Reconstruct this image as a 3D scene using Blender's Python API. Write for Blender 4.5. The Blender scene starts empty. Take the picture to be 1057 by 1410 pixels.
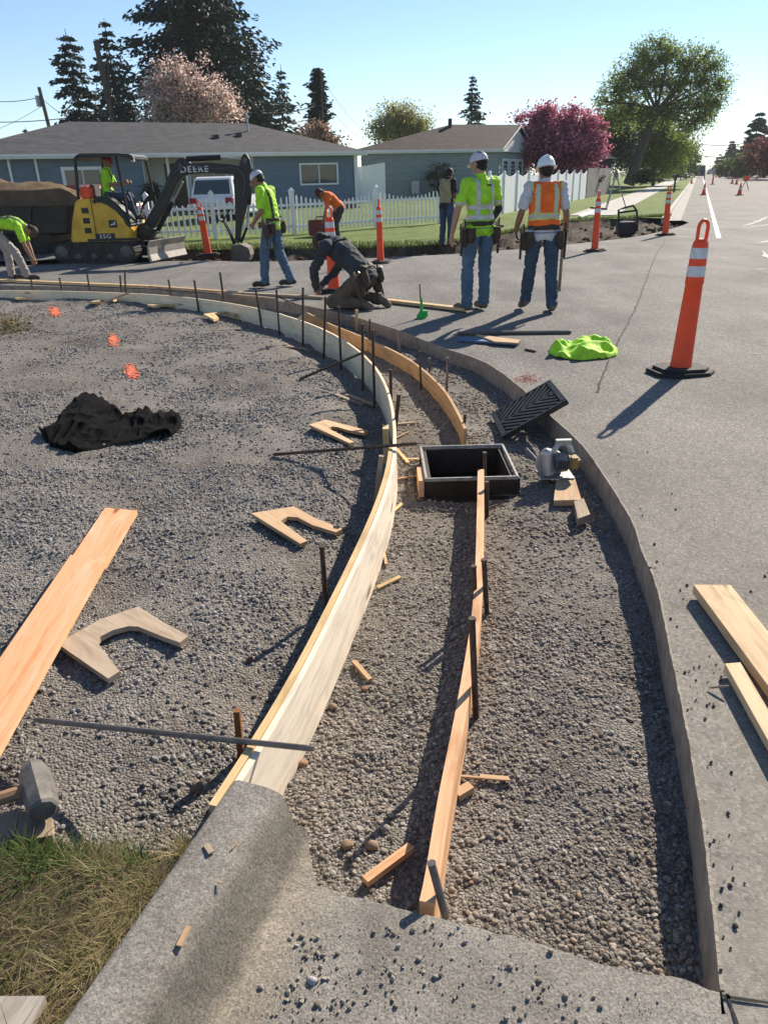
import bpy, bmesh, math, random
import numpy as np
from mathutils import Vector, Matrix, noise
R = math.radians
rnd = random.Random(7)
scene = bpy.context.scene
COL = scene.collection

# ---------------------------------------------------------------- camera
HC = 1.55
cam_d = bpy.data.cameras.new('camera'); cam = bpy.data.objects.new('camera', cam_d); COL.objects.link(cam)
cam_d.sensor_fit = 'VERTICAL'; cam_d.sensor_height = 36; cam_d.lens = 36 * 1018 / 1410
cam_d.clip_start = 0.05; cam_d.clip_end = 3000
PITCH, ROLL, FPX = R(24.3), R(1.6), 1018.0
_f = Vector((0, math.cos(PITCH), -math.sin(PITCH))); _r0 = Vector((1, 0, 0)); _u0 = _r0.cross(_f)
_r = _r0 * math.cos(ROLL) - _u0 * math.sin(ROLL); _u = _r.cross(_f)
CP = Vector((0, 0, HC))
cam.matrix_world = Matrix(((_r.x, _u.x, -_f.x, 0), (_r.y, _u.y, -_f.y, 0), (_r.z, _u.z, -_f.z, HC), (0, 0, 0, 1)))
scene.camera = cam
# ---------------------------------------------------------------- world, sun, exposure
SUN_AZ, SUN_EL = R(35), R(31)             # azimuth measured from +Y towards +X
world = bpy.data.worlds.new('World'); scene.world = world; world.use_nodes = True
wn = world.node_tree.nodes; wl = world.node_tree.links
bg = wn['Background']; sky = wn.new('ShaderNodeTexSky'); sky.sky_type = 'NISHITA'; sky.sun_disc = False
sky.sun_elevation = SUN_EL; sky.sun_rotation = SUN_AZ; sky.altitude = 1200; sky.air_density = 1.0; sky.dust_density = 0.0; sky.ozone_density = 3.0
wl.new(sky.outputs[0], bg.inputs[0]); bg.inputs[1].default_value = 0.086
sun_d = bpy.data.lights.new('sun', 'SUN'); sun_d.energy = 5.0; sun_d.angle = R(0.5); sun_d.color = (1, 0.89, 0.74)
sun = bpy.data.objects.new('sun', sun_d); COL.objects.link(sun)
_sd = Vector((math.sin(SUN_AZ) * math.cos(SUN_EL), math.cos(SUN_AZ) * math.cos(SUN_EL), math.sin(SUN_EL)))
sun.rotation_euler = _sd.to_track_quat('Z', 'Y').to_euler(); sun.location = (10, 15, 30)
scene.view_settings.view_transform = 'Standard'; scene.view_settings.look = 'None'
scene.view_settings.exposure = 0.85; scene.view_settings.gamma = 1; scene.view_settings.use_curve_mapping = False

# ---------------------------------------------------------------- photo pixel -> place
def ray(px, py): return _f + _r * ((px - 528.5) / FPX) - _u * ((py - 705) / FPX)
def P(px, py, z=0.0):
    d = ray(px, py); return CP + d * ((z - HC) / d.z)
def A(px, py, Y):
    d = ray(px, py); return CP + d * (Y / d.y)

# ---------------------------------------------------------------- materials
def _n(nt, t, **k):
    n = nt.nodes.new(t)
    for a, b in k.items(): setattr(n, a, b)
    return n
def ramp(nt, fac, stops):
    n = _n(nt, 'ShaderNodeValToRGB'); cr = n.color_ramp
    while len(cr.elements) < len(stops): cr.elements.new(0.5)
    for e, (p, c) in zip(cr.elements, stops):
        e.position = p; e.color = (*c, 1) if len(c) == 3 else c
    nt.links.new(fac, n.inputs[0]); return n.outputs[0]
def mapped(nt, coord='Object', scale=(1, 1, 1), rot=(0, 0, 0)):
    if coord == 'Position': o = _n(nt, 'ShaderNodeNewGeometry').outputs['Position']
    else: o = _n(nt, 'ShaderNodeTexCoord').outputs[coord]
    m = _n(nt, 'ShaderNodeMapping'); m.inputs['Scale'].default_value = scale; m.inputs['Rotation'].default_value = rot
    nt.links.new(o, m.inputs[0]); return m.outputs[0]
def noise_t(nt, vec, scale, detail=4, rough=0.6, dist=0.0):
    n = _n(nt, 'ShaderNodeTexNoise'); n.inputs['Scale'].default_value = scale; n.inputs['Detail'].default_value = detail
    n.inputs['Roughness'].default_value = rough; n.inputs['Distortion'].default_value = dist
    nt.links.new(vec, n.inputs['Vector']); return n.outputs['Fac']
def mixc(nt, a, b, fac, mode='MIX'):
    n = _n(nt, 'ShaderNodeMix', data_type='RGBA', blend_type=mode)
    for s, v in ((0, fac), (6, a), (7, b)):
        if hasattr(v, 'is_linked'): nt.links.new(v, n.inputs[s])
        elif s == 0: n.inputs[0].default_value = v
        else: n.inputs[s].default_value = (*v, 1)
    return n.outputs[2]
def bump(nt, bsdf, h, strength=0.4, dist=0.01, prev=None):
    b = _n(nt, 'ShaderNodeBump'); b.inputs['Strength'].default_value = strength; b.inputs['Distance'].default_value = dist
    nt.links.new(h, b.inputs['Height'])
    if prev: nt.links.new(prev, b.inputs['Normal'])
    nt.links.new(b.outputs[0], bsdf.inputs['Normal']); return b.outputs[0]
def newmat(name):
    m = bpy.data.materials.new(name); m.use_nodes = True; return m, m.node_tree, m.node_tree.nodes['Principled BSDF']
_mc = {}
def M(name, col, rough=0.7, var=0.25, scale=6, metal=0.0, bstr=0.15, bscale=None, spec=0.4, bdist=0.005, coord='Object', trans=0):
    """general painted / plastic / fabric material: colour broken up by noise, fine relief"""
    if name in _mc: return _mc[name]
    m, nt, b = newmat(name)
    v = mapped(nt, coord)
    n = noise_t(nt, v, scale, 5)
    lo = tuple(c * (1 - var) for c in col); hi = tuple(min(1, c * (1 + var * 0.6)) for c in col)
    nt.links.new(ramp(nt, n, [(0.3, lo), (0.7, hi)]), b.inputs['Base Color'])
    b.inputs['Roughness'].default_value = rough; b.inputs['Metallic'].default_value = metal
    b.inputs['Specular IOR Level'].default_value = spec
    if trans:
        b.inputs['Transmission Weight'].default_value = trans
    if bstr: bump(nt, b, noise_t(nt, v, bscale or scale * 12, 4), bstr, bdist)
    _mc[name] = m; return m
def wood(name, light, dark, grey=None, rough=0.75):
    """sawn timber: grain along the UV u axis, knots, stains"""
    if name in _mc: return _mc[name]
    m, nt, b = newmat(name)
    v = mapped(nt, 'UV', (1.2, 22, 1)); big = mapped(nt, 'UV', (2.2, 9, 1))
    g = noise_t(nt, v, 2.2, 6, 0.65, 1.4); st = noise_t(nt, big, 1.6, 4, 0.6, 0.8)
    c = ramp(nt, g, [(0.25, dark), (0.5, light), (0.85, tuple(min(1, x * 1.12) for x in light))])
    c = mixc(nt, c, grey or tuple(x * 0.75 for x in dark), ramp(nt, st, [(0.5, (0, 0, 0)), (0.72, (0.75, 0.75, 0.75))]))
    vo = _n(nt, 'ShaderNodeTexVoronoi'); vo.inputs['Scale'].default_value = 1.0
    nt.links.new(mapped(nt, 'UV', (1.3, 6, 1)), vo.inputs['Vector'])
    kn = ramp(nt, vo.outputs['Distance'], [(0.05, (1, 1, 1)), (0.11, (0, 0, 0))])
    c = mixc(nt, c, tuple(x * 0.45 for x in dark), kn)
    nt.links.new(c, b.inputs['Base Color']); b.inputs['Roughness'].default_value = rough
    b.inputs['Specular IOR Level'].default_value = 0.25
    bump(nt, b, g, 0.35, 0.002)
    _mc[name] = m; return m

# ---------------------------------------------------------------- mesh builder
class MB:
    def __init__(s): s.v = []; s.f = []; s.m = []; s.uv = []; s.mi = 0
    def face(s, idx, uv=None): s.f.append(tuple(idx)); s.m.append(s.mi); s.uv.append(uv)
    def box(s, c, size, rot=None, mi=None, taper=1.0):
        if mi is not None: s.mi = mi
        c = Vector(c); h = Vector(size) / 2; rot = rot or Matrix.Identity(3)
        i0 = len(s.v); L = max(range(3), key=lambda k: size[k])
        loc = []
        for sx, sy, sz in ((-1,-1,-1),(1,-1,-1),(1,1,-1),(-1,1,-1),(-1,-1,1),(1,-1,1),(1,1,1),(-1,1,1)):
            t = taper if sz > 0 else 1
            q = Vector((sx*h.x*t, sy*h.y*t, sz*h.z)); loc.append(q); s.v.append(c + rot @ q)
        off = (c.x * 3.1 + c.y * 1.7 + c.z * 2.3) % 7
        for k, fc in enumerate(((0,3,2,1),(4,5,6,7),(0,1,5,4),(1,2,6,5),(2,3,7,6),(3,0,4,7))):
            ax = [2,2,1,0,1,0][k]; oth = [a for a in (0,1,2) if a != ax]
            a = L if L in oth else oth[0]; b = [o for o in oth if o != a][0]
            s.face([i0 + j for j in fc], [(loc[j][a] + off, loc[j][b] + off * 0.37 + k * 0.21) for j in fc])
        return s
    def bar(s, a, b, w, h, up=(0, 0, 1), mi=None):
        a = Vector(a); b = Vector(b); x = (b - a); L = x.length; x.normalize()
        y = Vector(up).cross(x)
        if y.length < 1e-4: y = Vector((0, 1, 0)).cross(x)
        y.normalize(); z = x.cross(y)
        return s.box((a + b) / 2, (L, w, h), Matrix((x, y, z)).transposed(), mi)
    def tube(s, pts, rad, n=10, mi=None, cap=True, sx=1.0):
        if mi is not None: s.mi = mi
        pts = [Vector(p) for p in pts]; N = len(pts)
        if not hasattr(rad, '__len__'): rad = [rad] * N
        i0 = len(s.v); prev = None
        for k, p in enumerate(pts):
            t = (pts[min(k + 1, N - 1)] - pts[max(k - 1, 0)]).normalized()
            if prev is None:
                a = Vector((0, 0, 1)) if abs(t.z) < 0.9 else Vector((1, 0, 0)); x = a.cross(t).normalized()
            else: x = (prev - t * prev.dot(t)).normalized()
            prev = x; y = t.cross(x)
            for j in range(n):
                an = 2 * math.pi * j / n; s.v.append(p + (x * math.cos(an) * sx + y * math.sin(an)) * rad[k])
        for k in range(N - 1):
            for j in range(n):
                j2 = (j + 1) % n; q = (i0+k*n+j, i0+k*n+j2, i0+(k+1)*n+j2, i0+(k+1)*n+j)
                s.face(q, [(k, j/n), (k, (j+1)/n), (k+1, (j+1)/n), (k+1, j/n)])
        if cap:
            s.face([i0 + j for j in range(n)][::-1]); s.face([i0 + (N-1)*n + j for j in range(n)])
        return s
    def prism(s, poly, o, ax, ay, n, t, mi=None):
        """poly of 2D points in plane (o, ax, ay) extruded along n by t"""
        if mi is not None: s.mi = mi
        o = Vector(o); ax = Vector(ax); ay = Vector(ay); n = Vector(n); i0 = len(s.v); N = len(poly)
        for d in (0, t):
            for (a, b) in poly: s.v.append(o + ax * a + ay * b + n * d)
        s.face([i0 + k for k in range(N)][::-1], [(poly[k][0], poly[k][1]) for k in range(N)][::-1])
        s.face([i0 + N + k for k in range(N)], [(poly[k][0], poly[k][1]) for k in range(N)])
        acc = 0
        for k in range(N):
            k2 = (k + 1) % N; L = math.dist(poly[k], poly[k2])
            s.face((i0+k, i0+k2, i0+N+k2, i0+N+k), [(acc, 0), (acc+L, 0), (acc+L, abs(t)), (acc, abs(t))]); acc += L
        return s
    def slab(s, pts, t, mi=None):
        """closed outline of 3D points (top face), thickness t downward"""
        if mi is not None: s.mi = mi
        i0 = len(s.v); N = len(pts); pts = [Vector(p) for p in pts]
        d = max(((pts[(k+1) % N] - pts[k]) for k in range(N)), key=lambda q: q.length).normalized(); e = Vector((-d.y, d.x, 0))
        uv = [(p.dot(d), p.dot(e)) for p in pts]
        for p in pts: s.v.append(p)
        for p in pts: s.v.append(p - Vector((0, 0, t)))
        s.face([i0 + k for k in range(N)], uv); s.face([i0 + N + k for k in range(N)][::-1], uv[::-1])
        acc = 0
        for k in range(N):
            k2 = (k + 1) % N; L = (pts[k2] - pts[k]).length
            s.face((i0+k, i0+N+k, i0+N+k2, i0+k2), [(acc, 0), (acc, t), (acc+L, t), (acc+L, 0)]); acc += L
        return s
    def ribbon(s, top, zb, thick, side, mi=None, u0=0, wob=0.0):
        """upright board following the polyline top (3D) down to height zb; thickness to the given side"""
        if mi is not None: s.mi = mi
        top = [Vector(p) for p in top]; N = len(top); i0 = len(s.v); u = u0; us = []
        for k, p in enumerate(top):
            t = (top[min(k+1, N-1)] - top[max(k-1, 0)]); t.z = 0; t.normalize()
            n = Vector((t.y, -t.x, 0)) * side
            if k: u += (p - top[k-1]).length
            us.append(u); z0 = zb if not callable(zb) else zb(p)
            for q in (p, p + n * thick, Vector((p.x, p.y, z0)) + n * thick, Vector((p.x, p.y, z0))): s.v.append(q)
        for k in range(N - 1):
            a, b = i0 + 4*k, i0 + 4*(k+1)
            for e in range(4):
                e2 = (e+1) % 4; v0 = [0, thick, thick+.2, 2*thick+.2][e]; v1 = [thick, thick+.2, 2*thick+.2, 2*thick+.4][e]
                q = (a+e, a+e2, b+e2, b+e); uv = [(us[k], v0), (us[k], v1), (us[k+1], v1), (us[k+1], v0)]
                s.face(q, uv)
        s.face((i0, i0+3, i0+2, i0+1), [(0, 0), (0, .2), (.04, .2), (.04, 0)])
        j = i0 + 4*(N-1); s.face((j, j+1, j+2, j+3), [(0, 0), (0, .04), (.2, .04), (.2, 0)])
        return s
    def lathe(s, prof, c=(0, 0, 0), n=24, mi=None, sx=1, sy=1, rot=None):
        if mi is not None: s.mi = mi
        c = Vector(c); i0 = len(s.v); rot = rot or Matrix.Identity(3)
        for r, z in prof:
            for j in range(n):
                a = 2*math.pi*j/n; s.v.append(c + rot @ Vector((r*math.cos(a)*sx, r*math.sin(a)*sy, z)))
        for k in range(len(prof)-1):
            for j in range(n):
                j2 = (j+1) % n; s.face((i0+k*n+j, i0+k*n+j2, i0+(k+1)*n+j2, i0+(k+1)*n+j))
        if prof[0][0] > 1e-5: s.face([i0+j for j in range(n)][::-1])
        if prof[-1][0] > 1e-5: s.face([i0+(len(prof)-1)*n+j for j in range(n)])
        return s
    def ell(s, c, r, rot=None, n=12, mi=None):
        prof = [(max(1e-6, math.sin(math.pi*k/n)), -math.cos(math.pi*k/n)) for k in range(n+1)]
        rot = rot or Matrix.Identity(3); D = Matrix.Diagonal(Vector(r))
        return s.lathe(prof, c, n + 4, mi, rot=rot @ D)
    def mesh(s, name, org=Vector((0, 0, 0)), smooth=False, bevel=0):
        me = bpy.data.meshes.new(name); me.from_pydata([tuple(Vector(p) - org) for p in s.v], [], s.f)
        me.polygons.foreach_set('material_index', s.m)
        if any(s.uv):
            uvl = me.uv_layers.new(name='UVMap'); d = []
            for fc, u in zip(s.f, s.uv):
                d += [c for k in range(len(fc)) for c in (u[k] if u else (0, 0))]
            uvl.data.foreach_set('uv', d)
        bm = bmesh.new(); bm.from_mesh(me); bmesh.ops.recalc_face_normals(bm, faces=bm.faces)
        if bevel:
            ed = [e for e in bm.edges if len(e.link_faces) == 2 and e.calc_face_angle(0) > 0.6]
            bmesh.ops.bevel(bm, geom=ed, offset=bevel, segments=2, affect='EDGES', clamp_overlap=True)
        bm.to_mesh(me); bm.free()
        if smooth:
            me.polygons.foreach_set('use_smooth', [True] * len(me.polygons))
            me.set_sharp_from_angle(angle=R(42))
        me.update(); return me

def link(name, me, mats, parent=None, loc=None):
    o = bpy.data.objects.new(name, me)
    if not hasattr(mats, '__len__'): mats = [mats]
    if not me.materials:
        for m in mats: me.materials.append(m)
    if parent: o.parent = parent
    if loc is not None: o.location = loc
    COL.objects.link(o); return o
def obj(name, mb, mats, parent=None, org=None, smooth=False, bevel=0, local=False, label=None, stuff=False):
    """links a builder as one mesh; world-space vertices become local to the parent's base unless local=True"""
    if org is None: org = Vector(parent['_o']) if (parent is not None and not local and '_o' in parent) else Vector((0, 0, 0))
    o = link(name, mb.mesh(name, Vector(org), smooth, bevel), mats, parent)
    if parent is None: o.location = org
    else: o['_o'] = tuple(org)
    if label: o['label'] = label
    if stuff: o['kind'] = 'stuff'
    return o
def tag(o, label=None, cat=None, group=None, kind=None):
    if label: o['label'] = label
    if cat: o['category'] = cat
    if group: o['group'] = group
    if kind: o['kind'] = kind
    return o
def thing(name, label, cat, loc=(0, 0, 0), rz=0, group=None):
    o = bpy.data.objects.new(name, None); COL.objects.link(o); o.location = loc; o.rotation_euler = (0, 0, rz)
    o['_o'] = tuple(loc); return tag(o, label, cat, group)
def solo(name, mb, mats, label, cat, group=None, org=None, smooth=False, bevel=0):
    if org is None:
        n = len(mb.v); org = Vector((sum(p[0] for p in mb.v)/n, sum(p[1] for p in mb.v)/n, min(p[2] for p in mb.v)))
    return tag(obj(name, mb, mats, None, org, smooth, bevel), label, cat, group)
def struct(name, mb, mats, parent=None, smooth=False):
    o = obj(name, mb, mats, parent, smooth=smooth)
    if not parent: o['kind'] = 'structure'
    return o
def dup(root, loc, rz=None, label=None, group=None, rot=None, scale=None):
    def cp(o, par):
        c = o.copy(); COL.objects.link(c)
        if par: c.parent = par
        for ch in o.children: cp(ch, c)
        return c
    r = cp(root, None); r.location = loc
    if rz is not None: r.rotation_euler = (0, 0, rz)
    if rot is not None: r.rotation_euler = rot
    if scale: r.scale = scale
    if label: r['label'] = label
    if group: r['group'] = group
    return r
def spline(pts, n):
    """dense points through control points (Catmull-Rom)"""
    pts = [Vector(p) for p in pts]; out = []; Q = [2*pts[0]-pts[1]] + pts + [2*pts[-1]-pts[-2]]
    for k in range(1, len(Q) - 2):
        a, b, c, d = Q[k-1:k+3]
        for j in range(n):
            t = j / n
            out.append(0.5*((2*b) + (c-a)*t + (2*a-5*b+4*c-d)*t*t + (3*b-a-3*c+d)*t**3))
    out.append(pts[-1]); return out
def text_mesh(txt, size, depth=0.002):
    cu = bpy.data.curves.new('lettering', 'FONT'); cu.body = txt; cu.size = size; cu.space_character = 1.18; cu.extrude = depth
    cu.align_x = 'CENTER'; cu.align_y = 'CENTER'
    o = bpy.data.objects.new('lettering', cu); COL.objects.link(o)
    bpy.context.view_layer.update()
    me = bpy.data.meshes.new_from_object(o.evaluated_get(bpy.context.evaluated_depsgraph_get()))
    bpy.data.objects.remove(o); return me

# ================================================================ GROUND
# key curves, laid out on the ground
RE = spline([P(*p) for p in ((1000,1400),(993,1364),(972,1175),(951,1037),(926,912),(903,806),(884,760),(867,713),(829,652),(799,611),(758,573),(719,536),(669,500),(608,478),(540,452),(455,428),(368,412),(311,406),(175,398),(83,394.5),(0,393),(-120,393),(-400,398))], 6)
ZW = 0.12
WBp = [(298,1110),(358,1021),(409,940),(437,873),(479,793),(505,737),(524,695),(537,653),(545,618),(542,586),(540,550),(529,518),(513,496),(487,473),(455,454),(417,438),(368,425.5),(320,415),(242,405),(175,401.5),(83,399),(0,398.3),(-120,399),(-300,403)]
_wc = [P(x, y, ZW) for x, y in WBp]
_wd = spline(_wc, 5)
for _ in range(60): _wd = [_wd[0]] + [_wd[k]*.5 + (_wd[k-1]+_wd[k+1])*.25 for k in range(1, len(_wd)-1)] + [_wd[-1]]
WB = _wd
FLOOR = -0.15
_WB = np.array([(p.x, p.y) for p in WB])[::2]
def wb_sd(x, y):
    """distance to the white form; negative on the lot side (left)"""
    x = np.asarray(x, float); y = np.asarray(y, float); best = np.full(x.shape, 1e9); sg = np.zeros(x.shape)
    for (ax, ay), (bx, by) in zip(_WB[:-1], _WB[1:]):
        dx, dy = bx-ax, by-ay; t = np.clip(((x-ax)*dx + (y-ay)*dy) / (dx*dx+dy*dy), 0, 1)
        qx, qy = x-ax-t*dx, y-ay-t*dy; d = np.hypot(qx, qy); c = dx*qy - dy*qx
        k = d < best; best = np.where(k, d, best); sg = np.where(k, np.where(c > 0, -1, 1), sg)
    return best * sg
def vnoise(x, y, s, seed=0):
    """cheap smooth value noise in numpy"""
    x = x*s + seed*17.3; y = y*s + seed*7.7; xi = np.floor(x).astype(np.int64); yi = np.floor(y).astype(np.int64)
    fx = x-xi; fy = y-yi; fx = fx*fx*(3-2*fx); fy = fy*fy*(3-2*fy)
    def h(a, b):
        q = (a*374761393 + b*668265263) & 0x7fffffff; q = ((q ^ (q >> 13)) * 1274126177) & 0x7fffffff
        return ((q ^ (q >> 16)) & 0xffff) / 65535.0
    return (h(xi,yi)*(1-fx)+h(xi+1,yi)*fx)*(1-fy) + (h(xi,yi+1)*(1-fx)+h(xi+1,yi+1)*fx)*fy
def bed(x, y, fine=True):
    x = np.asarray(x, float); y = np.asarray(y, float); d = wb_sd(x, y)
    lot = -0.015 + 0.010*np.clip((y-8.6)/2.4, 0, 1) - (0.13 - 0.125*np.clip((y-8.6)/2.4, 0, 1))*np.exp(-(np.maximum(-d, 0)/0.34)**2)
    tr = FLOOR + 0*x
    w = np.clip((d - 0.10*np.clip((y-5)/4, 0, 1))/0.04 + 0.5, 0, 1)
    z = lot*(1-w) + tr*w
    z = z + (vnoise(x, y, 1.6, 1)-0.5)*0.035 + (vnoise(x, y, 5, 2)-0.5)*0.020*(1 + 0.6*(1-w)) + (vnoise(x, y, 11, 6)-0.5)*0.010
    if fine: z = z + (vnoise(x, y, 24, 3)-0.5)*0.007 + (vnoise(x, y, 60, 4)-0.5)*0.004
    return z
def zb(x, y): return float(bed(np.array([x]), np.array([y]), False)[0])
def L(px, py, dz=0.0):
    """point on the gravel under a photo pixel"""
    z = -0.05
    for _ in range(6): p = P(px, py, z); z = zb(p.x, p.y)
    return Vector((p.x, p.y, z + dz))

# gravel material
def gravel_mat(name, dark, mid, light, scale):
    m, nt, b = newmat(name); v = mapped(nt, 'Position')
    vo = _n(nt, 'ShaderNodeTexVoronoi'); vo.inputs['Scale'].default_value = scale; nt.links.new(v, vo.inputs['Vector'])
    c1 = ramp(nt, noise_t(nt, v, scale*0.8, 6, 0.7), [(0.3, dark), (0.5, mid), (0.75, light)])
    sep = _n(nt, 'ShaderNodeSeparateColor'); nt.links.new(vo.outputs['Color'], sep.inputs[0])
    c2 = ramp(nt, sep.outputs[0], [(0, dark), (0.6, mid), (1, light)])
    c = mixc(nt, c1, c2, 0.55)
    big = ramp(nt, noise_t(nt, v, 1.1, 5, 0.6, 0.5), [(0.3, (0.68, 0.63, 0.58)), (0.5, (.98, .96, .94)), (0.7, (1.15, 1.15, 1.16))])
    c = mixc(nt, c, big, 1.0, 'MULTIPLY')
    nt.links.new(c, b.inputs['Base Color']); b.inputs['Roughness'].default_value = 0.9; b.inputs['Specular IOR Level'].default_value = 0.2
    vd = _n(nt, 'ShaderNodeMath', operation='MULTIPLY'); vd.inputs[1].default_value = -1; nt.links.new(vo.outputs['Distance'], vd.inputs[0])
    p = bump(nt, b, vd.outputs[0], 1.0, 0.010)
    bump(nt, b, noise_t(nt, v, 260, 4, 0.7), 0.7, 0.003, p)
    return m
m_gravel = gravel_mat('gravel bed', (0.09, 0.083, 0.074), (0.22, 0.203, 0.183), (0.39, 0.365, 0.335), 110)
# heightfield of the lot and the trench, finer close to the camera
def grid_mesh(xs, ys, zf):
    X, Y = np.meshgrid(xs, ys); Z = zf(X, Y); n, mm = X.shape
    v = np.stack([X, Y, Z], -1).reshape(-1, 3)
    i = np.arange(n*mm).reshape(n, mm); q = np.stack([i[:-1,:-1], i[:-1,1:], i[1:,1:], i[1:,:-1]], -1).reshape(-1, 4)
    return v, q
def np_obj(name, v, f, mats, parent=None, smooth=True, kind=None, midx=None):
    me = bpy.data.meshes.new(name); k = f.shape[1]
    me.vertices.add(len(v)); me.vertices.foreach_set('co', np.asarray(v, np.float32).ravel())
    me.loops.add(f.size); me.loops.foreach_set('vertex_index', np.asarray(f, np.int32).ravel())
    me.polygons.add(len(f)); me.polygons.foreach_set('loop_start', np.arange(0, f.size, k, dtype=np.int32))
    me.polygons.foreach_set('loop_total', np.full(len(f), k, np.int32))
    if midx is not None: me.polygons.foreach_set('material_index', np.asarray(midx, np.int32))
    if smooth: me.polygons.foreach_set('use_smooth', np.ones(len(f), bool))
    me.update(calc_edges=True); me.validate()
    o = link(name, me, mats, parent)
    if kind: o['kind'] = kind
    return o
xs = np.concatenate([np.arange(-14, -6, 0.25), np.arange(-6, -2.2, 0.06), np.arange(-2.2, 2.4, 0.025)])
ys = np.concatenate([np.arange(0.6, 3.6, 0.025), np.arange(3.6, 7, 0.04), np.arange(7, 15.6, 0.09)])
v, f = grid_mesh(xs, ys, bed)
_c = v[f].mean(1)
pit = lambda x, y: (x > 0.252) & (x < 0.768) & (y > 3.96) & (y < 4.505)
f = f[~pit(_c[:, 0], _c[:, 1])]
bed_o = np_obj('gravel_ground', v, f, m_gravel, kind='structure')

# asphalt
def asphalt_mat():
    m, nt, b = newmat('worn asphalt'); v = mapped(nt, 'Position')
    vo = _n(nt, 'ShaderNodeTexVoronoi'); vo.inputs['Scale'].default_value = 120; nt.links.new(v, vo.inputs['Vector'])
    sep = _n(nt, 'ShaderNodeSeparateColor'); nt.links.new(vo.outputs['Color'], sep.inputs[0])
    c = ramp(nt, sep.outputs[1], [(0, (0.06, 0.058, 0.056)), (0.3, (0.13, 0.126, 0.12)), (0.75, (0.195, 0.19, 0.18)), (1, (0.33, 0.32, 0.30))])
    n1 = noise_t(nt, v, 0.7, 5, 0.6, 0.6); n2 = noise_t(nt, mapped(nt, 'Position', (1, 0.25, 1), (0, 0, R(-22))), 1.4, 4)
    c = mixc(nt, c, ramp(nt, n1, [(0.3, (0.72, 0.72, 0.73)), (0.7, (1.2, 1.18, 1.14))]), 1.0, 'MULTIPLY')
    c = mixc(nt, c, ramp(nt, n2, [(0.35, (0.80, 0.80, 0.80)), (0.65, (1.14, 1.13, 1.12))]), 1.0, 'MULTIPLY')
    # pale concrete dust spilled beside the cut, and chalky smears further up the road
    geo = _n(nt, 'ShaderNodeNewGeometry'); sx = _n(nt, 'ShaderNodeSeparateXYZ'); nt.links.new(geo.outputs['Position'], sx.inputs[0])
    fy = ramp(nt, sx.outputs[1], [(0.0, (1, 1, 1)), (1.0, (0, 0, 0))])
    my = _n(nt, 'ShaderNodeMapRange'); my.inputs[1].default_value = 0; my.inputs[2].default_value = 6.5; my.inputs[3].default_value = 0.95; my.inputs[4].default_value = 0
    nt.links.new(sx.outputs[1], my.inputs[0])
    dust = _n(nt, 'ShaderNodeMath', operation='MULTIPLY'); nt.links.new(my.outputs[0], dust.inputs[0])
    nt.links.new(ramp(nt, noise_t(nt, v, 9, 6, 0.75), [(0.3, (0.35,)*3), (0.7, (1,)*3)]), dust.inputs[1])
    c = mixc(nt, c, (0.34, 0.305, 0.255), dust.outputs[0])
    nt.links.new(c, b.inputs['Base Color']); b.inputs['Roughness'].default_value = 0.88; b.inputs['Specular IOR Level'].default_value = 0.22
    p = bump(nt, b, noise_t(nt, v, 240, 4, 0.75), 0.6, 0.004)
    bump(nt, b, noise_t(nt, v, 45, 5, 0.7), 0.25, 0.006, p)
    return m
m_asph = asphalt_mat()
# far edge of the cross street, then up the left kerb of the main road
FE = spline([P(*p) for p in ((-900,372),(-200,367),(0,365),(100,362),(278,359),(345,360.5),(440,358),(520,355),(620,350),(700,344),(787,336),(880,325),(930,313),(948,306.5))], 5)
D = Vector((0.372, 0.928, 0)); Nn = Vector((0.928, -0.372, 0))
kerb0 = P(921, 298); kerbline = [kerb0 + D * t for t in (0, 5, 15, 40, 100, 200, 420, 900)]
mb = MB()
road_out = [p.copy() for p in RE[1:]] + [P(-400,398)+Vector((-60,6,0))] + [Vector((-90, 40, 0))] + [Vector((-90, FE[0].y+2, 0))] + FE + kerbline
right = [k + Nn * 17 for k in (kerbline[-1], kerbline[0])]
RIGHT0 = kerb0 + Nn * 17
road_out += [kerbline[-1] + Nn*17, RIGHT0, RIGHT0 - D*60, Vector((1.2, -30, 0)), Vector((0.60, 0.93, 0))]
def fill(mb, pts, mi=0):
    """triangulated flat polygon"""
    from mathutils.geometry import tessellate_polygon
    i0 = len(mb.v); mb.v += [Vector(p) for p in pts]; mb.mi = mi
    for t in tessellate_polygon([[Vector((p[0], p[1], 0)) for p in pts]]): mb.face([i0+k for k in t])
fill(mb, road_out)
road = struct('road', mb, m_asph)
# cut face of the pavement along the trench
m_cut = M('cut pavement face', (0.30, 0.265, 0.215), 0.9, 0.35, 14, bstr=0.6, bscale=60, bdist=0.01, coord='Position')
mb = MB(); pts = []
_re = RE[6:]
for k, p in enumerate(_re):
    w = 0.003 * noise.noise(p * 9) + 0.002*noise.noise(p*31)
    pts.append(Vector((p.x - abs(w) - 0.002, p.y, 0.0025 + 0.003*noise.noise(p*13))))
dense = spline(pts, 3); dense = [q + Vector((0.0025*noise.noise(q*47), 0.0025*noise.noise(q*47+Vector((5,5,5))), 0.002*noise.noise(q*60))) for q in dense]
mb.ribbon(dense, -0.24, 0.008, 1)
struct('pavement_edge', mb, m_cut)
# base sheet reaching the horizon
m_base = M('far ground', (0.10, 0.12, 0.06), 0.95, 0.35, 0.3, bstr=0.2, coord='Position')
mb = MB(); mb.v = [Vector(p) for p in ((-1500,-300,-.4),(1500,-300,-.4),(1500,2200,-.4),(-1500,2200,-.4))]; mb.face((0,1,2,3)); struct('ground', mb, m_base)
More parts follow.
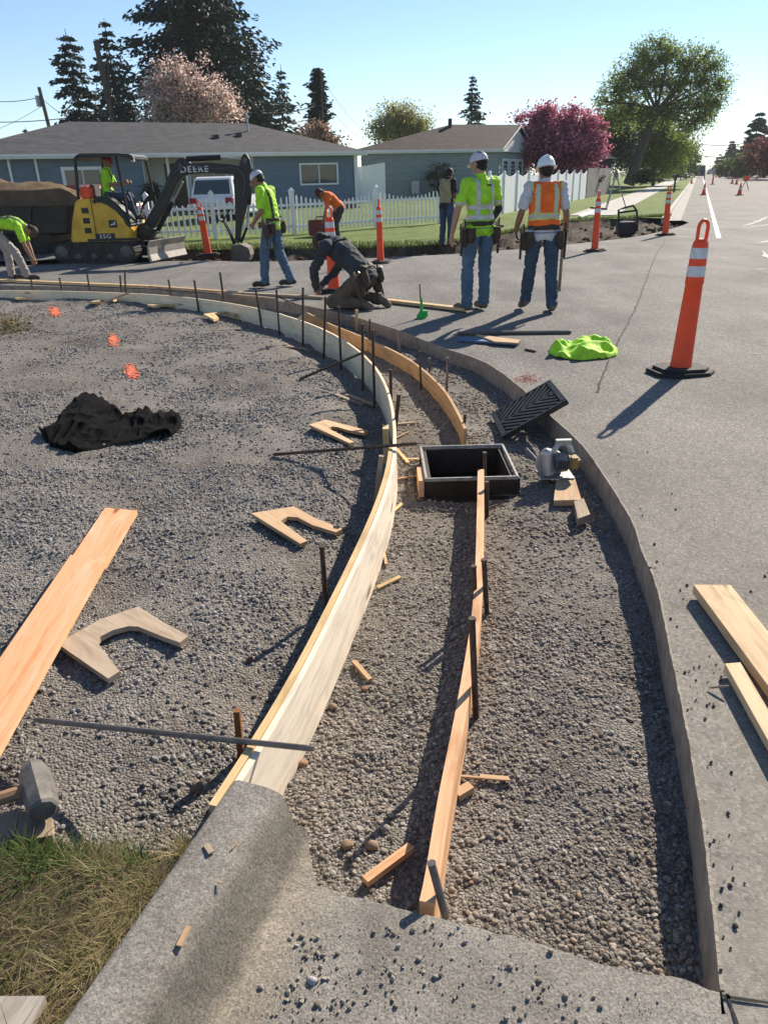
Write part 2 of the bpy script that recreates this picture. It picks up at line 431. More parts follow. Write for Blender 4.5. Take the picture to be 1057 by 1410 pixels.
# ================================================================ VERGES, YARDS, FAR CORNER
def soil_mat(name, a, b_, c, s=3):
    m, nt, b = newmat(name); v = mapped(nt, 'Position')
    nt.links.new(ramp(nt, noise_t(nt, v, s, 8, 0.75), [(0.3, a), (0.5, b_), (0.72, c)]), b.inputs['Base Color'])
    b.inputs['Roughness'].default_value = 0.95; b.inputs['Specular IOR Level'].default_value = 0.15
    bump(nt, b, noise_t(nt, v, s*5, 8, 0.8), 0.9, 0.05); return m
m_dirt = soil_mat('excavated soil', (0.035, 0.026, 0.018), (0.085, 0.065, 0.045), (0.19, 0.155, 0.12))
m_lawn = soil_mat('lawn', (0.06, 0.10, 0.025), (0.14, 0.19, 0.05), (0.24, 0.26, 0.09), 1.6)
m_conc = M('concrete walk', (0.42, 0.40, 0.36), 0.9, 0.25, 1.5, bstr=0.3, bscale=40, coord='Position')
VE = spline([P(x, y, 0.08) for x, y in ((-700,352),(-200,348),(60,345),(200,344),(320,343),(440,341),(560,339),(630,333),(700,320),(787,304.5),(850,301),(890,300),(910,300.5))], 6)
kerbN = [VE[-1] + D*t for t in (0, 3, 8, 16, 30, 60, 130, 300)]
DIST = (0, .5, 1.5, 3, 5, 8, 12, 18, 26, 40, 70, 130, 300, 700)
def yz(x, y):
    n = x*Nn.x + y*Nn.y - (VE[-1].x*Nn.x + VE[-1].y*Nn.y)
    s = max(0, min(1, (-n-5)/6)); return 0.08 + 0.42*s*max(0, min(1, (y-27)/14))
mb = MB(); n = len(VE)
for k, p in enumerate(VE):
    j = 0.0
    for d in DIST:
        q = p + D*d
        if d == 0 and k < n-1: q += Vector((noise.noise(p*3)*.25, noise.noise(p*2+Vector((9,0,0)))*.35, 0))
        q.z = yz(q.x, q.y); mb.v.append(q)
m_ = len(DIST)
for k in range(n-1):
    for j in range(m_-1): mb.face((k*m_+j, k*m_+j+1, (k+1)*m_+j+1, (k+1)*m_+j))
struct('lawn', mb, m_lawn, smooth=True)
# excavated strip between street and verge, with the cut bank
mb = MB(); cols = []
NS = 140
def rs(poly, n):
    d = [0]
    for a, b in zip(poly[:-1], poly[1:]): d.append(d[-1]+(b-a).length)
    out = []; k = 0
    for i in range(n):
        t = d[-1]*i/(n-1)
        while k < len(d)-2 and d[k+1] < t: k += 1
        out.append(poly[k].lerp(poly[k+1], (t-d[k])/max(1e-6, d[k+1]-d[k])))
    return out
# pair by pixel column: FE (street side) and VE (verge side)
fe = spline([P(*p) for p in ((215,361),(278,359.5),(345,361),(440,358.5),(520,355.5),(620,350.5),(700,344.5),(787,336.5),(880,325.5),(948,306))], 14)
ve = spline([P(x, y, 0.09) for x, y in ((215,343.5),(278,342.6),(345,342.3),(440,341),(520,340),(620,334.2),(700,319.5),(787,304),(880,299.5),(922,298))], 14)
NV = 16
for k, (a, b) in enumerate(zip(fe, ve)):
    for j in range(NV):
        t = j/(NV-1); q = a.lerp(b, t); q = q + Vector((0.05*noise.noise(q*4), 0.05*noise.noise(q*5), 0)) * (0 if j in (0, NV-1) else 1)
        dep = min(1, t/0.10)*min(1, (1-t)/0.06)
        big = (b-a).length > 2.3
        q.z = 0.0 + 0.08*t - dep*(0.24 if not big else 0.20) + dep*(0.16*noise.noise(q*1.3) + 0.09*noise.noise(q*4.1) + 0.04*noise.noise(q*11))
        if j == 0: q.z = -0.012
        if j == NV-1: q.z = 0.075
        mb.v.append(q)
for k in range(len(fe)-1):
    for j in range(NV-1): mb.face((k*NV+j, k*NV+j+1, (k+1)*NV+j+1, (k+1)*NV+j))
struct('excavated_soil', mb, m_dirt, smooth=False)
# clods and rubble lying in the cut
mb = MB()
for i in range(420):
    k = rnd.randrange(len(fe)-1); t = rnd.uniform(0.1, 0.93); q = fe[k].lerp(ve[k], t)
    q.z = -0.16 + rnd.uniform(-.02, .05); r = rnd.choice((.03, .04, .05, .07, .10)) * rnd.uniform(.7, 1.2)
    mb.ell(q, (r, r*rnd.uniform(.6, 1), r*rnd.uniform(.5, .9)), Matrix.Rotation(rnd.uniform(0, 6), 3, 'Z'), 4)
tag(obj('soil_clods', mb, m_dirt), 'brown soil clods scattered along the excavated strip', 'soil clods', kind='stuff')
# driveway in front of the left house, sidewalk, kerb
m_drive = M('driveway asphalt', (0.115, 0.112, 0.108), 0.9, 0.25, 2, bstr=0.3, bscale=60, coord='Position')
mb = MB(); fill(mb, [P(-700,376,.0)+Vector((0,0,0)), P(-200,368,0), P(0,366,0), P(100,363,0), P(214,361,0), P(214,343,.0), P(232,340,.0), P(228,333,0), P(-100,338,0), P(-700,345,0)])
for k in range(len(mb.v)): mb.v[k].z = 0.094
struct('driveway', mb, m_drive)
def strip(a, b, d, z, lenz):
    return [a, b, b + d*lenz, a + d*lenz]
sw_a = P(783, 297, .09); sw_b = sw_a + Nn*1.65
SEG = 1.5
slab_me = None
walk = bpy.data.objects.new('sidewalk', None); COL.objects.link(walk); walk['kind'] = 'structure'; walk['_o'] = (0, 0, 0)
for i in range(26):
    a = sw_a + D*(i*SEG); z = 0.098 + 0.004*rnd.random()
    q = [a + D*.012, a + Nn*1.65 + D*.012, a + Nn*1.65 + D*(SEG-.012), a + D*(SEG-.012)]
    if slab_me is None:
        mb = MB(); mb.slab([p - a for p in q], 0.07); slab_me = mb.mesh('slab'); 
    s = link('slab', slab_me, m_conc, walk, Vector((a.x, a.y, z+0.004)))
mb = MB(); a = sw_a + D*(26*SEG); mb.slab([a, a+Nn*1.65, a+Nn*1.65+D*300, a+D*300], .05)
for k in range(len(mb.v)): mb.v[k].z += 0.02
obj('slab', mb, m_conc, walk)
mb = MB(); mb.ribbon([p + Vector((0,0,0.025)) for p in kerbN], -0.1, 0.16, 1); struct('kerb', mb, m_conc)
mb = MB()   # gutter strip beside the kerb
fill(mb, [kerbN[0]+Nn*.16, kerbN[0]+Nn*.62, kerbN[-1]+Nn*.62, kerbN[-1]+Nn*.16])
for k in range(len(mb.v)): mb.v[k].z = 0.004
struct('gutter', mb, M('gutter concrete', (0.33, 0.31, 0.28), 0.9, 0.25, 3, coord='Position'))
# lane marking, with worn edge
m_line = M('road paint', (0.75, 0.74, 0.70), 0.7, 0.3, 9, bstr=0.2, coord='Position')
la, lb = P(989, 328), P(957, 237.5); ld = (P(975, 275) - la).normalized(); ln = Vector((ld.y, -ld.x, 0))
mb = MB(); N = 60
for k in range(N+1):
    t = (k/N)**2*160; w = 0.055 + 0.012*noise.noise(Vector((k*.7, 0, 0)))
    for s in (-1, 1): q = la + ld*t + ln*w*s; q.z = 0.005; mb.v.append(q)
for k in range(N): mb.face((2*k, 2*k+1, 2*k+3, 2*k+2))
struct('lane_marking', mb, m_line)
# ragged cracks in the asphalt
m_crack = M('crack', (0.03, 0.028, 0.026), 0.95, 0.2, 20)
def crack(px, w=0.012, seed=0, name='road_crack'):
    pts = spline([P(x, y, 0.004) for x, y in px], 14); mb = MB()
    pts = [p + Vector((0.02*noise.noise(p*6+Vector((seed,0,0))), 0.02*noise.noise(p*7+Vector((0,seed,0))), 0)) for p in pts]
    for k, p in enumerate(pts):
        t = (pts[min(k+1, len(pts)-1)]-pts[max(k-1, 0)]).normalized(); nn = Vector((t.y, -t.x, 0))
        ww = w*(0.45 + 0.8*abs(noise.noise(p*14)))
        for s in (-1, 1): mb.v.append(p + nn*ww*s)
    for k in range(len(pts)-1): mb.face((2*k, 2*k+1, 2*k+3, 2*k+2))
    struct(name, mb, m_crack)
crack([(915,332),(903,350),(893,375),(884,400),(874,425),(862,448),(852,468),(843,486),(836,500),(828,520),(822,540)], 0.013, 1)
crack([(993,1366),(1015,1371),(1057,1381),(1150,1402)], 0.004, 2, 'slab_joint')
crack([(999,1368),(1003,1390),(1008,1412),(1018,1480)], 0.004, 3, 'slab_joint')
# chalky smears of dried slurry on the lane
m_chalk = M('dried slurry', (0.40, 0.39, 0.37), 0.85, 0.2, 9, coord='Position')
for pl in (((1008,314),(1030,309),(1046,303),(1057,298),(1075,290)),((1010,316),(1036,312),(1057,309),(1080,303)),((1032,334),(1046,334),(1066,330)),((1049,345),(1056,353),(1068,360)),((1040,371),(1057,370)),((1032,487),(1048,486))):
    pts = spline([P(x, y, 0.005) for x, y in pl], 8); mb = MB()
    for k, p in enumerate(pts):
        t = (pts[min(k+1, len(pts)-1)]-pts[max(k-1, 0)]).normalized(); nn = Vector((t.y, -t.x, 0))
        w = (0.03 + 0.16*abs(noise.noise(p*1.7)))*(1 if p.y > 8 else .3)*math.sin(math.pi*(k+.6)/(len(pts)+.2))
        for s in (-1, 1): mb.v.append(p + nn*w*s*(1+.5*noise.noise(p*6+Vector((s,0,0)))))
    for k in range(len(pts)-1): mb.face((2*k, 2*k+1, 2*k+3, 2*k+2))
    struct('slurry_smear', mb, m_chalk)

# ---------------------------------------------------------------- grass blades
def blades(name, pts, h, w, mats, label, lean=0.5, seg=2, parent=None, seed=1, cat='grass', curl=1.0):
    rg = np.random.default_rng(seed); n = len(pts); pts = np.asarray(pts, float)
    a = rg.uniform(0, 2*np.pi, n); hh = h*rg.uniform(0.45, 1.15, n); ww = w*rg.uniform(0.6, 1.2, n)
    dx, dy = np.cos(a), np.sin(a); le = hh*rg.uniform(0.1, 1, n)*lean
    V = []; F = []
    for k in range(seg+1):
        t = k/seg; off = (t**1.8)*le*1.3; z = hh*(t - 0.25*curl*t*t*lean); wd = ww*(1-t*0.85)
        cx = pts[:, 0]+dx*off; cy = pts[:, 1]+dy*off; cz = pts[:, 2]+z
        V.append(np.stack([cx-dy*wd, cy+dx*wd, cz], 1)); V.append(np.stack([cx+dy*wd, cy-dx*wd, cz], 1))
    V = np.stack(V, 1); m2 = 2*(seg+1); base = (np.arange(n)*m2)[:, None]
    F = np.concatenate([base + np.array([[2*k, 2*k+1, 2*k+3, 2*k+2]]) for k in range(seg)], 0)
    mi = np.tile(rg.integers(0, len(mats), n), seg)
    o = np_obj(name, V.reshape(-1, 3), F, mats, parent, False, 'stuff', mi)
    return tag(o, label, cat)
def leafmat(name, col, trans=0.35, rough=0.6):
    if name in _mc: return _mc[name]
    m, nt, b = newmat(name); v = mapped(nt, 'Position')
    lo = tuple(c*0.6 for c in col); hi = tuple(min(1, c*1.35) for c in col)
    c = ramp(nt, noise_t(nt, v, 1.3, 4), [(0.3, lo), (0.7, hi)])
    nt.links.new(c, b.inputs['Base Color']); b.inputs['Roughness'].default_value = rough; b.inputs['Specular IOR Level'].default_value = 0.25
    t = _n(nt, 'ShaderNodeBsdfTranslucent'); nt.links.new(c, t.inputs[0])
    mx = _n(nt, 'ShaderNodeMixShader'); mx.inputs[0].default_value = trans
    nt.links.new(b.outputs[0], mx.inputs[1]); nt.links.new(t.outputs[0], mx.inputs[2])
    nt.links.new(mx.outputs[0], nt.nodes['Material Output'].inputs[0]); _mc[name] = m; return m
g1 = leafmat('grass green', (0.075, 0.125, 0.025)); g2 = leafmat('grass dark', (0.04, 0.075, 0.02)); g3 = leafmat('grass straw', (0.34, 0.26, 0.12)); g4 = leafmat('grass yellow', (0.20, 0.20, 0.06))
rg = np.random.default_rng(3)
pts = []
for i in range(9000):     # verge edge, ragged over the cut
    k = rg.integers(0, len(ve)-1); q = ve[k].lerp(ve[k+1], rg.random()) + D*(rg.random()**2*1.6 - 0.05); pts.append((q.x, q.y, 0.06))
blades('verge_grass', pts, 0.10, 0.012, [g1, g2, g2, g4], 'rough green grass along the lip of the excavated strip', seed=4)

# ================================================================ FENCES
m_vinyl = M('white vinyl', (0.80, 0.80, 0.79), 0.45, 0.06, 2, bstr=0.03)
GZ = 0.09
fl = [P(x, y, GZ) for x, y in ((-190,341),(-80,339),(28,336.5),(125,334),(209,331.5),(297,328.5),(405,322.5),(519,313.5),(606,307.5))]
picket = thing('picket_fence', 'low white picket fence with dipping tops in front of the blue house lawn', 'fence', fl[0])
picket['_o'] = tuple(fl[0])
post_me = None
FO = fl[0]
def pmesh(h, w=.055, t=.02):
    mb = MB(); hw = w/2
    mb.prism([(-hw, 0.06), (hw, 0.06), (hw, h-.035), (0, h), (-hw, h-.035)], (0, t/2, 0), (1, 0, 0), (0, 0, 1), (0, -1, 0), t)
    return mb.mesh('picket')
pm = {}
mbp = MB(); mbp.box((0, 0, .59), (.115, .115, 1.18)); mbp.box((0, 0, 1.195), (.145, .145, .03)); mbp.lathe([(0.085, 1.21), (0.0, 1.29)], n=4, rot=Matrix.Rotation(R(45), 3, 'Z'))
post_me = mbp.mesh('post')
for k, p in enumerate(fl):
    o = link('post', post_me, m_vinyl, picket, p - FO)
    dirv = (fl[min(k+1, len(fl)-1)] - fl[max(k-1, 0)]); o.rotation_euler.z = math.atan2(dirv.y, dirv.x)
for k in range(len(fl)-1):
    a, b = fl[k], fl[k+1]; v = b - a; Ln = v.length; v.normalize(); ang = math.atan2(v.y, v.x)
    for z in (0.22, 0.80):
        mb = MB(); mb.bar(a + v*.05 + Vector((0, 0, z)), b - v*.05 + Vector((0, 0, z)), .03, .07); obj('rail', mb, m_vinyl, picket)
    n = max(6, round(Ln/0.165))
    for i in range(1, n):
        t = i/n; h = round((1.10 - 0.20*math.sin(math.pi*t))*40)/40
        if h not in pm: pm[h] = pmesh(h)
        q = a + v*(Ln*t) - FO + Vector((v.y, -v.x, 0))*.03
        o = link('picket', pm[h], m_vinyl, picket, q); o.rotation_euler.z = ang
# tall scalloped privacy fence
tl = [P(672, 298.5, .1), P(805, 273.5, .1)]
tf = thing('privacy_fence', 'tall solid white fence with scalloped top behind the two standing workers', 'fence', tl[0])
v = tl[1]-tl[0]; Ln = v.length; v.normalize(); nS = 10; sL = Ln/nS; ht = 1.55
for i in range(nS):
    o_ = tl[0] + v*(sL*i); poly = [(0.01, 0), (sL-.01, 0)]
    for j in range(13):
        t = 1 - j/12; poly.append((0.01+(sL-.02)*t, ht - 0.17*math.sin(math.pi*t)**0.8 if 0 < t < 1 else ht))
    mb = MB(); mb.prism(poly, o_, v, (0, 0, 1), Vector((v.y, -v.x, 0)), -.04); obj('panel', mb, m_vinyl, tf)
    mb = MB(); mb.box(o_ + Vector((0, 0, ht/2)), (.10, .10, ht), Matrix.Rotation(math.atan2(v.y, v.x), 3, 'Z')); mb.lathe([(.07, ht), (0, ht+.07)], o_, 8); obj('post', mb, m_vinyl, tf)
# grey timber fence beyond it
gl = [P(806, 273, .1), P(838, 266, .1)]
m_gwood = M('weathered fence timber', (0.16, 0.15, 0.15), 0.85, 0.35, 4)
gf = thing('board_fence', 'weathered grey timber fence beyond the end of the white fence', 'fence', gl[0]); v = gl[1]-gl[0]; Ln = v.length; v.normalize()
nb = int(Ln/.16)
for i in range(nb):
    mb = MB(); mb.box(gl[0] + v*(i+.5)*.16 + Vector((0, 0, .85)), (.15, .025, 1.7 - .03*(i % 3)), Matrix.Rotation(math.atan2(v.y, v.x), 3, 'Z')); obj('board', mb, m_gwood, gf)
# short white gate panel between the two houses
mb = MB(); a = A(493, 240, 41.5); a.z = .3
gp = thing('white_gate', 'plain white gate panel between the blue and green houses', 'gate', a)
for i in range(9):
    mb = MB(); mb.box(a + Vector((.06+.155*i, 0, .9)), (.15, .04, 1.8 + .04*i)); obj('board', mb, m_vinyl, gp)

# ================================================================ HOUSES
def siding_mat(name, col):
    m, nt, b = newmat(name); v = mapped(nt, 'Position')
    c = ramp(nt, noise_t(nt, mapped(nt, 'Position', (1, 1, 6)), 1.5, 4), [(0.3, tuple(x*.85 for x in col)), (0.7, tuple(x*1.1 for x in col))])
    nt.links.new(c, b.inputs['Base Color']); b.inputs['Roughness'].default_value = .7; b.inputs['Specular IOR Level'].default_value = .3; return m
def roof_mat(name, col):
    m, nt, b = newmat(name); v = mapped(nt, 'UV')
    br = _n(nt, 'ShaderNodeTexBrick'); br.inputs['Scale'].default_value = 1; br.inputs['Brick Width'].default_value = 0.33; br.inputs['Row Height'].default_value = 0.14
    br.inputs['Mortar Size'].default_value = 0.008; br.inputs['Color1'].default_value = (*[x*.75 for x in col], 1); br.inputs['Color2'].default_value = (*[x*1.2 for x in col], 1); br.inputs['Mortar'].default_value = (*[x*.35 for x in col], 1)
    nt.links.new(v, br.inputs['Vector'])
    c = mixc(nt, br.outputs['Color'], ramp(nt, noise_t(nt, v, 1.1, 5), [(.3, (.8, .8, .8)), (.7, (1.15, 1.12, 1.1))]), 1, 'MULTIPLY')
    nt.links.new(c, b.inputs['Base Color']); b.inputs['Roughness'].default_value = .9; b.inputs['Specular IOR Level'].default_value = .25
    bump(nt, b, br.outputs['Fac'], .5, .01); return m
m_trim = M('white trim', (0.72, 0.73, 0.74), 0.5, 0.08, 2, bstr=0.03)
m_glass = M('window glass', (0.03, 0.04, 0.045), 0.06, 0.2, 2, bstr=0, spec=0.8)
m_dark = M('dark interior', (0.015, 0.015, 0.015), 0.9, 0.2, 2, bstr=0)
def siding(mb, a, b, z0, z1, lap=0.16, gaps=()):
    """lapped boards on the wall a->b; outward is to the right of a->b; gaps are openings (u0,u1,z0,z1)"""
    v = (b-a); v.z = 0; Ln = v.length; v.normalize(); o = Vector((v.y, -v.x, 0)); z = z0
    while z < z1 - 0.01:
        zt = min(z+lap, z1); spans = [(0, Ln)]
        for (g0, g1, q0, q1) in gaps:
            if zt > q0+.02 and z < q1-.02:
                ns = []
                for s in spans:
                    if g1 <= s[0] or g0 >= s[1]: ns.append(s)
                    else:
                        if g0 > s[0]: ns.append((s[0], g0))
                        if g1 < s[1]: ns.append((g1, s[1]))
                spans = ns
        for s0, s1 in spans:
            i = len(mb.v)
            for u, zz, d in ((s0, z, .028), (s1, z, .028), (s1, zt, .004), (s0, zt, .004), (s0, z, 0), (s1, z, 0)):
                mb.v.append(Vector((a.x, a.y, 0)) + v*u + o*d + Vector((0, 0, zz)))
            mb.face((i, i+1, i+2, i+3)); mb.face((i+4, i+5, i+1, i))
        z = zt
def window(root, a, v, o, u0, u1, z0, z1, mull=1, frame=.08):
    """a: wall start; v along wall; o outward"""
    c = Vector((a.x, a.y, 0)); rot = Matrix.Rotation(math.atan2(v.y, v.x), 3, 'Z'); w = u1-u0; h = z1-z0
    mb = MB(); um = (u0+u1)/2; zm = (z0+z1)/2
    for (cu, cz, sw, sh) in ((um, z1, w+frame, frame), (um, z0, w+frame, frame), (u0, zm, frame, h-frame), (u1, zm, frame, h-frame)):
        mb.box(c + v*cu + o*.035 + Vector((0, 0, cz)), (sw, .07, sh), rot)
    for k in range(mull): mb.box(c + v*(u0 + w*(k+1)/(mull+1)) + o*.03 + Vector((0, 0, zm)), (.05, .05, h-frame), rot)
    fr = obj('window', mb, m_trim, root)
    for k in range(mull+1):
        pw = w/(mull+1); mb = MB(); mb.box(c + v*(u0 + pw*(k+.5)) + o*.012 + Vector((0, 0, zm)), (pw-.07, .008, h-frame), rot)
        obj('pane', mb, m_glass, fr)
def hip_roof(root, FLp, FRp, back, ze, zr, inL, inR, over, mroof, gableR=False, bkv_=None):
    v = (FRp-FLp); v.z = 0; Ln = v.length; v.normalize(); bk = bkv_ or Vector((-v.y, v.x, 0)); F0 = Vector((FLp.x, FLp.y, 0))
    def q(u, d, z): return F0 + v*u + bk*d + Vector((0, 0, z))
    mb = MB(); e = [q(-over, -over, ze), q(Ln+over, -over, ze), q(Ln+over, back+over, ze), q(-over, back+over, ze)]
    r = [q(inL, back/2, zr), q(Ln-inR, back/2, zr)]
    def fc(pts, ud):
        i = len(mb.v); mb.v += pts; nrm = (pts[1]-pts[0]).cross(pts[2]-pts[0]).normalized(); ud = Vector(ud).normalized(); w = nrm.cross(ud)
        mb.face(range(i, i+len(pts)), [(p.dot(ud), p.dot(w)) for p in pts])
    th = Vector((0, 0, .10))
    fc([e[0]+th, e[1]+th, r[1]+th, r[0]+th], v); fc([e[2]+th, e[3]+th, r[0]+th, r[1]+th], v)
    fc([e[3]+th, e[0]+th, r[0]+th], bk)
    if inR > 0.05: fc([e[1]+th, e[2]+th, r[1]+th], bk)
    ro = obj('roof', mb, mroof, root)
    mb = MB(); mb.mi = 0
    for k in range(4):
        if gableR and k == 1: continue
        a, b = e[k], e[(k+1) % 4]; mb.bar(a + Vector((0, 0, .02)), b + Vector((0, 0, .02)), .03, .17)
        d = (b-a).normalized(); oo = Vector((d.y, -d.x, 0)); mb.bar(a + oo*.06 + Vector((0, 0, .06)), b + oo*.06 + Vector((0, 0, .06)), .09, .09)
    if gableR:
        for k in (1, 2): mb.bar(e[k] + Vector((0, 0, .03)), r[1] + Vector((0, 0, .03)), .16, .03, up=v)
    obj('gutter_board', mb, m_trim, ro)
    mb = MB(); i = 0; mb.v += [p + Vector((0, 0, -.03)) for p in e]; mb.face((0, 1, 2, 3)); obj('soffit', mb, m_trim, ro)
    return ro, q, r
# --- blue house
b0 = A(-70, 222, 32.2); b1 = A(489, 214, 41.0)
b0 = Vector((b0.x, b0.y, 0)); b1 = Vector((b1.x, b1.y, 0)); v = (b1-b0).normalized(); o = Vector((v.y, -v.x, 0)); Ln = (b1-b0).length
m_blue = siding_mat('blue siding', (0.145, 0.19, 0.24)); m_roof1 = roof_mat('grey shingles', (0.080, 0.080, 0.086))
bh = thing('blue_house', 'single storey blue house with grey hip roof and white trim', 'house', b0)
def uof(px, base=b0, vv=v, z=2.0):
    d = ray(px, 240); # intersect vertical plane through base along vv
    n_ = Vector((vv.y, -vv.x, 0)); t = (base - CP).dot(n_) / d.dot(n_); return (CP + d*t - base).dot(vv)
ZE = 2.68; U = {k: uof(k) for k in (87, 140, 198, 232, 258, 350, 413, 464)}
mb = MB(); gaps = [(U[87], U[140], 1.1, 2.25)]
a1 = b0 + v*U[198]; a2 = b0 + v*U[350]; bkv = -o
siding(mb, b0, a1, .25, ZE, gaps=gaps); siding(mb, a2, b1, .25, ZE, gaps=[(U[413]-U[350], U[464]-U[350], 1.36, 2.27)])
rr0 = b0 + bkv*9; rr1 = b1 + bkv*9
siding(mb, b1, rr1, .25, ZE); siding(mb, rr0, b0, .25, ZE); siding(mb, rr1, rr0, .25, ZE)
obj('siding', mb, m_blue, bh, stuff=True)
mb = MB(); mb.bar(b0+Vector((0,0,.1))+bkv*.1, b1+Vector((0,0,.1))+bkv*.1, .2, .5); obj('foundation', mb, m_conc, bh)
# recessed porch
m_cream = M('cream wall', (0.55, 0.55, 0.52), .8, .1, 2)
mb = MB(); w0 = a1 + bkv*1.8; w1 = a2 + bkv*1.8
mb.bar(w0 + Vector((0,0,1.5)), w1 + Vector((0,0,1.5)), .1, 2.8); mb.bar(a1 + Vector((0,0,1.5)), w0 + Vector((0,0,1.5)), .1, 2.8); mb.bar(a2 + Vector((0,0,1.5)), w1 + Vector((0,0,1.5)), .1, 2.8)
obj('porch_wall', mb, m_cream, bh)
mb = MB(); mb.slab([a1, a2, w1, w0], .2); 
for k in range(8): mb.v[k].z += .35
obj('porch_floor', mb, m_conc, bh)
for u in (U[258], U[232]+.05):
    mb = MB(); mb.box(b0 + v*u + bkv*.08 + Vector((0,0,1.5)), (.1, .1, 2.7)); obj('porch_post', mb, m_trim, bh)
mb = MB(); c = w0 + v*(U[232]-U[198]+.8) + o*.06; mb.box(c + Vector((0,0,1.4)), (.95, .06, 2.05), Matrix.Rotation(math.atan2(v.y, v.x), 3, 'Z')); dr = obj('door', mb, M('brown door', (.10,.05,.03), .5), bh)
mb = MB(); mb.ell(c + v*.38 + o*.06 + Vector((0,0,1.35)), (.035,.035,.035), n=6); obj('handle', mb, M('brass', (.5,.35,.12), .3, metal=1), dr)
wr = w0 + o*.05; window(bh, wr, v, o, U[258]-U[198]+.6, U[350]-U[198]-.8, .9, 2.3, 2)
window(bh, b0, v, o, U[87], U[140], 1.1, 2.25, 1, .13); window(bh, a2, v, o, U[413]-U[350], U[464]-U[350], 1.36, 2.27, 1)
for u in (uof(52), Ln-.08, uof(15)):
    mb = MB(); mb.box(b0 + v*u + o*.07 + Vector((0,0,1.5)), (.09, .07, 2.6), Matrix.Rotation(math.atan2(v.y, v.x), 3, 'Z')); obj('downspout', mb, m_trim, bh)
mb = MB(); mb.box(b1 + o*.02 + v*.0 + Vector((0,0,1.5)), (.13, .13, 2.66), Matrix.Rotation(math.atan2(v.y, v.x), 3, 'Z')); obj('corner_board', mb, m_trim, bh)
ro, q, r_ = hip_roof(bh, b0, b1, 9, ZE, 4.2, 5.4, 3.8, .45, m_roof1)
m_pipe = M('grey pipe', (.35,.36,.37), .5, metal=.6); m_blk = M('black paint', (.02,.02,.022), .45, .3, 5, bstr=.1)
mb = MB(); c = q(uof(386)-.3, 3.0, 3.65); mb.tube([c, c+Vector((0,0,.75))], .06, 8); mb.tube([c+Vector((0,0,.78)), c+Vector((0,0,.9))], .10, 8); obj('vent_pipe', mb, m_pipe, ro)
mb = MB(); c = q(uof(328), 2.4, 3.4); mb.tube([c, c+Vector((0,0,.45))], .04, 8); obj('vent_pipe', mb, m_pipe, ro)
for (u, d) in ((uof(322), 1.9), (uof(357), 2.2)):
    mb = MB(); c = q(u, d, 2.68+.10+(d+.45)*(1.52/4.95)); mb.box(c + Vector((0,0,.06)), (.28,.28,.14)); obj('roof_vent', mb, m_blk, ro)
# --- green-grey house
c0 = A(497, 209, 45.5); c1 = A(687, 206, 49.5); c0.z = c1.z = 0; v2 = (c1-c0).normalized(); o2 = Vector((v2.y, -v2.x, 0)); L2 = (c1-c0).length
m_sage = siding_mat('sage siding', (0.24, 0.28, 0.265)); m_roof2 = roof_mat('brown shingles', (0.062, 0.050, 0.048))
gh = thing('sage_house', 'single storey sage green house with brown roof and gable end', 'house', c0)
mb = MB(); ZE2 = 2.86; BK = 8.5
bk2 = Vector((.40, .917, 0)).normalized(); e0 = c0 + bk2*BK; e1 = c1 + bk2*BK
siding(mb, c0, c1, .3, ZE2, .22); siding(mb, c1, e1, .3, ZE2, .22); siding(mb, e0, c0, .3, ZE2, .22); siding(mb, e1, e0, .3, ZE2, .22)
obj('siding', mb, m_sage, gh, stuff=True)
ro2, q2, r2 = hip_roof(gh, c0, c1, BK, ZE2, 4.35, 4.2, -.35, .4, m_roof2, True, bk2)
mb = MB(); mb.v = [q2(L2, 0, ZE2), q2(L2, BK, ZE2), q2(L2, BK/2, 4.27), q2(L2+.05, 0, ZE2), q2(L2+.05, BK, ZE2), q2(L2+.05, BK/2, 4.27)]
mb.face((0, 2, 1)); mb.face((3, 4, 5)); mb.face((0, 1, 4, 3)); obj('gable', mb, m_cream, gh)
for u0 in (.8, 2.7, 4.6): window(gh, c1, bk2, Vector((bk2.y, -bk2.x, 0)), u0, u0+1.4, 1.35, 2.4, 0, .12)
mb = MB(); c = q2(4.3, BK*.45, 4.2); mb.tube([c, c+Vector((0,0,.55))], .12, 8); obj('chimney_pipe', mb, m_blk, ro2)
mb = MB(); mb.box(c0 + v2*(L2*.36) + o2*.15 + Vector((0,0,1.0)), (.45, .25, .7)); obj('meter_box', mb, m_pipe, gh)
# dark shed and low roof beyond the pink cherry
s0 = A(800, 240, 62); s0.z = 0
sh = thing('dark_shed', 'dark shed with pale low gabled roof behind the white fence end', 'shed', s0)
mb = MB(); mb.box(s0 + Vector((0, 2, 1.25)), (4.5, 4, 2.5)); obj('wall', mb, M('dark shed paint', (.03,.035,.045), .8), sh)
mb = MB(); mb.prism([(-2.6, 2.45), (2.6, 2.45), (0, 3.4)], s0 + Vector((0, -.2, 0)), (1, 0, 0), (0, 0, 1), (0, 1, 0), 4.4); obj('roof', mb, M('pale shed roof', (.35,.35,.34), .8), sh)
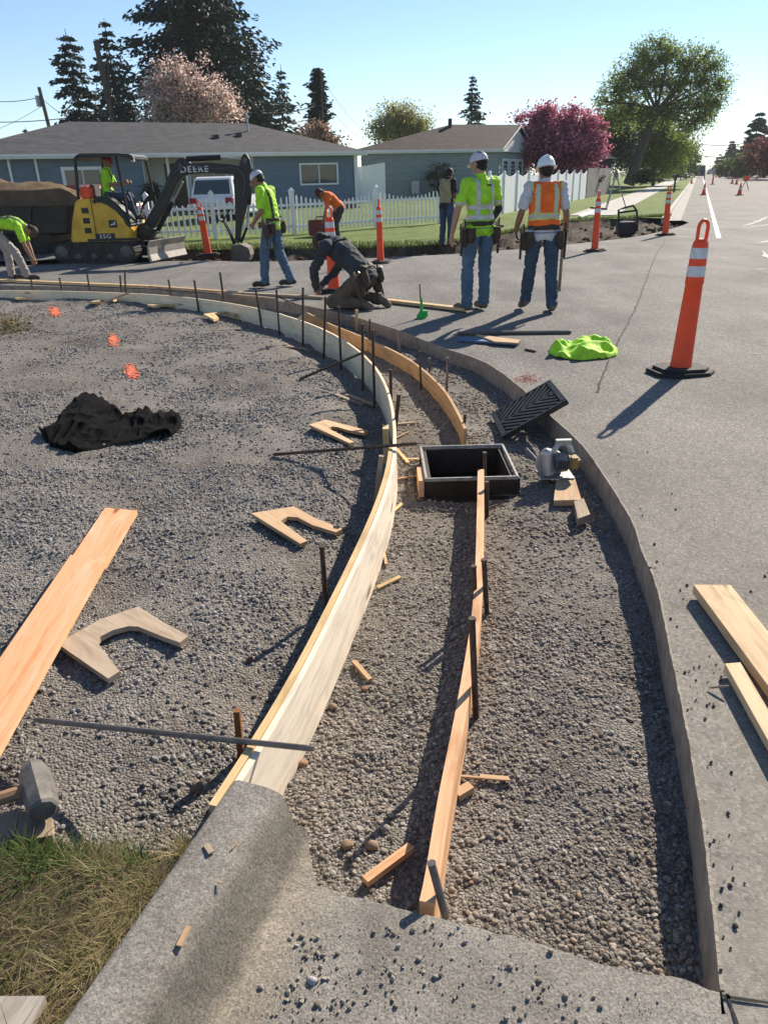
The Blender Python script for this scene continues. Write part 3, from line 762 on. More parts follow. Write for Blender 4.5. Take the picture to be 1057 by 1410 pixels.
# ================================================================ TREES
def cards(rg, pts, size, dirs=None, asp=0.5, droop=0.0):
    """leaf-shaped quads (diamonds) at the points, random or along dirs"""
    n = len(pts); size = size*rg.uniform(.6, 1.3, n)
    if dirs is None:
        d = rg.normal(size=(n, 3)); d[:, 2] *= .7
    else: d = dirs + rg.normal(size=(n, 3))*.35
    d /= np.linalg.norm(d, axis=1)[:, None]
    r = rg.normal(size=(n, 3)); w = np.cross(d, r); w /= np.linalg.norm(w, axis=1)[:, None]
    s = size[:, None]
    V = np.stack([pts - d*s*.5, pts + w*s*asp*.5, pts + d*s*.5, pts - w*s*asp*.5], 1).reshape(-1, 3)
    return V, (np.arange(n)*4)[:, None] + np.arange(4)[None]
m_bark = M('bark', (0.075, 0.058, 0.045), .95, .4, 3, bstr=.6, bscale=14, bdist=.03)
m_barkg = M('grey bark', (0.12, 0.105, 0.09), .95, .4, 3, bstr=.6, bscale=14, bdist=.03)
def conifer(base, H, W, label, seed, cols, bare=.06, per=0.55, droop=.35, leaf=.42, power=1.0, dens=1.0, group=None, name='fir_tree', trunk_r=None, gap=.0):
    base = Vector(base); rg = np.random.default_rng(seed); t = thing(name, label, 'tree', base, 0, group)
    mb = MB(); tr = trunk_r or H*.016
    mb.tube([(0, 0, -.3), (.1*rg.normal(), .1*rg.normal(), H*.5), (0, 0, H*.985)], [tr, tr*.6, .02], 7)
    P_, Dd = [], []; z = H*bare
    while z < H*.97:
        f_ = (z/H - bare)/(1-bare); rad = W/2*((1-f_)**power)*(.72+.5*rg.random()) + .12
        nb = max(4, int(3 + 5*dens))
        for b in range(nb):
            if rg.random() < gap: continue
            a = rg.uniform(0, 2*math.pi); ln = rad*rg.uniform(.55, 1.15); up = rg.uniform(-.05, .25)
            n = max(4, int(ln/leaf*5*dens)); s = np.sort(rg.random(n)**.75)
            zz = z + ln*(up*s - droop*s*s)
            sp = ln*.16*(1-s*.6)+.05
            x = np.cos(a)*ln*s + rg.normal(size=n)*sp; y = np.sin(a)*ln*s + rg.normal(size=n)*sp
            P_.append(np.stack([x, y, zz + rg.normal(size=n)*sp*.45 - .1*leaf], 1))
            dd = np.tile([math.cos(a), math.sin(a), -.35], (n, 1)); Dd.append(dd)
            if b % 2 == 0 and ln > 1: mb.tube([(0, 0, z), (math.cos(a)*ln*.5, math.sin(a)*ln*.5, z+ln*(up*.5-droop*.25)), (math.cos(a)*ln*.9, math.sin(a)*ln*.9, z+ln*(up*.9-droop*.81))], [tr*.25, tr*.12, .01], 4, cap=False)
        z += per*(.7+.6*rg.random())
    obj('trunk', mb, m_bark, t, local=True)
    P_ = np.concatenate(P_); Dd = np.concatenate(Dd); V, F = cards(rg, P_, leaf, Dd, .42)
    o = np_obj('crown', V, F, [leafmat(*c) for c in cols], t, False, None, rg.integers(0, len(cols), len(F))); return t
def broadleaf(base, label, seed, blobs, cols, leaf=.2, nclump=120, per=45, csd=.45, trunk=None, tr=.25, limbs=None, name='broadleaf_tree', twigs=True, bark=None, cat='tree'):
    """blobs: (x,y,z,rx,ry,rz) relative to the base; trunk: path of points"""
    base = Vector(base); rg = np.random.default_rng(seed); t = thing(name, label, cat, base)
    lk = .42 if len(blobs) < 12 else .26
    mb = MB(); top = Vector(trunk[-1]); mb.tube(trunk, [tr*(1-.45*k/(len(trunk)-1)) for k in range(len(trunk))], 9)
    P_ = []
    vol = np.array([b[3]*b[4]*b[5] for b in blobs]); vol = vol**.8/ (vol**.8).sum()
    for (x, y, z, rx, ry, rz), f_ in zip(blobs, vol):
        c = Vector((x, y, z)); mid = top.lerp(c, .5) + Vector(rg.normal(size=3)*.25*rx); mid.z -= .1*rz
        mb.tube([top.lerp(Vector(trunk[-2]), .15), mid, c], [tr*lk, tr*lk*.6, tr*.07], 6, cap=False)
        n = max(3, int(nclump*f_))
        d = rg.normal(size=(n, 3)); d /= np.linalg.norm(d, axis=1)[:, None]; rad = rg.random(n)**.45
        cc = np.array([x, y, z]) + d*rad[:, None]*np.array([rx, ry, rz])
        for q in cc:
            m_ = int(per*rg.uniform(.4, 1.5)); P_.append(q + rg.normal(size=(m_, 3))*csd*np.array([1, 1, .75])*rg.uniform(.6, 1.3))
            if twigs:
                e = c.lerp(Vector(q), .45) + Vector(rg.normal(size=3)*.12*rx)
                mb.tube([c.lerp(mid, .25*rg.random()), e, Vector(q)], [tr*.09, tr*.05, .008], 4, cap=False)
    obj('trunk', mb, bark or m_bark, t, local=True)
    P_ = np.concatenate(P_); V, F = cards(rg, P_, leaf, None, .6)
    np_obj('crown', V, F, [leafmat(*c) for c in cols], t, False, None, rg.integers(0, len(cols), len(F))); return t
DK = [('fir dark', (0.022, 0.042, 0.026), .12), ('fir mid', (0.035, 0.062, 0.034), .15), ('fir blue', (0.03, 0.055, 0.045), .12)]
def base_at(px, Y, z=.2):
    p = A(px, 240, Y); return Vector((p.x, p.y, z))
def ztop(px, py, Y): return A(px, py, Y).z
def wpx(w, Y): return w*Y/1018/.93
def fir(px, ytop, w, Y, label, seed, **k):
    b = base_at(px, Y); H = ztop(px, ytop, Y) - b.z
    return conifer(b, H, wpx(w, Y), label, seed, DK, **k)
# px positions shift with the camera roll along a tall trunk: x taken near the tree foot
fir(124, 34, 82, 62, 'dark fir left of the bare utility pole, behind the blue house', 11, power=.6, droop=.25, leaf=.38, dens=1.9, gap=.12)
fir(176, 20, 74, 66, 'slim dark fir between the utility pole and the tallest fir', 12, power=.6, droop=.3, leaf=.38, dens=1.8, gap=.15)
fir(292, -90, 215, 64, 'tallest dark fir, its top above the pale pink cherry', 13, power=.5, droop=.18, leaf=.42, per=.45, dens=2.4, gap=.12, trunk_r=.4)
fir(362, 74, 84, 68, 'dark pointed fir just right of the tallest fir', 14, power=.7, droop=.35, leaf=.38, dens=2.4)
fir(397, 84, 48, 80, 'loose blue-green fir left of the narrow columnar tree', 15, power=.75, droop=.3, leaf=.38, dens=1.7, gap=.1)
fir(648, 100, 62, 85, 'sparse tiered fir standing behind the brown roofed house', 16, power=.8, droop=.22, leaf=.36, dens=1.8, gap=.4, per=.4)
fir(48, 172, 42, 120, 'small distant fir at the far left beside the leaning pole', 17, power=.8, leaf=.6)
fir(4, 176, 34, 90, 'dark fir cut by the left edge of the picture', 18, power=.8, leaf=.5)
# narrow columnar cypress
conifer(base_at(444, 72), ztop(441, 90, 72)-.2, wpx(35, 72), 'narrow columnar dark evergreen beside the pale pole', 19, DK, power=.42, droop=-.4, leaf=.36, dens=2.8, per=.4, name='columnar_tree', bare=.02)
PK = [('blossom pale', (0.85, 0.66, 0.60), .55, .8), ('blossom mid', (0.68, 0.50, 0.46), .55, .8), ('bronze leaf', (0.34, 0.22, 0.17), .4, .8)]
def blobpx(Y, base, items):
    out = []
    for (px, py, w, h) in items:
        p = A(px, py, Y) - base; out.append((p.x, rnd.uniform(-.5, .5), p.z, wpx(w, Y)/2, wpx((w+h)/2, Y)/2, wpx(h, Y)/2))
    return out
b = base_at(262, 56); broadleaf(b, 'pale pink cherry in blossom rising behind the blue house roof', 21, blobpx(56, b, [(240,104,56,50),(262,128,90,50),(292,140,80,44),(222,138,56,46),(318,154,40,26),(255,160,120,24),(275,85,16,12)]), PK, .16, 420, 36, .27, [(0,0,0),(.1,0,2),(0,.1,3.2)], .22, name='cherry_tree')
b = base_at(442, 52); broadleaf(b, 'low peach coloured blossom bush above the right end of the blue roof', 22, blobpx(52, b, [(432,182,32,18),(450,190,34,18)]), [('peach leaf', (.36,.24,.16), .4, .8), ('peach dark', (.24,.17,.11), .3, .8)], .2, 40, 60, .3, [(0,0,0),(0,0,2.4)], .12, name='blossom_bush', cat='bush')
b = base_at(553, 70); broadleaf(b, 'pale yellow-green tree coming into leaf between the two houses', 23, blobpx(70, b, [(545,158,44,30),(572,172,40,26),(530,180,38,28),(558,184,70,24)]), [('spring leaf', (.40,.38,.16), .5, .8), ('spring dark', (.26,.26,.11), .45, .8)], .2, 230, 46, .42, [(0,0,0),(0,0,3.2),(.1,0,4.4)], .22, name='spring_tree')
b = base_at(768, 56); broadleaf(b, 'deep pink flowering cherry tree behind the white scalloped fence', 24, blobpx(56, b, [(732,178,46,44),(768,176,60,44),(806,184,46,40),(762,206,100,44),(800,208,60,40),(722,196,30,30),(748,155,26,20),(790,158,26,18),(815,170,20,18)]), [('cherry pink', (.66,.27,.36), .5, .8), ('cherry plum', (.24,.06,.10), .4, .8), ('cherry deep', (.44,.14,.20), .45, .8)], .22, 420, 62, .30, [(0,0,0),(0,0,1.4),(.1,0,2.2)], .2, name='cherry_tree')
YM = 74
b = base_at(866, YM, .1)
MG = [('maple green', (.18,.25,.06), .55, .8), ('maple olive', (.11,.16,.04), .5, .8), ('maple bright', (.34,.42,.10), .6, .8)]
trunkpx = [(865,254),(868,246),(875,225),(884,200),(895,172),(905,150)]
broadleaf(b, 'large spreading tree with leaning trunk beside the main road', 25, blobpx(YM, b, [(897,88,44,40),(920,72,44,34),(945,88,40,40),(868,98,44,36),(852,122,44,38),(880,118,44,34),(910,110,50,40),(938,118,44,40),(965,112,40,36),(980,92,34,36),(992,112,28,36),(986,138,36,34),(960,146,40,34),(930,148,40,26),(836,140,24,30),(846,160,26,24),(868,146,34,26),(972,166,28,22),(905,60,30,16),(966,80,26,26),(885,72,30,24),(955,168,40,30),(940,176,24,24),(838,168,26,30),(884,158,40,24),(915,165,36,22)]), MG, .20, 900, 34, .36,
          [tuple(A(x, y, YM)-b) for x, y in trunkpx], .55, name='broadleaf_tree')
b = base_at(900, 84, .1); broadleaf(b, 'light green leafy tree growing behind the leaning trunk', 26, blobpx(84, b, [(888,180,54,60),(914,192,50,60),(866,200,34,66),(932,206,34,56),(895,224,84,34),(905,168,50,34)]), [('fresh leaf', (.24,.29,.07), .55, .8), ('lime leaf', (.13,.19,.035), .5, .8)], .24, 400, 50, .5, [(0,0,0),(0,0,2),(.2,0,3)], .2)
b = base_at(838, 80, .1); broadleaf(b, 'dull grey-green tree between the pink cherry and the leaning trunk', 27, blobpx(80, b, [(838,170,36,54),(852,200,40,56),(832,210,34,46),(855,156,30,36)]), [('fir mid', (0.035, 0.062, 0.034), .15), ('sage leaf', (.09,.11,.06), .35, .8)], .26, 200, 45, .5, [(0,0,0),(0,0,3),(.2,0,5)], .2)
for i, (px, top, w, Y) in enumerate(((912,200,24,120),(930,196,30,130),(944,206,20,160),(940,212,18,200))):
    b = base_at(px, Y, .1); broadleaf(b, ['dark leafy tree behind the white road sign', 'rounded dark tree left of the road, half way down', 'small hazy tree where the left kerb vanishes', 'farthest hazy tree on the left of the road'][i], 28+i, blobpx(Y, b, [(px, (top+238)/2, w, 238-top), (px+4, top+12, w*.7, 20)]), [('fir mid', (0.035, 0.062, 0.034), .15), ('maple olive', (.055,.085,.025), .35, .8)], .5, 110, 30, .8, [(0,0,0),(0,0,4)], .25)
# right side of the main road
for i, (px, top, w, Y) in enumerate(((1001,192,30,210),(1032,150,54,150),(1022,182,26,170),(1060,158,34,140),(987,212,20,260))):
    fir(px, top, w, Y, ['distant fir standing alone right of the road', 'tall fir on the right side of the road', 'shorter fir left of the tall fir across the road', 'fir at the right edge of the picture across the road', 'faint smallest fir at the end of the road on the right'][i], 40+i, leaf=.75, power=.85, dens=2.4, per=.7)
RB = [('russet leaf', (.20,.07,.05), .35, .8), ('russet dark', (.10,.045,.035), .3, .8)]
for i, (px, cy, w, h, Y) in enumerate(((1052,212,34,26,120),(1030,224,26,16,135),(1004,230,26,12,170),(1076,208,40,40,110))):
    b = base_at(px, Y, .1); broadleaf(b, ['russet tree across the road, largest of the reddish ones', 'middle reddish tree across the road', 'smallest brownish tree across the road', 'reddish tree cut by the right edge of the picture'][i], 50+i, blobpx(Y, b, [(px, cy, w, h), (px-w*.2, cy+6, w*.7, h*.7)]), RB if i in (0, 3) else [('maple olive', (.055,.085,.025), .35, .8)], .5, 130, 30, .7, [(0,0,0),(0,0,2.2)], .2)
# shrubs by the houses
SH = [('shrub green', (.05,.075,.03), .3, .8), ('fir dark', (0.022, 0.042, 0.026), .12)]
def shrub(px, py, w, h, Y, label, seed, cols=SH, leaf=.11, n=60):
    b = A(px, py+h/2, Y); b.z = max(b.z, yz(b.x, b.y)-.05)
    return broadleaf(b, label, seed, blobpx(Y, b, [(px, py, w, h), (px+w*.15, py-h*.15, w*.6, h*.6)]), cols, leaf, n, 36, .14, [(0,0,0),(0,0,.3)], .03, name='shrub', cat='shrub')
shrub(605, 250, 34, 40, 47, 'dark round shrub against the sage house wall', 60)
shrub(700, 256, 50, 20, 46, 'low dark hedge under the gable windows of the sage house', 61, n=70)
shrub(770, 250, 110, 16, 55, 'dark clipped hedge showing over the white scalloped fence', 62, n=110, leaf=.16)
shrub(70, 208, 22, 26, 80, 'dark shrubby tree at the foot of the leaning utility pole', 63, leaf=.3, n=50)
shrub(210, 268, 18, 24, 36, 'small dark shrub on the porch of the blue house', 64, n=40)
shrub(482, 289, 24, 16, 36, 'reddish low shrub behind the pickets beside the white gate', 65, RB, n=30)
shrub(884, 243, 30, 12, 66, 'low green bushes at the foot of the leaning trunk', 66, [('lime leaf', (.13,.19,.035), .5, .8), ('shrub green', (.05,.075,.03), .3, .8)], .2, 60)
shrub(100, 186, 60, 14, 60, 'light green treetops over the left slope of the blue roof', 67, [('lime leaf', (.13,.19,.035), .5, .8)], .25, 40)

# ================================================================ UTILITY POLES AND WIRES
m_pole = M('pole timber', (.10,.075,.055), .9, .3, 3)
def pole(x0, y0, x1, y1, Y, r, label, arm=0, tx=False):
    top = A(x0, y0, Y); bot = A(x1, y1, Y); d = (bot-top).normalized(); t0 = (top.z+.2)/-d.z; foot = top + d*t0
    t = thing('utility_pole', label, 'utility pole', foot); mb = MB(); mb.tube([foot, top], [r*1.25, r], 9); obj('pole', mb, m_pole, t)
    if arm: mb = MB(); c = top + d*.5; mb.box(c, (arm, .12, .12)); obj('crossarm', mb, m_pole, t)
    if tx: mb = MB(); c = top + d*1.6 + Vector((-.4, 0, 0)); mb.tube([c, c+Vector((0,0,.9))], .24, 12); obj('transformer', mb, m_pipe, t)
    return top
pt1 = pole(54, 120, 73, 195, 80, .16, 'leaning utility pole with a transformer at the far left', 0, True)
pt2 = pole(132, 57, 156, 168, 58, .17, 'tall leaning bare utility pole between the two left firs')
pt3 = pole(149, 84, 153, 150, 60, .07, 'thin grey mast beside the tall leaning pole')
pt4 = pole(442, 100, 444, 172, 68, .07, 'pale slender pole in front of the columnar evergreen')
pole(1011, 198, 1012, 232, 160, .2, 'distant utility pole right of the road', 2.5)
m_wire = M('wire', (.06,.06,.065), .6)
def wire(a, b, sag, label, r=.018, grp='overhead wires'):
    mb = MB(); pts = []
    for k in range(13):
        t = k/12; p = a.lerp(b, t); p.z -= sag*4*t*(1-t); pts.append(p)
    mb.tube(pts, r, 4, cap=False); solo('overhead_wire', mb, m_wire, label, 'wire', grp, org=a)
wire(A(-60,130,80), pt1+Vector((0,0,-.8)), .5, 'wire from the left edge to the top of the leaning pole', .03)
wire(pt1+Vector((0,0,-.8)), A(140,164,60), .8, 'wire from the leaning pole down to the tall pole', .03)
wire(A(-60,166,70), A(170,150,60), .4, 'low pale wire crossing left of the tall pole', .03)
wire(A(-40,190,90), A(60,145,80), .3, 'thin wire slanting up to the leaning pole', .02)
wire(pt2+Vector((0,0,-1.2)), A(127,185,57), .0, 'guy wire running down left of the tall pole', .02)
wire(A(318,152,60), A(432,147,66), .3, 'pale wire in front of the right fir, upper one', .04)
wire(A(318,168,60), A(432,163,66), .3, 'pale wire in front of the right fir, lower one', .03)
wire(A(312,112,62), A(560,235,75), .6, 'long thin wire falling from the firs to the gap between houses', .018)
wire(pt4+Vector((0,0,-.3)), A(530,200,80), .8, 'upper thin wire from the pale pole to the right', .016)
wire(pt4+Vector((0,0,-1.8)), A(530,205,80), .8, 'lower thin wire from the pale pole to the right', .016)
wire(A(950,196,150), A(1075,184,130), 1.0, 'upper wire crossing above the far road', .05)
wire(A(950,212,150), A(1075,206,130), .8, 'lower wire crossing above the far road', .05)
# ================================================================ FORMWORK AND FOREGROUND
w_pale = wood('pale plywood', (0.80, 0.70, 0.56), (0.58, 0.47, 0.32), (0.48, 0.42, 0.34))
w_far = wood('cream plywood', (0.84, 0.69, 0.48), (0.66, 0.50, 0.31), (0.60, 0.46, 0.30))
w_yel = wood('fresh yellow pine', (0.66, 0.47, 0.24), (0.50, 0.32, 0.14))
w_or = wood('orange fir plank', (0.78, 0.38, 0.20), (0.62, 0.24, 0.09), (0.72, 0.50, 0.34))
w_red = wood('reddish fir', (0.70, 0.42, 0.24), (0.50, 0.25, 0.11))
w_tan = wood('tan plywood', (0.50, 0.34, 0.20), (0.36, 0.22, 0.12))
w_old = wood('weathered board', (0.36, 0.28, 0.20), (0.20, 0.14, 0.10))
w_grey = wood('grey board', (0.38, 0.34, 0.29), (0.22, 0.19, 0.16))
m_steel = M('rusty steel stake', (0.085, 0.055, 0.04), 0.65, 0.5, 30, metal=0.35, bstr=.3, bscale=200, bdist=.001)
m_steelg = M('scuffed steel bar', (0.16, 0.14, 0.13), 0.5, 0.4, 25, metal=0.5, bstr=.3, bscale=200, bdist=.001)
# --- white curb form: near plank, then thin bent boards one behind another
iN = min(range(len(WB)), key=lambda k: (WB[k] - P(545, 618, ZW)).length)
def bz(p): return float(bed(np.array([p.x]), np.array([p.y]), False)[0])
near = [p.copy() for p in WB[:iN+1]]
t = thing('curb_form_board', 'nearest pale form board, running from the old curb end up past the drain frame', 'form board', (near[0].x, near[0].y, 0), 0, 'form boards of the curb return')
mb = MB(); mb.ribbon(near, -.16, .022, -1); obj('backing_board', mb, w_yel, t)
near2 = []
for k, p in enumerate(near):
    d = (near[min(k+1, len(near)-1)] - near[max(k-1, 0)]).normalized(); near2.append(p + Vector((d.y, -d.x, 0))*.003 + Vector((0, 0, -.003)))
mb = MB(); mb.ribbon(near2, -.155, .02, 1); obj('face_board', mb, w_pale, t)
cuts = [iN-1, iN+19, iN+37, iN+53, len(WB)-1]; LBL = ['thin bent white form board just beyond the drain, edge on then turning left', 'second bent white form board, facing the gravel lot behind the slanting rods', 'third bent form board, curving away left of the kneeling worker', 'farthest form board, reaching the left edge of the picture']
for j in range(4):
    a, b = cuts[j], min(cuts[j+1], len(WB)-1)
    if b-a < 3: continue
    pts = [WB[k] + Vector((0, 0, -.004 - .004*(j % 2))) for k in range(a, b+1)]
    mb = MB(); mb.ribbon(pts, -.15 if j < 2 else -.09, .02, 1, u0=j*3.3); solo('curb_form_board', mb, w_far, LBL[j], 'form board', 'form boards of the curb return')
# splice block behind the joint
mb = MB(); c = WB[iN]; mb.box((c.x-.035, c.y+.42, -.01), (.04, .09, .24)); solo('splice_block', mb, w_yel, 'yellow timber splice block on the lot side of the white form where it bends', 'wood block')
# --- gutter lip form (front) and centre board
FB = spline([P(x, y, -.005) for x, y in ((417,428),(449,444),(481,457),(519,473),(555,491),(584,512),(610,538),(629,570),(638,590))], 6)
mb = MB(); mb.ribbon(FB, -.16, .022, -1); solo('gutter_form_board', mb, wood('orange bent board', (.50,.33,.18), (.36,.20,.09)), 'bent orange-brown gutter form curving toward the drain frame', 'form board', smooth=False)
cb = spline([P(x, y, .0) for x, y in ((657.5,646),(655,760),(650,840),(641,900),(623,1000),(602,1100),(586,1200),(577,1240))], 5)
for _ in range(5): cb = [cb[0]] + [cb[k]*.5 + (cb[k-1]+cb[k+1])*.25 for k in range(1, len(cb)-1)] + [cb[-1]]
mb = MB(); mb.ribbon(cb, -.17, .036, -1); solo('gutter_form_board', mb, w_red, 'straight reddish 2x board standing on edge from the near slab to the drain frame', 'form board')
# --- long narrow boards lying on the road beyond the trench
def flatboard(a, b, w, h, z, m, label, name='screed_board', cat='board', ends=None):
    a = P(*a, z); b = P(*b, z); mb = MB(); mb.bar(a - Vector((0,0,h/2)), b - Vector((0,0,h/2)), w, h); return solo(name, mb, m, label, cat)
flatboard((-60,382),(206,393), .09, .035, .05, w_yel, 'long light board lying on the road at the far left')
flatboard((207,393),(334,402), .09, .035, .05, w_tan, 'light board on the road continuing right of the far left one')
flatboard((326,402),(446,408), .09, .035, .04, w_old, 'darker board on the road in front of the walking worker')
flatboard((516,410),(642,424), .10, .035, .05, w_yel, 'light board on the road running right of the kneeling worker to the boot')
flatboard((300,403),(380,410), .04, .03, .035, w_old, 'short dark batten beside the light boards left of the kneeling worker')

# --- old curb and gutter, lofted along the street direction
def curb_mat():
    m, nt, b = newmat('old curb concrete'); v = mapped(nt, 'Position')
    c = ramp(nt, noise_t(nt, v, 150, 5, .75), [(.3, (.11,.103,.094)), (.48, (.26,.243,.218)), (.7, (.45,.43,.395))])
    c = mixc(nt, c, ramp(nt, noise_t(nt, v, 5, 6, .65, .4), [(.3, (.70,.68,.65)), (.62, (1.08,1.07,1.04))]), 1, 'MULTIPLY')
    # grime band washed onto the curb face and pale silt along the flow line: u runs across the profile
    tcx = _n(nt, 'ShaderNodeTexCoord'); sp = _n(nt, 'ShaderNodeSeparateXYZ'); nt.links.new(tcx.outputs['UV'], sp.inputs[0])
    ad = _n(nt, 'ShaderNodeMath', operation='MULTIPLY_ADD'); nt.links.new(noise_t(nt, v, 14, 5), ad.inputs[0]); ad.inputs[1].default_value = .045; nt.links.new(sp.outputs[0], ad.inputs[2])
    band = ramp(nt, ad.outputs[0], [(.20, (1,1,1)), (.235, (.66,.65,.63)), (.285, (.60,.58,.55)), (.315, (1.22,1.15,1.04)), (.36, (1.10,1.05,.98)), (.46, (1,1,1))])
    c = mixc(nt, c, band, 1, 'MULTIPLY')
    nt.links.new(c, b.inputs['Base Color']); b.inputs['Roughness'].default_value = .93; b.inputs['Specular IOR Level'].default_value = .2
    p = bump(nt, b, noise_t(nt, v, 160, 5, .8), .9, .004); bump(nt, b, noise_t(nt, v, 22, 4), .5, .008, p); return m
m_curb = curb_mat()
GD = Vector((.335, .942, 0)).normalized(); GN = Vector((GD.y, -GD.x, 0)); G0 = P(410, 1213, 0)
sec = [(-.24,-.3),(-.24,.118),(-.232,.128),(-.222,.131),(-.14,.131),(-.118,.129),(-.102,.121),(-.09,.105),(-.073,.055),(-.056,.022),(-.034,.008),(-.005,.002),(.05,.0)]
def loft(sec, s0, s1, n, jit=.0):
    mb = MB(); m_ = len(sec)
    for i in range(n+1):
        s = s0 + (s1-s0)*i/n
        for (u, z) in sec:
            q = G0 + GN*u + GD*s; d = jit*noise.noise(Vector((q.x*18, q.y*18, z*30))); mb.v.append(q + Vector((d*.4, 0, z + d)))
    for i in range(n):
        for k in range(m_-1):
            ua, ub_ = sec[k][0]+.30, sec[k+1][0]+.30; mb.face((i*m_+k, i*m_+k+1, (i+1)*m_+k+1, (i+1)*m_+k), [(ua, i*.03), (ub_, i*.03), (ub_, i*.03+.03), (ua, i*.03+.03)])
    return mb, m_, n
mb, m_, n_ = loft(sec, -4, .0, 120, .004)
# finished end: the curb projects a little further than the gutter, broken and rounded
for k in range(m_):
    last = mb.v[n_*m_+k]; u = sec[k][0]; ext = .13 if u < -.03 else .13*max(0, (.03-u)/.06)
    if u < .01: mb.v[n_*m_+k] = last + GD*(ext + .012*noise.noise(last*21))
i0 = len(mb.v)
for k in range(m_): q = mb.v[n_*m_+k]; mb.v.append(Vector((q.x, q.y, -.3)))
for k in range(m_-1): mb.face((n_*m_+k, n_*m_+k+1, i0+k+1, i0+k))
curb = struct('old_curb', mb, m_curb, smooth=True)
# gutter pan
R0 = P(993, 1364, 0); endl = [G0 + GN*.05]
N = 40
mb = MB()
for k in range(N+1):
    q = (G0 + GN*.02).lerp(R0 + Vector((-.004, 0, 0)), k/N); q += GD*(.010*noise.noise(q*9) + .006*noise.noise(q*33)); q.z = .0; endl.append(q)
e = [q for q in endl[1:]]
for j, off in enumerate((0, .06, .2, .5, 1.0, 2.0, 4.0)):
    for k, q in enumerate(e): b = q - GD*off; mb.v.append(Vector((b.x, b.y, .0 if j else -.003)))
for j in range(6):
    for k in range(N): uu = [(.32 + .9*t/N, j) for t in (k, k+1)]; mb.face((j*(N+1)+k, j*(N+1)+k+1, (j+1)*(N+1)+k+1, (j+1)*(N+1)+k), [uu[0], uu[1], uu[1], uu[0]])
i0 = len(mb.v)
for q in e: mb.v.append(Vector((q.x, q.y, -.25)))
for k in range(N): mb.face((k, k+1, i0+k+1, i0+k))
for q in range(len(mb.v)):
    if mb.v[q].z > -.01: mb.v[q].z += .001
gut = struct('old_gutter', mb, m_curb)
# --- drain frame, pit and grate
FX0, FX1, FY0, FY1, FZ = .238, .782, 3.945, 4.52, -.03
m_iron = M('cast iron', (.05,.046,.043), .5, .4, 18, metal=.6, bstr=.5, bscale=90, bdist=.003)
m_irust = M('rusty iron', (.11,.055,.03), .8, .5, 14, metal=.2, bstr=.6, bscale=70, bdist=.003)
df = thing('storm_drain', 'open square cast iron drain frame around a black pit', 'drain frame', ((FX0+FX1)/2, (FY0+FY1)/2, FZ-.12))
mb = MB(); th = .018
xm, ym = (FX0+FX1)/2, (FY0+FY1)/2; W_, D_ = FX1-FX0, FY1-FY0
for nm, c, s in (('front_rim', (xm, FY0+th/2, FZ-.01), (W_, th, .02)), ('back_rim', (xm, FY1-th/2, FZ-.01), (W_, th, .02)), ('side_rim', (FX0+th/2, ym, FZ-.01), (th, D_-2*th, .02)), ('side_rim', (FX1-th/2, ym, FZ-.01), (th, D_-2*th, .02))):
    mb = MB(); mb.box(c, s); obj(nm, mb, M('worn iron rim', (.36,.34,.31), .55, .4, 25, metal=.1, bstr=.3, bscale=120), df, bevel=.004)
mb = MB()
for c, s in (((xm, FY0+.03, FZ-.10), (W_+.02, .022, .16)), ((xm, FY1-.03, FZ-.10), (W_, .022, .16)), ((FX0+.03, ym, FZ-.10), (.022, D_-.085, .16)), ((FX1-.03, ym, FZ-.10), (.022, D_-.085, .16))): mb.box(c, s)
mb.box((xm, FY0-.02, FZ-.125), (W_+.10, .05, .012)); mb.box((FX0-.028, ym, FZ-.125), (.05, D_, .012))
obj('wall', mb, M('drain iron', (.05,.036,.028), .7, .5, 14, metal=.3, bstr=.5, bscale=70), df)
mb = MB(); mb.box((FX0-.018, FY0+.12, FZ-.07), (.03, .22, .11)); obj('side_board', mb, w_red, df)
mb = MB(); z0, z1 = -1.6, -.15; x0, x1, y0, y1 = FX0+.03, FX1-.03, FY0+.03, FY1-.03
mb.v = [Vector(p) for p in ((x0,y0,z0),(x1,y0,z0),(x1,y1,z0),(x0,y1,z0),(x0,y0,z1),(x1,y0,z1),(x1,y1,z1),(x0,y1,z1))]
for q in ((0,1,2,3),(0,1,5,4),(1,2,6,5),(2,3,7,6),(3,0,4,7)): mb.face(q)
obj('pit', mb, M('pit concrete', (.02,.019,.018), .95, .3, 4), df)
# grate leaning on the pavement edge
a0 = Vector((.835, 4.86, -.115)); ey = Vector((.0, 1, .01)).normalized(); ex = Vector((.435, .13, .255)).normalized(); ex = (ex - ey*ex.dot(ey)).normalized(); ez = ex.cross(ey)
GW, GL_, GT = .50, .54, .035
gr = thing('drain_grate', 'cast iron grate with chevron bars leaning on the pavement edge', 'drain grate', a0)
def gp_(u, v, w=0): return a0 + ex*u + ey*v + ez*w
Rm = Matrix((ex, ey, ez)).transposed()
for (u, v, su, sv) in ((GW/2, .015, GW, .03), (GW/2, GL_-.015, GW, .03), (.02, GL_/2, .04, GL_-.06), (GW-.02, GL_/2, .04, GL_-.06)):
    mb = MB(); mb.box(gp_(u, v), (su, sv, GT), Rm); obj('edge', mb, m_iron, gr, bevel=.004)
mb = MB(); mb.box(gp_(GW/2, GL_/2), (GW-.08, .02, GT*.8), Rm); obj('spine', mb, m_iron, gr)
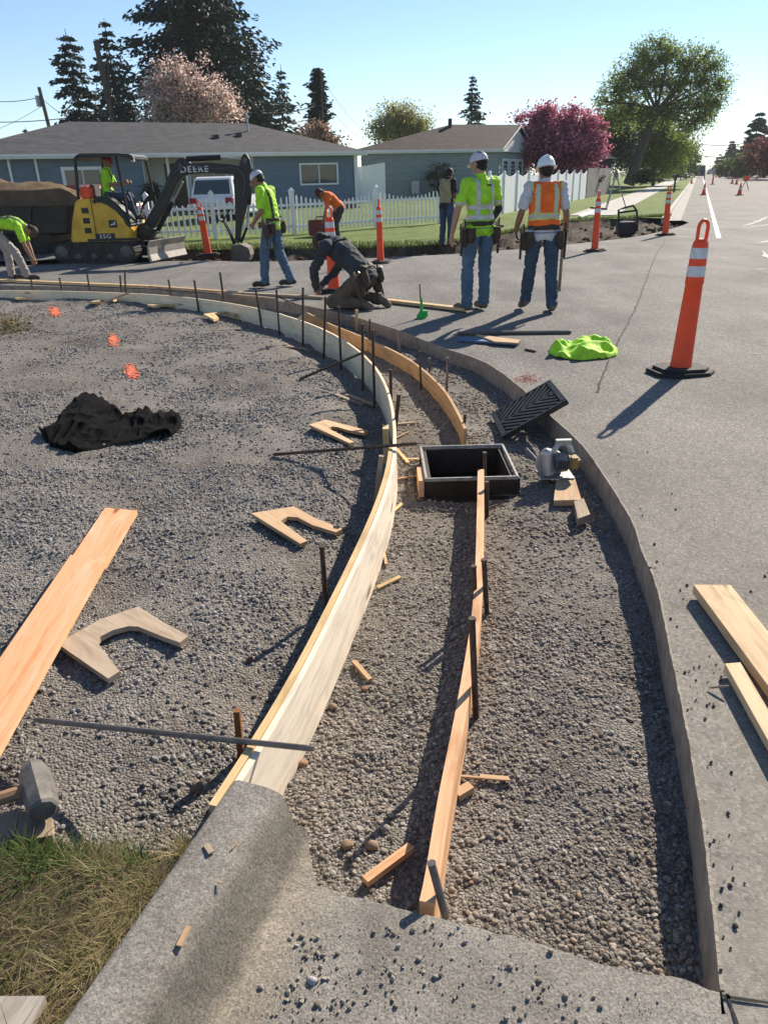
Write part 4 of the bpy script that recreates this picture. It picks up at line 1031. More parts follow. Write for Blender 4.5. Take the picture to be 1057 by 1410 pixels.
for side in (0, 1):
    for k in range(-5, 9):
        u0 = .04 + k*.056; v0, v1 = (GL_/2-.01, .03) if side == 0 else (GL_/2+.01, GL_-.03)
        ln = abs(v1-v0); pa = [u0, v0]; pb = [u0 + ln*.85, v1]
        lo, hi = .045, GW-.045
        def cut(p, q, lim):
            t = (lim-p[0])/(q[0]-p[0]); return [lim, p[1]+(q[1]-p[1])*t]
        if pb[0] <= lo+.02 or pa[0] >= hi-.02: continue
        if pa[0] < lo: pa = cut(pa, pb, lo)
        if pb[0] > hi: pb = cut(pa, pb, hi)
        mb = MB(); mb.bar(gp_(*pa), gp_(*pb), .022, GT*.9, up=ez); obj('bar', mb, m_iron, gr)
# --- steel and timber stakes
def stake(tx, ty, bx, by, label, r=.009, m=None, cat='stake', grp='stakes along the forms', dY=0.0, sq=False, deep=.08):
    b = L(bx, by); t_ = A(tx, ty, b.y + dY); d = (t_-b).normalized(); mb = MB()
    if sq: mb.bar(b - d*deep, t_, r*2, r*2, up=(0, 1, 0))
    else: mb.tube([b - d*deep, t_ - d*.012, t_ - d*.01, t_], [r, r, r*1.25, r*1.15], 8)
    return solo('wood_stake' if sq else 'steel_stake', mb, m or m_steel, label, 'stake', grp, org=b)
lot = [(43,385,47,411),(82,382.5,88.6,414.6),(120,376.5,126.5,415),(165.5,379,168,416),(172,371.6,173.5,416.4),(232,385,238,420.5),(267.5,386,274,429.5),(303,375,310.5,432.5),(352,398,360,450),(380.5,399,385,462),(417,396,417,476.5),(448,409,445.5,494),(466,422,469.6,509),(499,446,499.5,538),(513,454,515.6,562),(537.5,508.7,538.8,588)]
ON = ['first','second','third','fourth','fifth','sixth','seventh','eighth','ninth','tenth','eleventh','twelfth','thirteenth','fourteenth','fifteenth','sixteenth']
for i, s in enumerate(lot): stake(*s, ON[i] + ' thin steel stake from the left in the row before the bent white form', r=.014 if i < 8 else .012)
stake(549, 543, 540, 628, 'dark steel stake leaning against the bend of the white form beside the drain', r=.013)
stake(524.8, 627.5, 515.5, 709, 'brown square stake in the shade left of the white form, near the drain', r=.013, sq=True, m=w_old)
stake(443, 752, 450, 850, 'brown steel stake standing in the shaded dip left of the near form board', r=.011)
stake(326, 978, 332.5, 1046, 'rusty orange-brown stake at the near end of the form, under the long bar', r=.0095, m=M('bright rust', (.26,.10,.03), .8, .4, 20), sq=True)
stake(491, 426.6, 491, 455, 'pale wooden stake right behind the kneeling worker', sq=True, r=.018, m=w_tan)
stake(509, 439.5, 507.6, 484, 'thin stake between the white form and the bent gutter form', r=.009)
stake(547.8, 464, 550.5, 484, 'leaning pale wooden stake beyond the bent gutter form', sq=True, r=.014, m=w_tan)
stake(577.4, 483, 579.6, 537, 'steel stake on the inner side of the bent gutter form', r=.010)
stake(591, 493, 591, 513, 'short steel stake just outside the bent gutter form', r=.012, m=m_steelg)
stake(616, 492, 614.4, 543, 'tall steel stake outside the bent gutter form', r=.011, m=m_steelg)
stake(640, 570.4, 637.8, 608, 'steel stake at the end of the bent gutter form by the frame', r=.010)
stake(537, 512, 537.5, 540, 'short stake hidden behind the bend of the white form', r=.009)
stake(462, 420, 463, 436, 'small pale stake under the hands of the kneeling worker', sq=True, r=.012, m=w_tan)
stake(403, 408, 404, 424, 'short thin stake at the start of the bent gutter form', r=.008)
stake(667, 622.6, 667, 676, 'steel stake inside the drain frame at the end of the centre board', r=.011, deep=.1)
stake(669.6, 663, 670, 712, 'brown steel stake below the drain frame beside the centre board', r=.012)
stake(652, 779, 655, 850, 'steel stake on the left of the centre board, upper one', r=.010)
stake(666, 770, 670, 846, 'steel stake on the right of the centre board', r=.011)
stake(649.5, 851, 655, 988, 'longest steel stake on the left of the centre board', r=.011)
mb = MB(); mb.tube([P(613,1262,-.05), P(611,1254,-.03), P(594,1190,.07), P(593.5,1188,.074)], [.010,.010,.010,.012], 8); solo('steel_stake', mb, m_steelg, 'thick leaning stake at the near end of the centre board', 'stake', 'stakes along the forms')
# --- bars lying across the forms
def rod(a, b, label, r=.008, m=None, name='steel_bar'):
    mb = MB(); d = (b-a).normalized(); mb.tube([a, a+d*.02, b-d*.02, b], [r*.7, r, r, r*.75], 8); return solo(name, mb, m or m_steelg, label, 'steel bar')
rod(P(48, 991, .085), P(432, 1031, .146), 'long steel bar lying across the near end of the form board', .0085)
rod(L(376, 628, .01), P(574, 611, .165), 'long brown bar lying across the form beside the drain frame', .010, m_steel)
rod(L(412, 524, .01), P(503, 484, .15), 'slanting rod leaning from the lot onto the bent white form', .012, m_steel)
rod(L(411, 432, .12), P(380, 407, .30), 'thin slanting rod propped beside the third bent form', .012, m_steel)
rod(P(629, 459, .02), P(786, 457, .02), 'long dark pole lying on the road right of the trench', .022, M('dark pole', (.13,.115,.10), .7))
rod(L(130, 420, .01), P(178, 403, .14), 'thin pale lath leaning on the form at the far left', .014, w_tan, 'lath')
rod(P(722, 481, .01), P(737, 484, .01), 'small dark stick lying on the road beside the bright green vest', .010, m_steel)
rod(P(975, 947, .008), P(1003, 944.5, .03), 'short brown splinter sticking out from the small right hand board', .004, w_old, 'splinter')
# --- plywood templates with a slot, lying on the gravel
def template(px, label, th=.020, z=None, m=None):
    zz = z if z is not None else None; pts = []
    c = [sum(p[0] for p in px)/len(px), sum(p[1] for p in px)/len(px)]; q0 = L(*c)
    gr_ = [L(*p) for p in px]; Am = np.array([[g.x, g.y, 1] for g in gr_]); co_ = np.linalg.lstsq(Am, np.array([g.z for g in gr_]), rcond=None)[0]
    for g in gr_: pts.append(Vector((g.x, g.y, co_[0]*g.x + co_[1]*g.y + co_[2] + th + (.016 if th < .025 else .035))))
    mb = MB(); mb.slab(pts, th); return solo('plywood_template', mb, m or w_tan, label, 'template', 'U shaped plywood templates lying on the gravel')
template([(81,896),(99,888),(142,867),(193,847),(228,867),(262,888.5),(250,898),(222,885),(192,872),(179,872),(159,878.5),(141,888.5),(136,895),(152,916),(167,936.5),(152,947.5)][::-1], 'nearest U shaped plywood template, touching the orange plank', th=.022, m=wood('grey tan plywood', (.46,.36,.26), (.34,.25,.17)))
template([(347,718.4),(405,705),(438,722),(472,740),(463,743),(430,729.5),(410,720),(397,719.7),(387,726.4),(405,740),(424,753),(414,757)][::-1], 'second U shaped plywood template, pointing at the shaded dip', th=.02)
template([(426,594),(448.7,583),(507,600),(502,604.5),(478,599),(465,594),(457,593),(452,596),(488,615),(481,616.5)][::-1], 'third U shaped plywood template, just above the bar across the form', th=.02)
template([(203.6,424.5),(232,420),(243,424.5),(238,426),(229,422.5),(213,425),(222,428),(216,429.5)][::-1], 'small distant template left of the eighth stake', th=.03, m=w_yel)
template([(281,439),(314.5,433.5),(328,439.4),(322,441),(313,437),(296,440),(302,444.5),(295,446.5)][::-1], 'small template right of the others by the bent form', th=.03, m=w_yel)
template([(125,419),(155.6,414),(162,418),(157,419),(152,416.5),(136,419),(140,421.5),(131,423.5)][::-1], 'small template lying by the fourth stake at the far left', th=.03, m=w_yel)
template([(15,413),(58,411),(55,413.5),(30,415),(40,416),(24,417)][::-1], 'thin far template beside the first stake', th=.03, m=w_yel)
# --- planks
def plank(a, b, c, d, th, label, m, name='plank', tilt=0):
    mb = MB(); mb.slab([a, b, c, d], th); return solo(name, mb, m, label, 'plank')
TL, TR = P(145, 699, .03), P(189, 703, .03); dL = (P(0, 905, .03)-TL).normalized(); dR = (P(0, 1040, .03)-TR).normalized(); dd = (dL*.45+dR*.55).normalized()
wv = (TR-TL)
J = TL + dd*.56
m_or2 = w_or
plank(TL, TR, TR+dd*.60, J, .02, 'upper orange stained plank, its far end on the gravel', w_or)
plank(J+Vector((0,0,.012))-dd*.01, TR+dd*.60+Vector((.0,0,.012))-dd*.01, TR+dd*2.6+wv*.12+Vector((0,0,.012)), J+dd*2.0+Vector((0,0,.012)), .02, 'lower orange stained plank, overlapping the first and leaving the picture at the left', w_or)
def road_plank(a, b, c, z, th, label, m, ln=1.6):
    A_, B_, C_ = P(*a, z), P(*b, z), P(*c, z); d = (C_-A_).normalized(); mb = MB(); mb.slab([B_, A_, A_+d*ln, B_+d*ln], th); return solo('plank', mb, m, label, 'plank')
w_lp = wood('light pine plank', (.58,.42,.25), (.44,.29,.15)); w_lp2 = wood('light pine plank two', (.62,.47,.29), (.48,.33,.18))
road_plank((954.6,805),(994,805),(1057,944), .055, .038, 'wide light plank lying on the road at the right edge', w_lp)
road_plank((995,805.3),(1005,805.3),(1057,884), .050, .038, 'narrow light plank pressed against the wide plank at the right edge', w_lp2)
road_plank((997.6,913.6),(1018.5,912),(1057,1020), .045, .030, 'shorter light board below the wide plank at the right edge', w_lp2)
mb = MB(); a, b, c = P(-40, 1372, .13), P(62, 1371, .13), P(40, 1412, .13); mb.slab([b, a, a+(c-b)*4, b+(c-b)*4], .03); solo('board_scrap', mb, w_grey, 'grey board scrap in the grass at the bottom left corner', 'board')
# wood under the mallet
for k, (q, lab) in enumerate(((((-20,1128),(28,1112),(18,1162),(-30,1166)), 'brown board scrap under the mallet handle at the left edge'), (((28,1116),(72,1126),(72,1150),(20,1160)), 'dark board scrap right under the mallet head'))):
    mb = MB(); mb.slab([P(x, y, .055+.004*k) for x, y in q][::-1], .03); solo('board_scrap', mb, w_old, lab, 'board')
# --- sledge head mallet
hc0, hc1 = P(46, 1062, .108), P(60, 1112, .108); ax = (hc1-hc0); Lh = ax.length; ax.normalize()
ml = thing('sledge_hammer', 'worn steel sledge hammer with octagonal head lying at the left edge', 'hammer', Vector((hc0.x, hc0.y, .02)))
mb = MB(); r = .040
mb.tube([hc0-ax*.015, hc0-ax*.002, hc0+ax*.012, hc0+ax*Lh*.5, hc1-ax*.008, hc1+ax*.006, hc1+ax*.014], [r*.72, r*.9, r*.98, r*1.03, r*.98, r*.9, r*.74], 8)
obj('head', mb, M('worn steel', (.15,.135,.12), .6, .45, 22, metal=.15, bstr=.6, bscale=90, bdist=.002), ml)
mid = hc0.lerp(hc1, .45); sdv = (P(0, 1098, .108)-P(32, 1088, .108)).normalized()
mb = MB(); mb.tube([mid+sdv*.03, mid+sdv*.2, mid+sdv*.55], [.019, .017, .016], 10); obj('handle', mb, wood('old hickory handle', (.34,.20,.11), (.22,.12,.06)), ml)
# --- chips and offcuts
def chip(a, b, w, label, m=None, th=.010, up=.01, name='wood_chip'):
    A_, B_ = L(*a, up), L(*b, up+.004); mb = MB(); mb.bar(A_, B_, w, th); return solo(name, mb, m or w_tan, label, 'wood chip')
chip((487,914),(510,941), .018, 'tan stick lying in the gravel left of the centre board', w_tan, .014)
chip((520,812),(551,798), .022, 'pale wood shim near the middle of the form board', w_yel, .010)
chip((503,1220),(566,1174), .024, 'largest reddish offcut near the old curb end', w_red, .020, .016)
chip((529,765),(532,781), .014, 'tiny upright shim beside the form board', w_tan)
chip((541,707),(553,697), .020, 'white shim below the drain frame corner', w_yel)
chip((618,1071),(702,1079), .007, 'long thin splinter right of the centre board', w_tan, .006)
chip((700,1076),(660,1074), .016, 'flat end of a splinter right of the centre board', w_tan, .006)
chip((628,1100),(648,1089), .030, 'wedge shaped tan block against the centre board', w_tan, .024, .012)
chip((540,586),(572,584), .03, 'dark scrap of wood in the trench above the frame', w_old)
chip((546,620),(562,640), .02, 'yellow shim leaning between the form and the frame', w_yel, .008)
chip((554,634),(578,635), .018, 'small pale lath beside the drain frame', w_yel, .008)
chip((545,662),(580,657), .012, 'thin strip running from the form to the frame', w_tan, .008)
chip((545,605),(563,597), .012, 'thin twig like splinter above the frame', w_tan, .006)
for k, (a, b, m) in enumerate((((460,544),(500,560),w_old),((478,545),(520,562),w_tan),((368,478),(420,481),w_old),((390,476),(424,484),w_tan))):
    chip(a, b, .04, ['dark lath in the shade left of the bend, lower one', 'light lath in the shade left of the bend', 'dark lath lying below the eleventh stake', 'light lath crossing the dark one below the eleventh stake'][k], m, .012, .01, 'lath')
mb = MB(); a, b = P(417, 428, .12), P(396, 461, .0); mb.bar(L(396, 461, .03), P(420, 432, .17), .02, .10, up=(0,1,.3)); solo('wood_wedge', mb, w_old, 'dark wooden brace crossing the form at the start of the gutter form', 'wood brace')
def curbpt(px, py): return P(px, py, .131)
for a, b, w, lab in (((247,1304),(261,1278),.013,'pale sliver of wood on the old curb top'),((284,1164),(292,1177),.014,'brown crumb of wood near the end of the old curb'),((320,1170),(328,1160),.003,'thin straw on the old curb, upper'),((300,1215),(306,1219),.003,'curled shaving on the old curb')):
    A_, B_ = curbpt(*a)+Vector((0,0,.003)), curbpt(*b)+Vector((0,0,.006)); mb = MB(); mb.bar(A_, B_, w, .004); solo('wood_chip', mb, w_tan if 'brown' not in lab else w_old, lab, 'wood chip')
# --- blocks by the saw
mb = MB(); mb.slab([P(x, y, -.10) for x, y in ((762,689),(800,688),(790,655),(765,662))], .035); solo('wood_block', mb, w_tan, 'tan offcut with a chewed edge under the saw', 'wood block')
mb = MB(); mb.slab([P(x, y, -.09) for x, y in ((795,714),(812,708),(803,686),(790,690))], .045); solo('wood_block', mb, w_old, 'small grey-red block below the saw offcut', 'wood block')
# --- circular saw lying on the blocks
sw = thing('circular_saw', 'yellow and grey circular saw resting by the pavement edge', 'saw', L(765, 662))
S0 = Vector(sw['_o']) + Vector((0, 0, .03))
m_sawg = M('grey tool body', (.16,.155,.15), .6, .4, 20, bstr=.3); m_sawy = M('dusty tool yellow', (.36,.24,.08), .6, .35, 20, bstr=.2); m_sawl = M('pale alloy', (.45,.44,.42), .45, .25, 20, metal=.5)
mb = MB(); mb.tube([S0+Vector((-.02,-.02,.09)), S0+Vector((.05,-.02,.10))], .058, 14); mb.tube([S0+Vector((.05,-.02,.10)), S0+Vector((.075,-.02,.10))], [.05,.035], 14); obj('motor', mb, m_sawg, sw, bevel=.006)
for k in range(5):
    mb = MB(); mb.box(S0+Vector((-.01+.013*k, -.079, .10)), (.005,.006,.06)); obj('cooling_slot', mb, m_blk, sw)
mb = MB(); mb.box(S0+Vector((.09,-.03,.10)), (.06,.09,.07)); obj('battery', mb, m_sawy, sw, bevel=.012)
mb = MB(); mb.tube(spline([S0+Vector((.09,.02,.14)), S0+Vector((.06,.03,.19)), S0+Vector((.01,.03,.19)), S0+Vector((-.03,.02,.14))], 5), .016, 8); mb.box(S0+Vector((.035,.03,.205)), (.09,.03,.03)); obj('handle', mb, m_sawl, sw)
mb = MB(); mb.tube([S0+Vector((-.06,-.05,.03)), S0+Vector((-.075,-.03,.15))], [.028,.032], 10); mb.ell(S0+Vector((-.075,-.03,.155)), (.033,.033,.035)); obj('front_grip', mb, m_sawl, sw, smooth=True)
mb = MB(); mb.lathe([(.0,-.012),(.085,-.012),(.088,0),(.085,.012),(0,.012)], S0+Vector((-.035,.035,.07)), 28, rot=Matrix.Rotation(R(80),3,'X')); obj('blade_guard', mb, m_sawl, sw)
mb = MB(); mb.lathe([(.0,-.001),(.078,-.001),(.078,.001),(0,.001)], S0+Vector((-.035,.052,.05)), 32, rot=Matrix.Rotation(R(80),3,'X')); obj('blade', mb, m_steelg, sw)
mb = MB(); mb.box(S0+Vector((-.01,.0,.012)), (.20,.15,.006)); obj('base_plate', mb, m_sawl, sw)
mb = MB(); mb.tube([S0+Vector((-.09,.05,.06)), S0+Vector((-.16,.16,.12))], .012, 8); obj('side_bar', mb, m_sawg, sw)

# --- cloth heaps
def heap(name, px, z, hgt, mats, label, cat, seed, folds=9, res=.012, edge=.05, ridge=.6, dirs=(1, .4), lump=(.30, .5, 4)):
    poly = [P(x, y, z) for x, y in px]; xs_ = [p.x for p in poly]; ys_ = [p.y for p in poly]
    gx = np.arange(min(xs_)-.02, max(xs_)+.02, res); gy = np.arange(min(ys_)-.02, max(ys_)+.02, res*1.3)
    X, Y = np.meshgrid(gx, gy); ins = np.zeros(X.shape, bool); dist = np.full(X.shape, 9.)
    n = len(poly)
    for i in range(n):
        ax, ay, bx, by = poly[i].x, poly[i].y, poly[(i+1) % n].x, poly[(i+1) % n].y
        cr = ((ay > Y) != (by > Y)) & (X < (bx-ax)*(Y-ay)/((by-ay) if by != ay else 1e-9)+ax); ins ^= cr
        dx, dy = bx-ax, by-ay; t = np.clip(((X-ax)*dx+(Y-ay)*dy)/(dx*dx+dy*dy+1e-12), 0, 1); dist = np.minimum(dist, np.hypot(X-ax-t*dx, Y-ay-t*dy))
    sd = np.where(ins, dist, -dist); prof = np.clip(sd/edge, 0, 1); prof = np.sin(prof*np.pi/2)**.8
    wx = X + .08*vnoise(X, Y, 5, seed); wy = Y + .08*vnoise(X, Y, 5, seed+1)
    def rid(s, k): return 1-np.abs(2*vnoise(wx*dirs[0], wy*dirs[1], s, seed+k)-1)
    h = lump[0] + ridge*(rid(folds, 2)**1.8*.6 + rid(folds*2.1, 3)**1.6*.3 + rid(folds*4.5, 6)*.10) + lump[1]*(vnoise(X, Y, lump[2], seed+4)-.4)
    Z = z + .004 + prof*hgt*np.clip(h, .08, 2)
    idx = -np.ones(X.shape, int); keep = sd > -res*.6; idx[keep] = np.arange(keep.sum()); V = np.stack([X[keep], Y[keep], Z[keep]], 1)
    q = np.stack([idx[:-1,:-1], idx[:-1,1:], idx[1:,1:], idx[1:,:-1]], -1).reshape(-1, 4); q = q[(q >= 0).all(1)]
    org = np.array([V[:, 0].mean(), V[:, 1].mean(), z]); o = np_obj(name, V-org, q, mats); o.location = org
    return tag(o, label, cat)
m_black = M('black jacket cloth', (.003,.003,.0035), .95, .5, 8, spec=.08, bstr=.4, bscale=120, bdist=.002)
q = L(140, 600); heap('black_jacket', [(52,587),(66,596),(72,594),(85,580),(90,566),(104,556),(116,545),(134,548),(152,558),(166,570),(176,580),(196,576),(206,568),(214,574),(236,570),(250,576),(250,590),(236,600),(210,602),(190,606),(160,612),(128,622),(106,627),(96,624),(70,616),(60,606)][::-1], q.z, .072, [m_black], 'crumpled black jacket thrown on the gravel lot', 'jacket', 5, 6.5, .005, .03, 1.15, lump=(-.12, .9, 4))
m_hv = M('hi-vis lime cloth', (.38,.74,.03), .75, .25, 14, bstr=.3, bscale=150, bdist=.002)
m_hvo = M('hi-vis orange cloth', (.95,.16,.02), .75, .2, 10, bstr=.3, bscale=150, bdist=.002)
m_refl = M('reflective tape', (.55,.56,.52), .35, .2, 20, bstr=.15, bscale=200, bdist=.001)
heap('lime_vest', [(756,481),(768,476),(784,473),(800,472),(818,471),(834,476),(850,484),(849,490),(836,494),(818,495),(800,497),(780,495),(764,492),(756,488)][::-1], .004, .085, [m_hv], 'bright lime vest dropped in a heap on the road', 'vest', 9, 5, .006, .05, .25, (1, 1), (.55, 1.4, 11))
# white and blue boards beside the pole
mb = MB(); mb.slab([P(x, y, .03) for x, y in ((632,464),(700,466),(716,470),(712,473),(690,472),(630,467))][::-1], .02); solo('painted_board', mb, M('blue stained board', (.10,.17,.28), .8, .6, 14), 'blue stained board lying in the shadow on the road', 'board')
mb = MB(); mb.slab([P(x, y, .045) for x, y in ((655,460),(716,468),(712,472),(680,470))][::-1], .015); solo('painted_board', mb, w_tan, 'pale board end poking out over the blue stained board', 'board')
# green marking wand
g0 = P(580, 438, 0); wd = thing('marking_wand', 'thin wand standing in a bright green foot on the road', 'marking wand', g0); m_grn = M('green plastic', (.03,.42,.08), .45, .2, 8)
mb = MB(); mb.tube([g0+Vector((0,0,.05)), A(577.5, 391, g0.y)], .009, 7); obj('rod', mb, M('grey rod', (.12,.11,.10), .5), wd)
mb = MB(); mb.lathe([(.055,0),(.06,.03),(.035,.06),(.02,.09),(.015,.20),(.011,.24)], g0, 12); mb.box(g0+Vector((.045,0,.05)), (.06,.03,.07)); obj('foot', mb, m_grn, wd, smooth=True)
# survey paint on the gravel
m_paint = M('fluorescent orange paint', (.95,.22,.10), .8, .3, 60, bstr=.6, bscale=120)
for k, (px, py, w, h, lab) in enumerate(((76,429.5,15,12,'farthest orange paint mark on the gravel'),(156,468.5,13,15,'middle orange paint mark on the gravel'),(181,512,16,17,'nearest orange paint mark on the gravel'))):
    mb = MB()
    for i in range(260):
        a = max(-.6, min(.6, rnd.gauss(0, .25)))*w + px; b = max(-.6, min(.6, rnd.gauss(0, .25)))*h + py + (a-px)*.3; q = L(a, b, .004); r = rnd.uniform(.007, .016); mb.ell(q, (r, r, r*.5), n=3)
    solo('paint_mark', mb, m_paint, lab, 'paint mark', 'orange paint marks on the lot')
mb = MB()
for i in range(240):
    a = rnd.gauss(726, 9); b = rnd.gauss(521, 3.2); q = P(a, b, .003); r = rnd.uniform(.004, .012); mb.v += [q+Vector((r*math.cos(t), r*math.sin(t), 0)) for t in (0, 1.2, 2.5, 3.8, 5.1)]; n = len(mb.v); mb.face(range(n-5, n))
solo('paint_mark', mb, M('faded pink paint', (.30,.15,.13), .9, .3, 20), 'faded reddish paint spot on the road behind the grate', 'paint mark')

# ================================================================ STONES (instanced)
def stone_mat(name, cols):
    m, nt, b = newmat(name); oi = _n(nt, 'ShaderNodeObjectInfo'); v = mapped(nt, 'Object')
    c = ramp(nt, oi.outputs['Random'], [(i/(len(cols)-1), cc) for i, cc in enumerate(cols)])
    c = mixc(nt, c, ramp(nt, noise_t(nt, v, 1.5, 4), [(.3, (.75,.75,.75)), (.7, (1.12,1.12,1.12))]), 1, 'MULTIPLY')
    nt.links.new(c, b.inputs['Base Color']); b.inputs['Roughness'].default_value = .82; b.inputs['Specular IOR Level'].default_value = .3; return m
sm_tr = stone_mat('trench pebbles', [(.10,.085,.07),(.17,.15,.13),(.23,.20,.17),(.29,.24,.19),(.20,.155,.115),(.32,.29,.25),(.14,.125,.11),(.40,.37,.33),(.26,.195,.14)])
sm_lot = stone_mat('crushed grey stone', [(.10,.094,.086),(.18,.170,.156),(.25,.238,.22),(.31,.297,.276),(.21,.193,.17),(.37,.355,.33),(.15,.143,.132)])
def stones(cname, mat, round_):
    c = bpy.data.collections.new(cname); rg = np.random.default_rng(5)
    for i in range(9):
        if cname == 'pebble shapes': round_ = i % 3 == 0
        bm = bmesh.new(); bmesh.ops.create_icosphere(bm, subdivisions=2 if round_ else 1, radius=1)
        off = Vector((i*7.7, 3, 1)); sc = Vector((1, rnd.uniform(.65, .95), rnd.uniform(.45, .75)))
        for v_ in bm.verts:
            d = noise.noise(v_.co*(.9 if round_ else 1.6)+off)*(.28 if round_ else .55); v_.co = Vector((v_.co.x*sc.x, v_.co.y*sc.y, v_.co.z*sc.z))*(1+d)
        me = bpy.data.meshes.new('stone'); bm.to_mesh(me); bm.free(); me.materials.append(mat)
        if round_: me.polygons.foreach_set('use_smooth', [True]*len(me.polygons))
        o = bpy.data.objects.new('stone', me); c.objects.link(o)
    return c
c_tr = stones('pebble shapes', sm_tr, True); c_lot = stones('crushed stone shapes', sm_lot, False)
def scatter(name, pts, rad, coll, label, cat='gravel', seed=1):
    me = bpy.data.meshes.new(name); me.vertices.add(len(pts)); me.vertices.foreach_set('co', np.asarray(pts, np.float32).ravel())
    rg = np.random.default_rng(seed)
    at = me.attributes.new('rad', 'FLOAT', 'POINT'); at.data.foreach_set('value', np.asarray(rad, np.float32))
    ro = rg.uniform(-.5, .5, (len(pts), 3)); ro[:, 2] = rg.uniform(0, 6.28, len(pts))
    at = me.attributes.new('rot', 'FLOAT_VECTOR', 'POINT'); at.data.foreach_set('vector', ro.astype(np.float32).ravel())
    o = bpy.data.objects.new(name, me); COL.objects.link(o)
    ng = bpy.data.node_groups.new('scatter', 'GeometryNodeTree'); ng.interface.new_socket('Geometry', in_out='INPUT', socket_type='NodeSocketGeometry'); ng.interface.new_socket('Geometry', in_out='OUTPUT', socket_type='NodeSocketGeometry')
    N_ = ng.nodes; gi = N_.new('NodeGroupInput'); go = N_.new('NodeGroupOutput'); ip = N_.new('GeometryNodeInstanceOnPoints'); ci = N_.new('GeometryNodeCollectionInfo')
    ci.inputs['Collection'].default_value = coll; ci.inputs['Separate Children'].default_value = True; ci.inputs['Reset Children'].default_value = True
    ip.inputs['Pick Instance'].default_value = True
    a1 = N_.new('GeometryNodeInputNamedAttribute'); a1.data_type = 'FLOAT'; a1.inputs[0].default_value = 'rad'
    a2 = N_.new('GeometryNodeInputNamedAttribute'); a2.data_type = 'FLOAT_VECTOR'; a2.inputs[0].default_value = 'rot'
    l = ng.links.new; l(gi.outputs[0], ip.inputs['Points']); l(ci.outputs[0], ip.inputs['Instance']); l(a1.outputs[0], ip.inputs['Scale']); l(a2.outputs[0], ip.inputs['Rotation']); l(ip.outputs[0], go.inputs[0])
    md = o.modifiers.new('scatter', 'NODES'); md.node_group = ng
    return tag(o, label, cat, kind='stuff')
_REx = np.array([p.x for p in RE]); _REy = np.array([p.y for p in RE])
def re_x(y):  # x of pavement edge at a given y (first crossing)
    i = np.argsort(_REy[:90]); return np.interp(y, _REy[:90][i], _REx[:90][i])
def tri_sample(rg, n, x0, x1, y0, y1): return rg.uniform(x0, x1, n), rg.uniform(y0, y1, n)
_REp = np.array([(p.x, p.y) for p in RE])
def re_in(x, y, m=.0):
    """inside the pavement edge (towards the trench)"""
    best = np.full(x.shape, 1e9); sg = np.zeros(x.shape)
    for (ax, ay), (bx, by) in zip(_REp[:-1], _REp[1:]):
        dx, dy = bx-ax, by-ay; t = np.clip(((x-ax)*dx+(y-ay)*dy)/(dx*dx+dy*dy+1e-12), 0, 1); qx, qy = x-ax-t*dx, y-ay-t*dy; d = np.hypot(qx, qy); c = dx*qy-dy*qx; k = d < best
        best = np.where(k, d, best); sg = np.where(k, np.where(c > 0, 1, -1), sg)
    return best*sg > m
def clump(x, y, s, seed, lo=.25): return lo + (1-lo)*np.clip((vnoise(x, y, s, seed)-.3)*2.2, 0, 1)
def do_trench(y0, y1, dens, r0, r1, seed):
    rg = np.random.default_rng(seed); xa, xb = -.75, 1.35
    if y1 > 7.5: xa, xb = -7, 1.3
    n = int((xb-xa)*(y1-y0)*dens); x, y = tri_sample(rg, n, xa, xb, y0, y1); d = wb_sd(x, y)
    k = (d > .03) & re_in(x, y, .02) & (rg.random(n) < clump(x, y, 3.5, 5, .3))
    k &= ~((x > FX0-.02) & (x < FX1+.02) & (y > FY0-.03) & (y < FY1+.02))
    s_ = (x-G0.x)*GD.x + (y-G0.y)*GD.y; e_ = np.array([ (q.x-G0.x)*GD.x+(q.y-G0.y)*GD.y for q in e ]); eu = np.array([(q.x-G0.x)*GN.x+(q.y-G0.y)*GN.y for q in e]); u_ = (x-G0.x)*GN.x+(y-G0.y)*GN.y
    k &= s_ > np.interp(u_, eu, e_) + .012
    x, y = x[k], y[k]; r = r0 + (r1-r0)*rg.random(len(x))**(2.4 + 3*(1-clump(x, y, 2.2, 8, 0))); z = bed(x, y) + r*.1; return np.stack([x, y, z], 1), r
Ps, Rs = zip(do_trench(.9, 1.9, 24000, .0018, .0115, 61), do_trench(1.9, 3.1, 15000, .0022, .0118, 62), do_trench(3.1, 5.0, 5500, .0035, .014, 63), do_trench(5.0, 9, 1700, .008, .019, 64), do_trench(9, 13, 300, .012, .022, 65))
scatter('trench_gravel', np.concatenate(Ps), np.concatenate(Rs), c_tr, 'rounded brown and grey pebbles over the trench floor')
def do_lot(y0, y1, xa, dens, r0, r1, seed):
    rg = np.random.default_rng(seed); n = int((1.0-xa)*(y1-y0)*dens); x, y = tri_sample(rg, n, xa, 1.0, y0, y1); d = wb_sd(x, y)
    k = (d < -.03) & (np.abs(x) < y*.62+.75) & (rg.random(n) < clump(x, y, 2.5, seed, .12))
    x, y = x[k], y[k]; r = r0 + (r1-r0)*rg.random(len(x))**(3.0 + 3*(1-clump(x, y, 3, 3, 0))); z = bed(x, y) + r*.15; return np.stack([x, y, z], 1), r
Ps, Rs = zip(do_lot(1.15, 2.4, -2.1, 19000, .0020, .0125, 71), do_lot(2.4, 4.2, -3.2, 9500, .0026, .0125, 72), do_lot(4.2, 7, -4.6, 5200, .0035, .0145, 73), do_lot(7, 12, -7, 1300, .006, .018, 74))
scatter('lot_gravel', np.concatenate(Ps), np.concatenate(Rs), c_lot, 'fine crushed grey stone covering the lot')
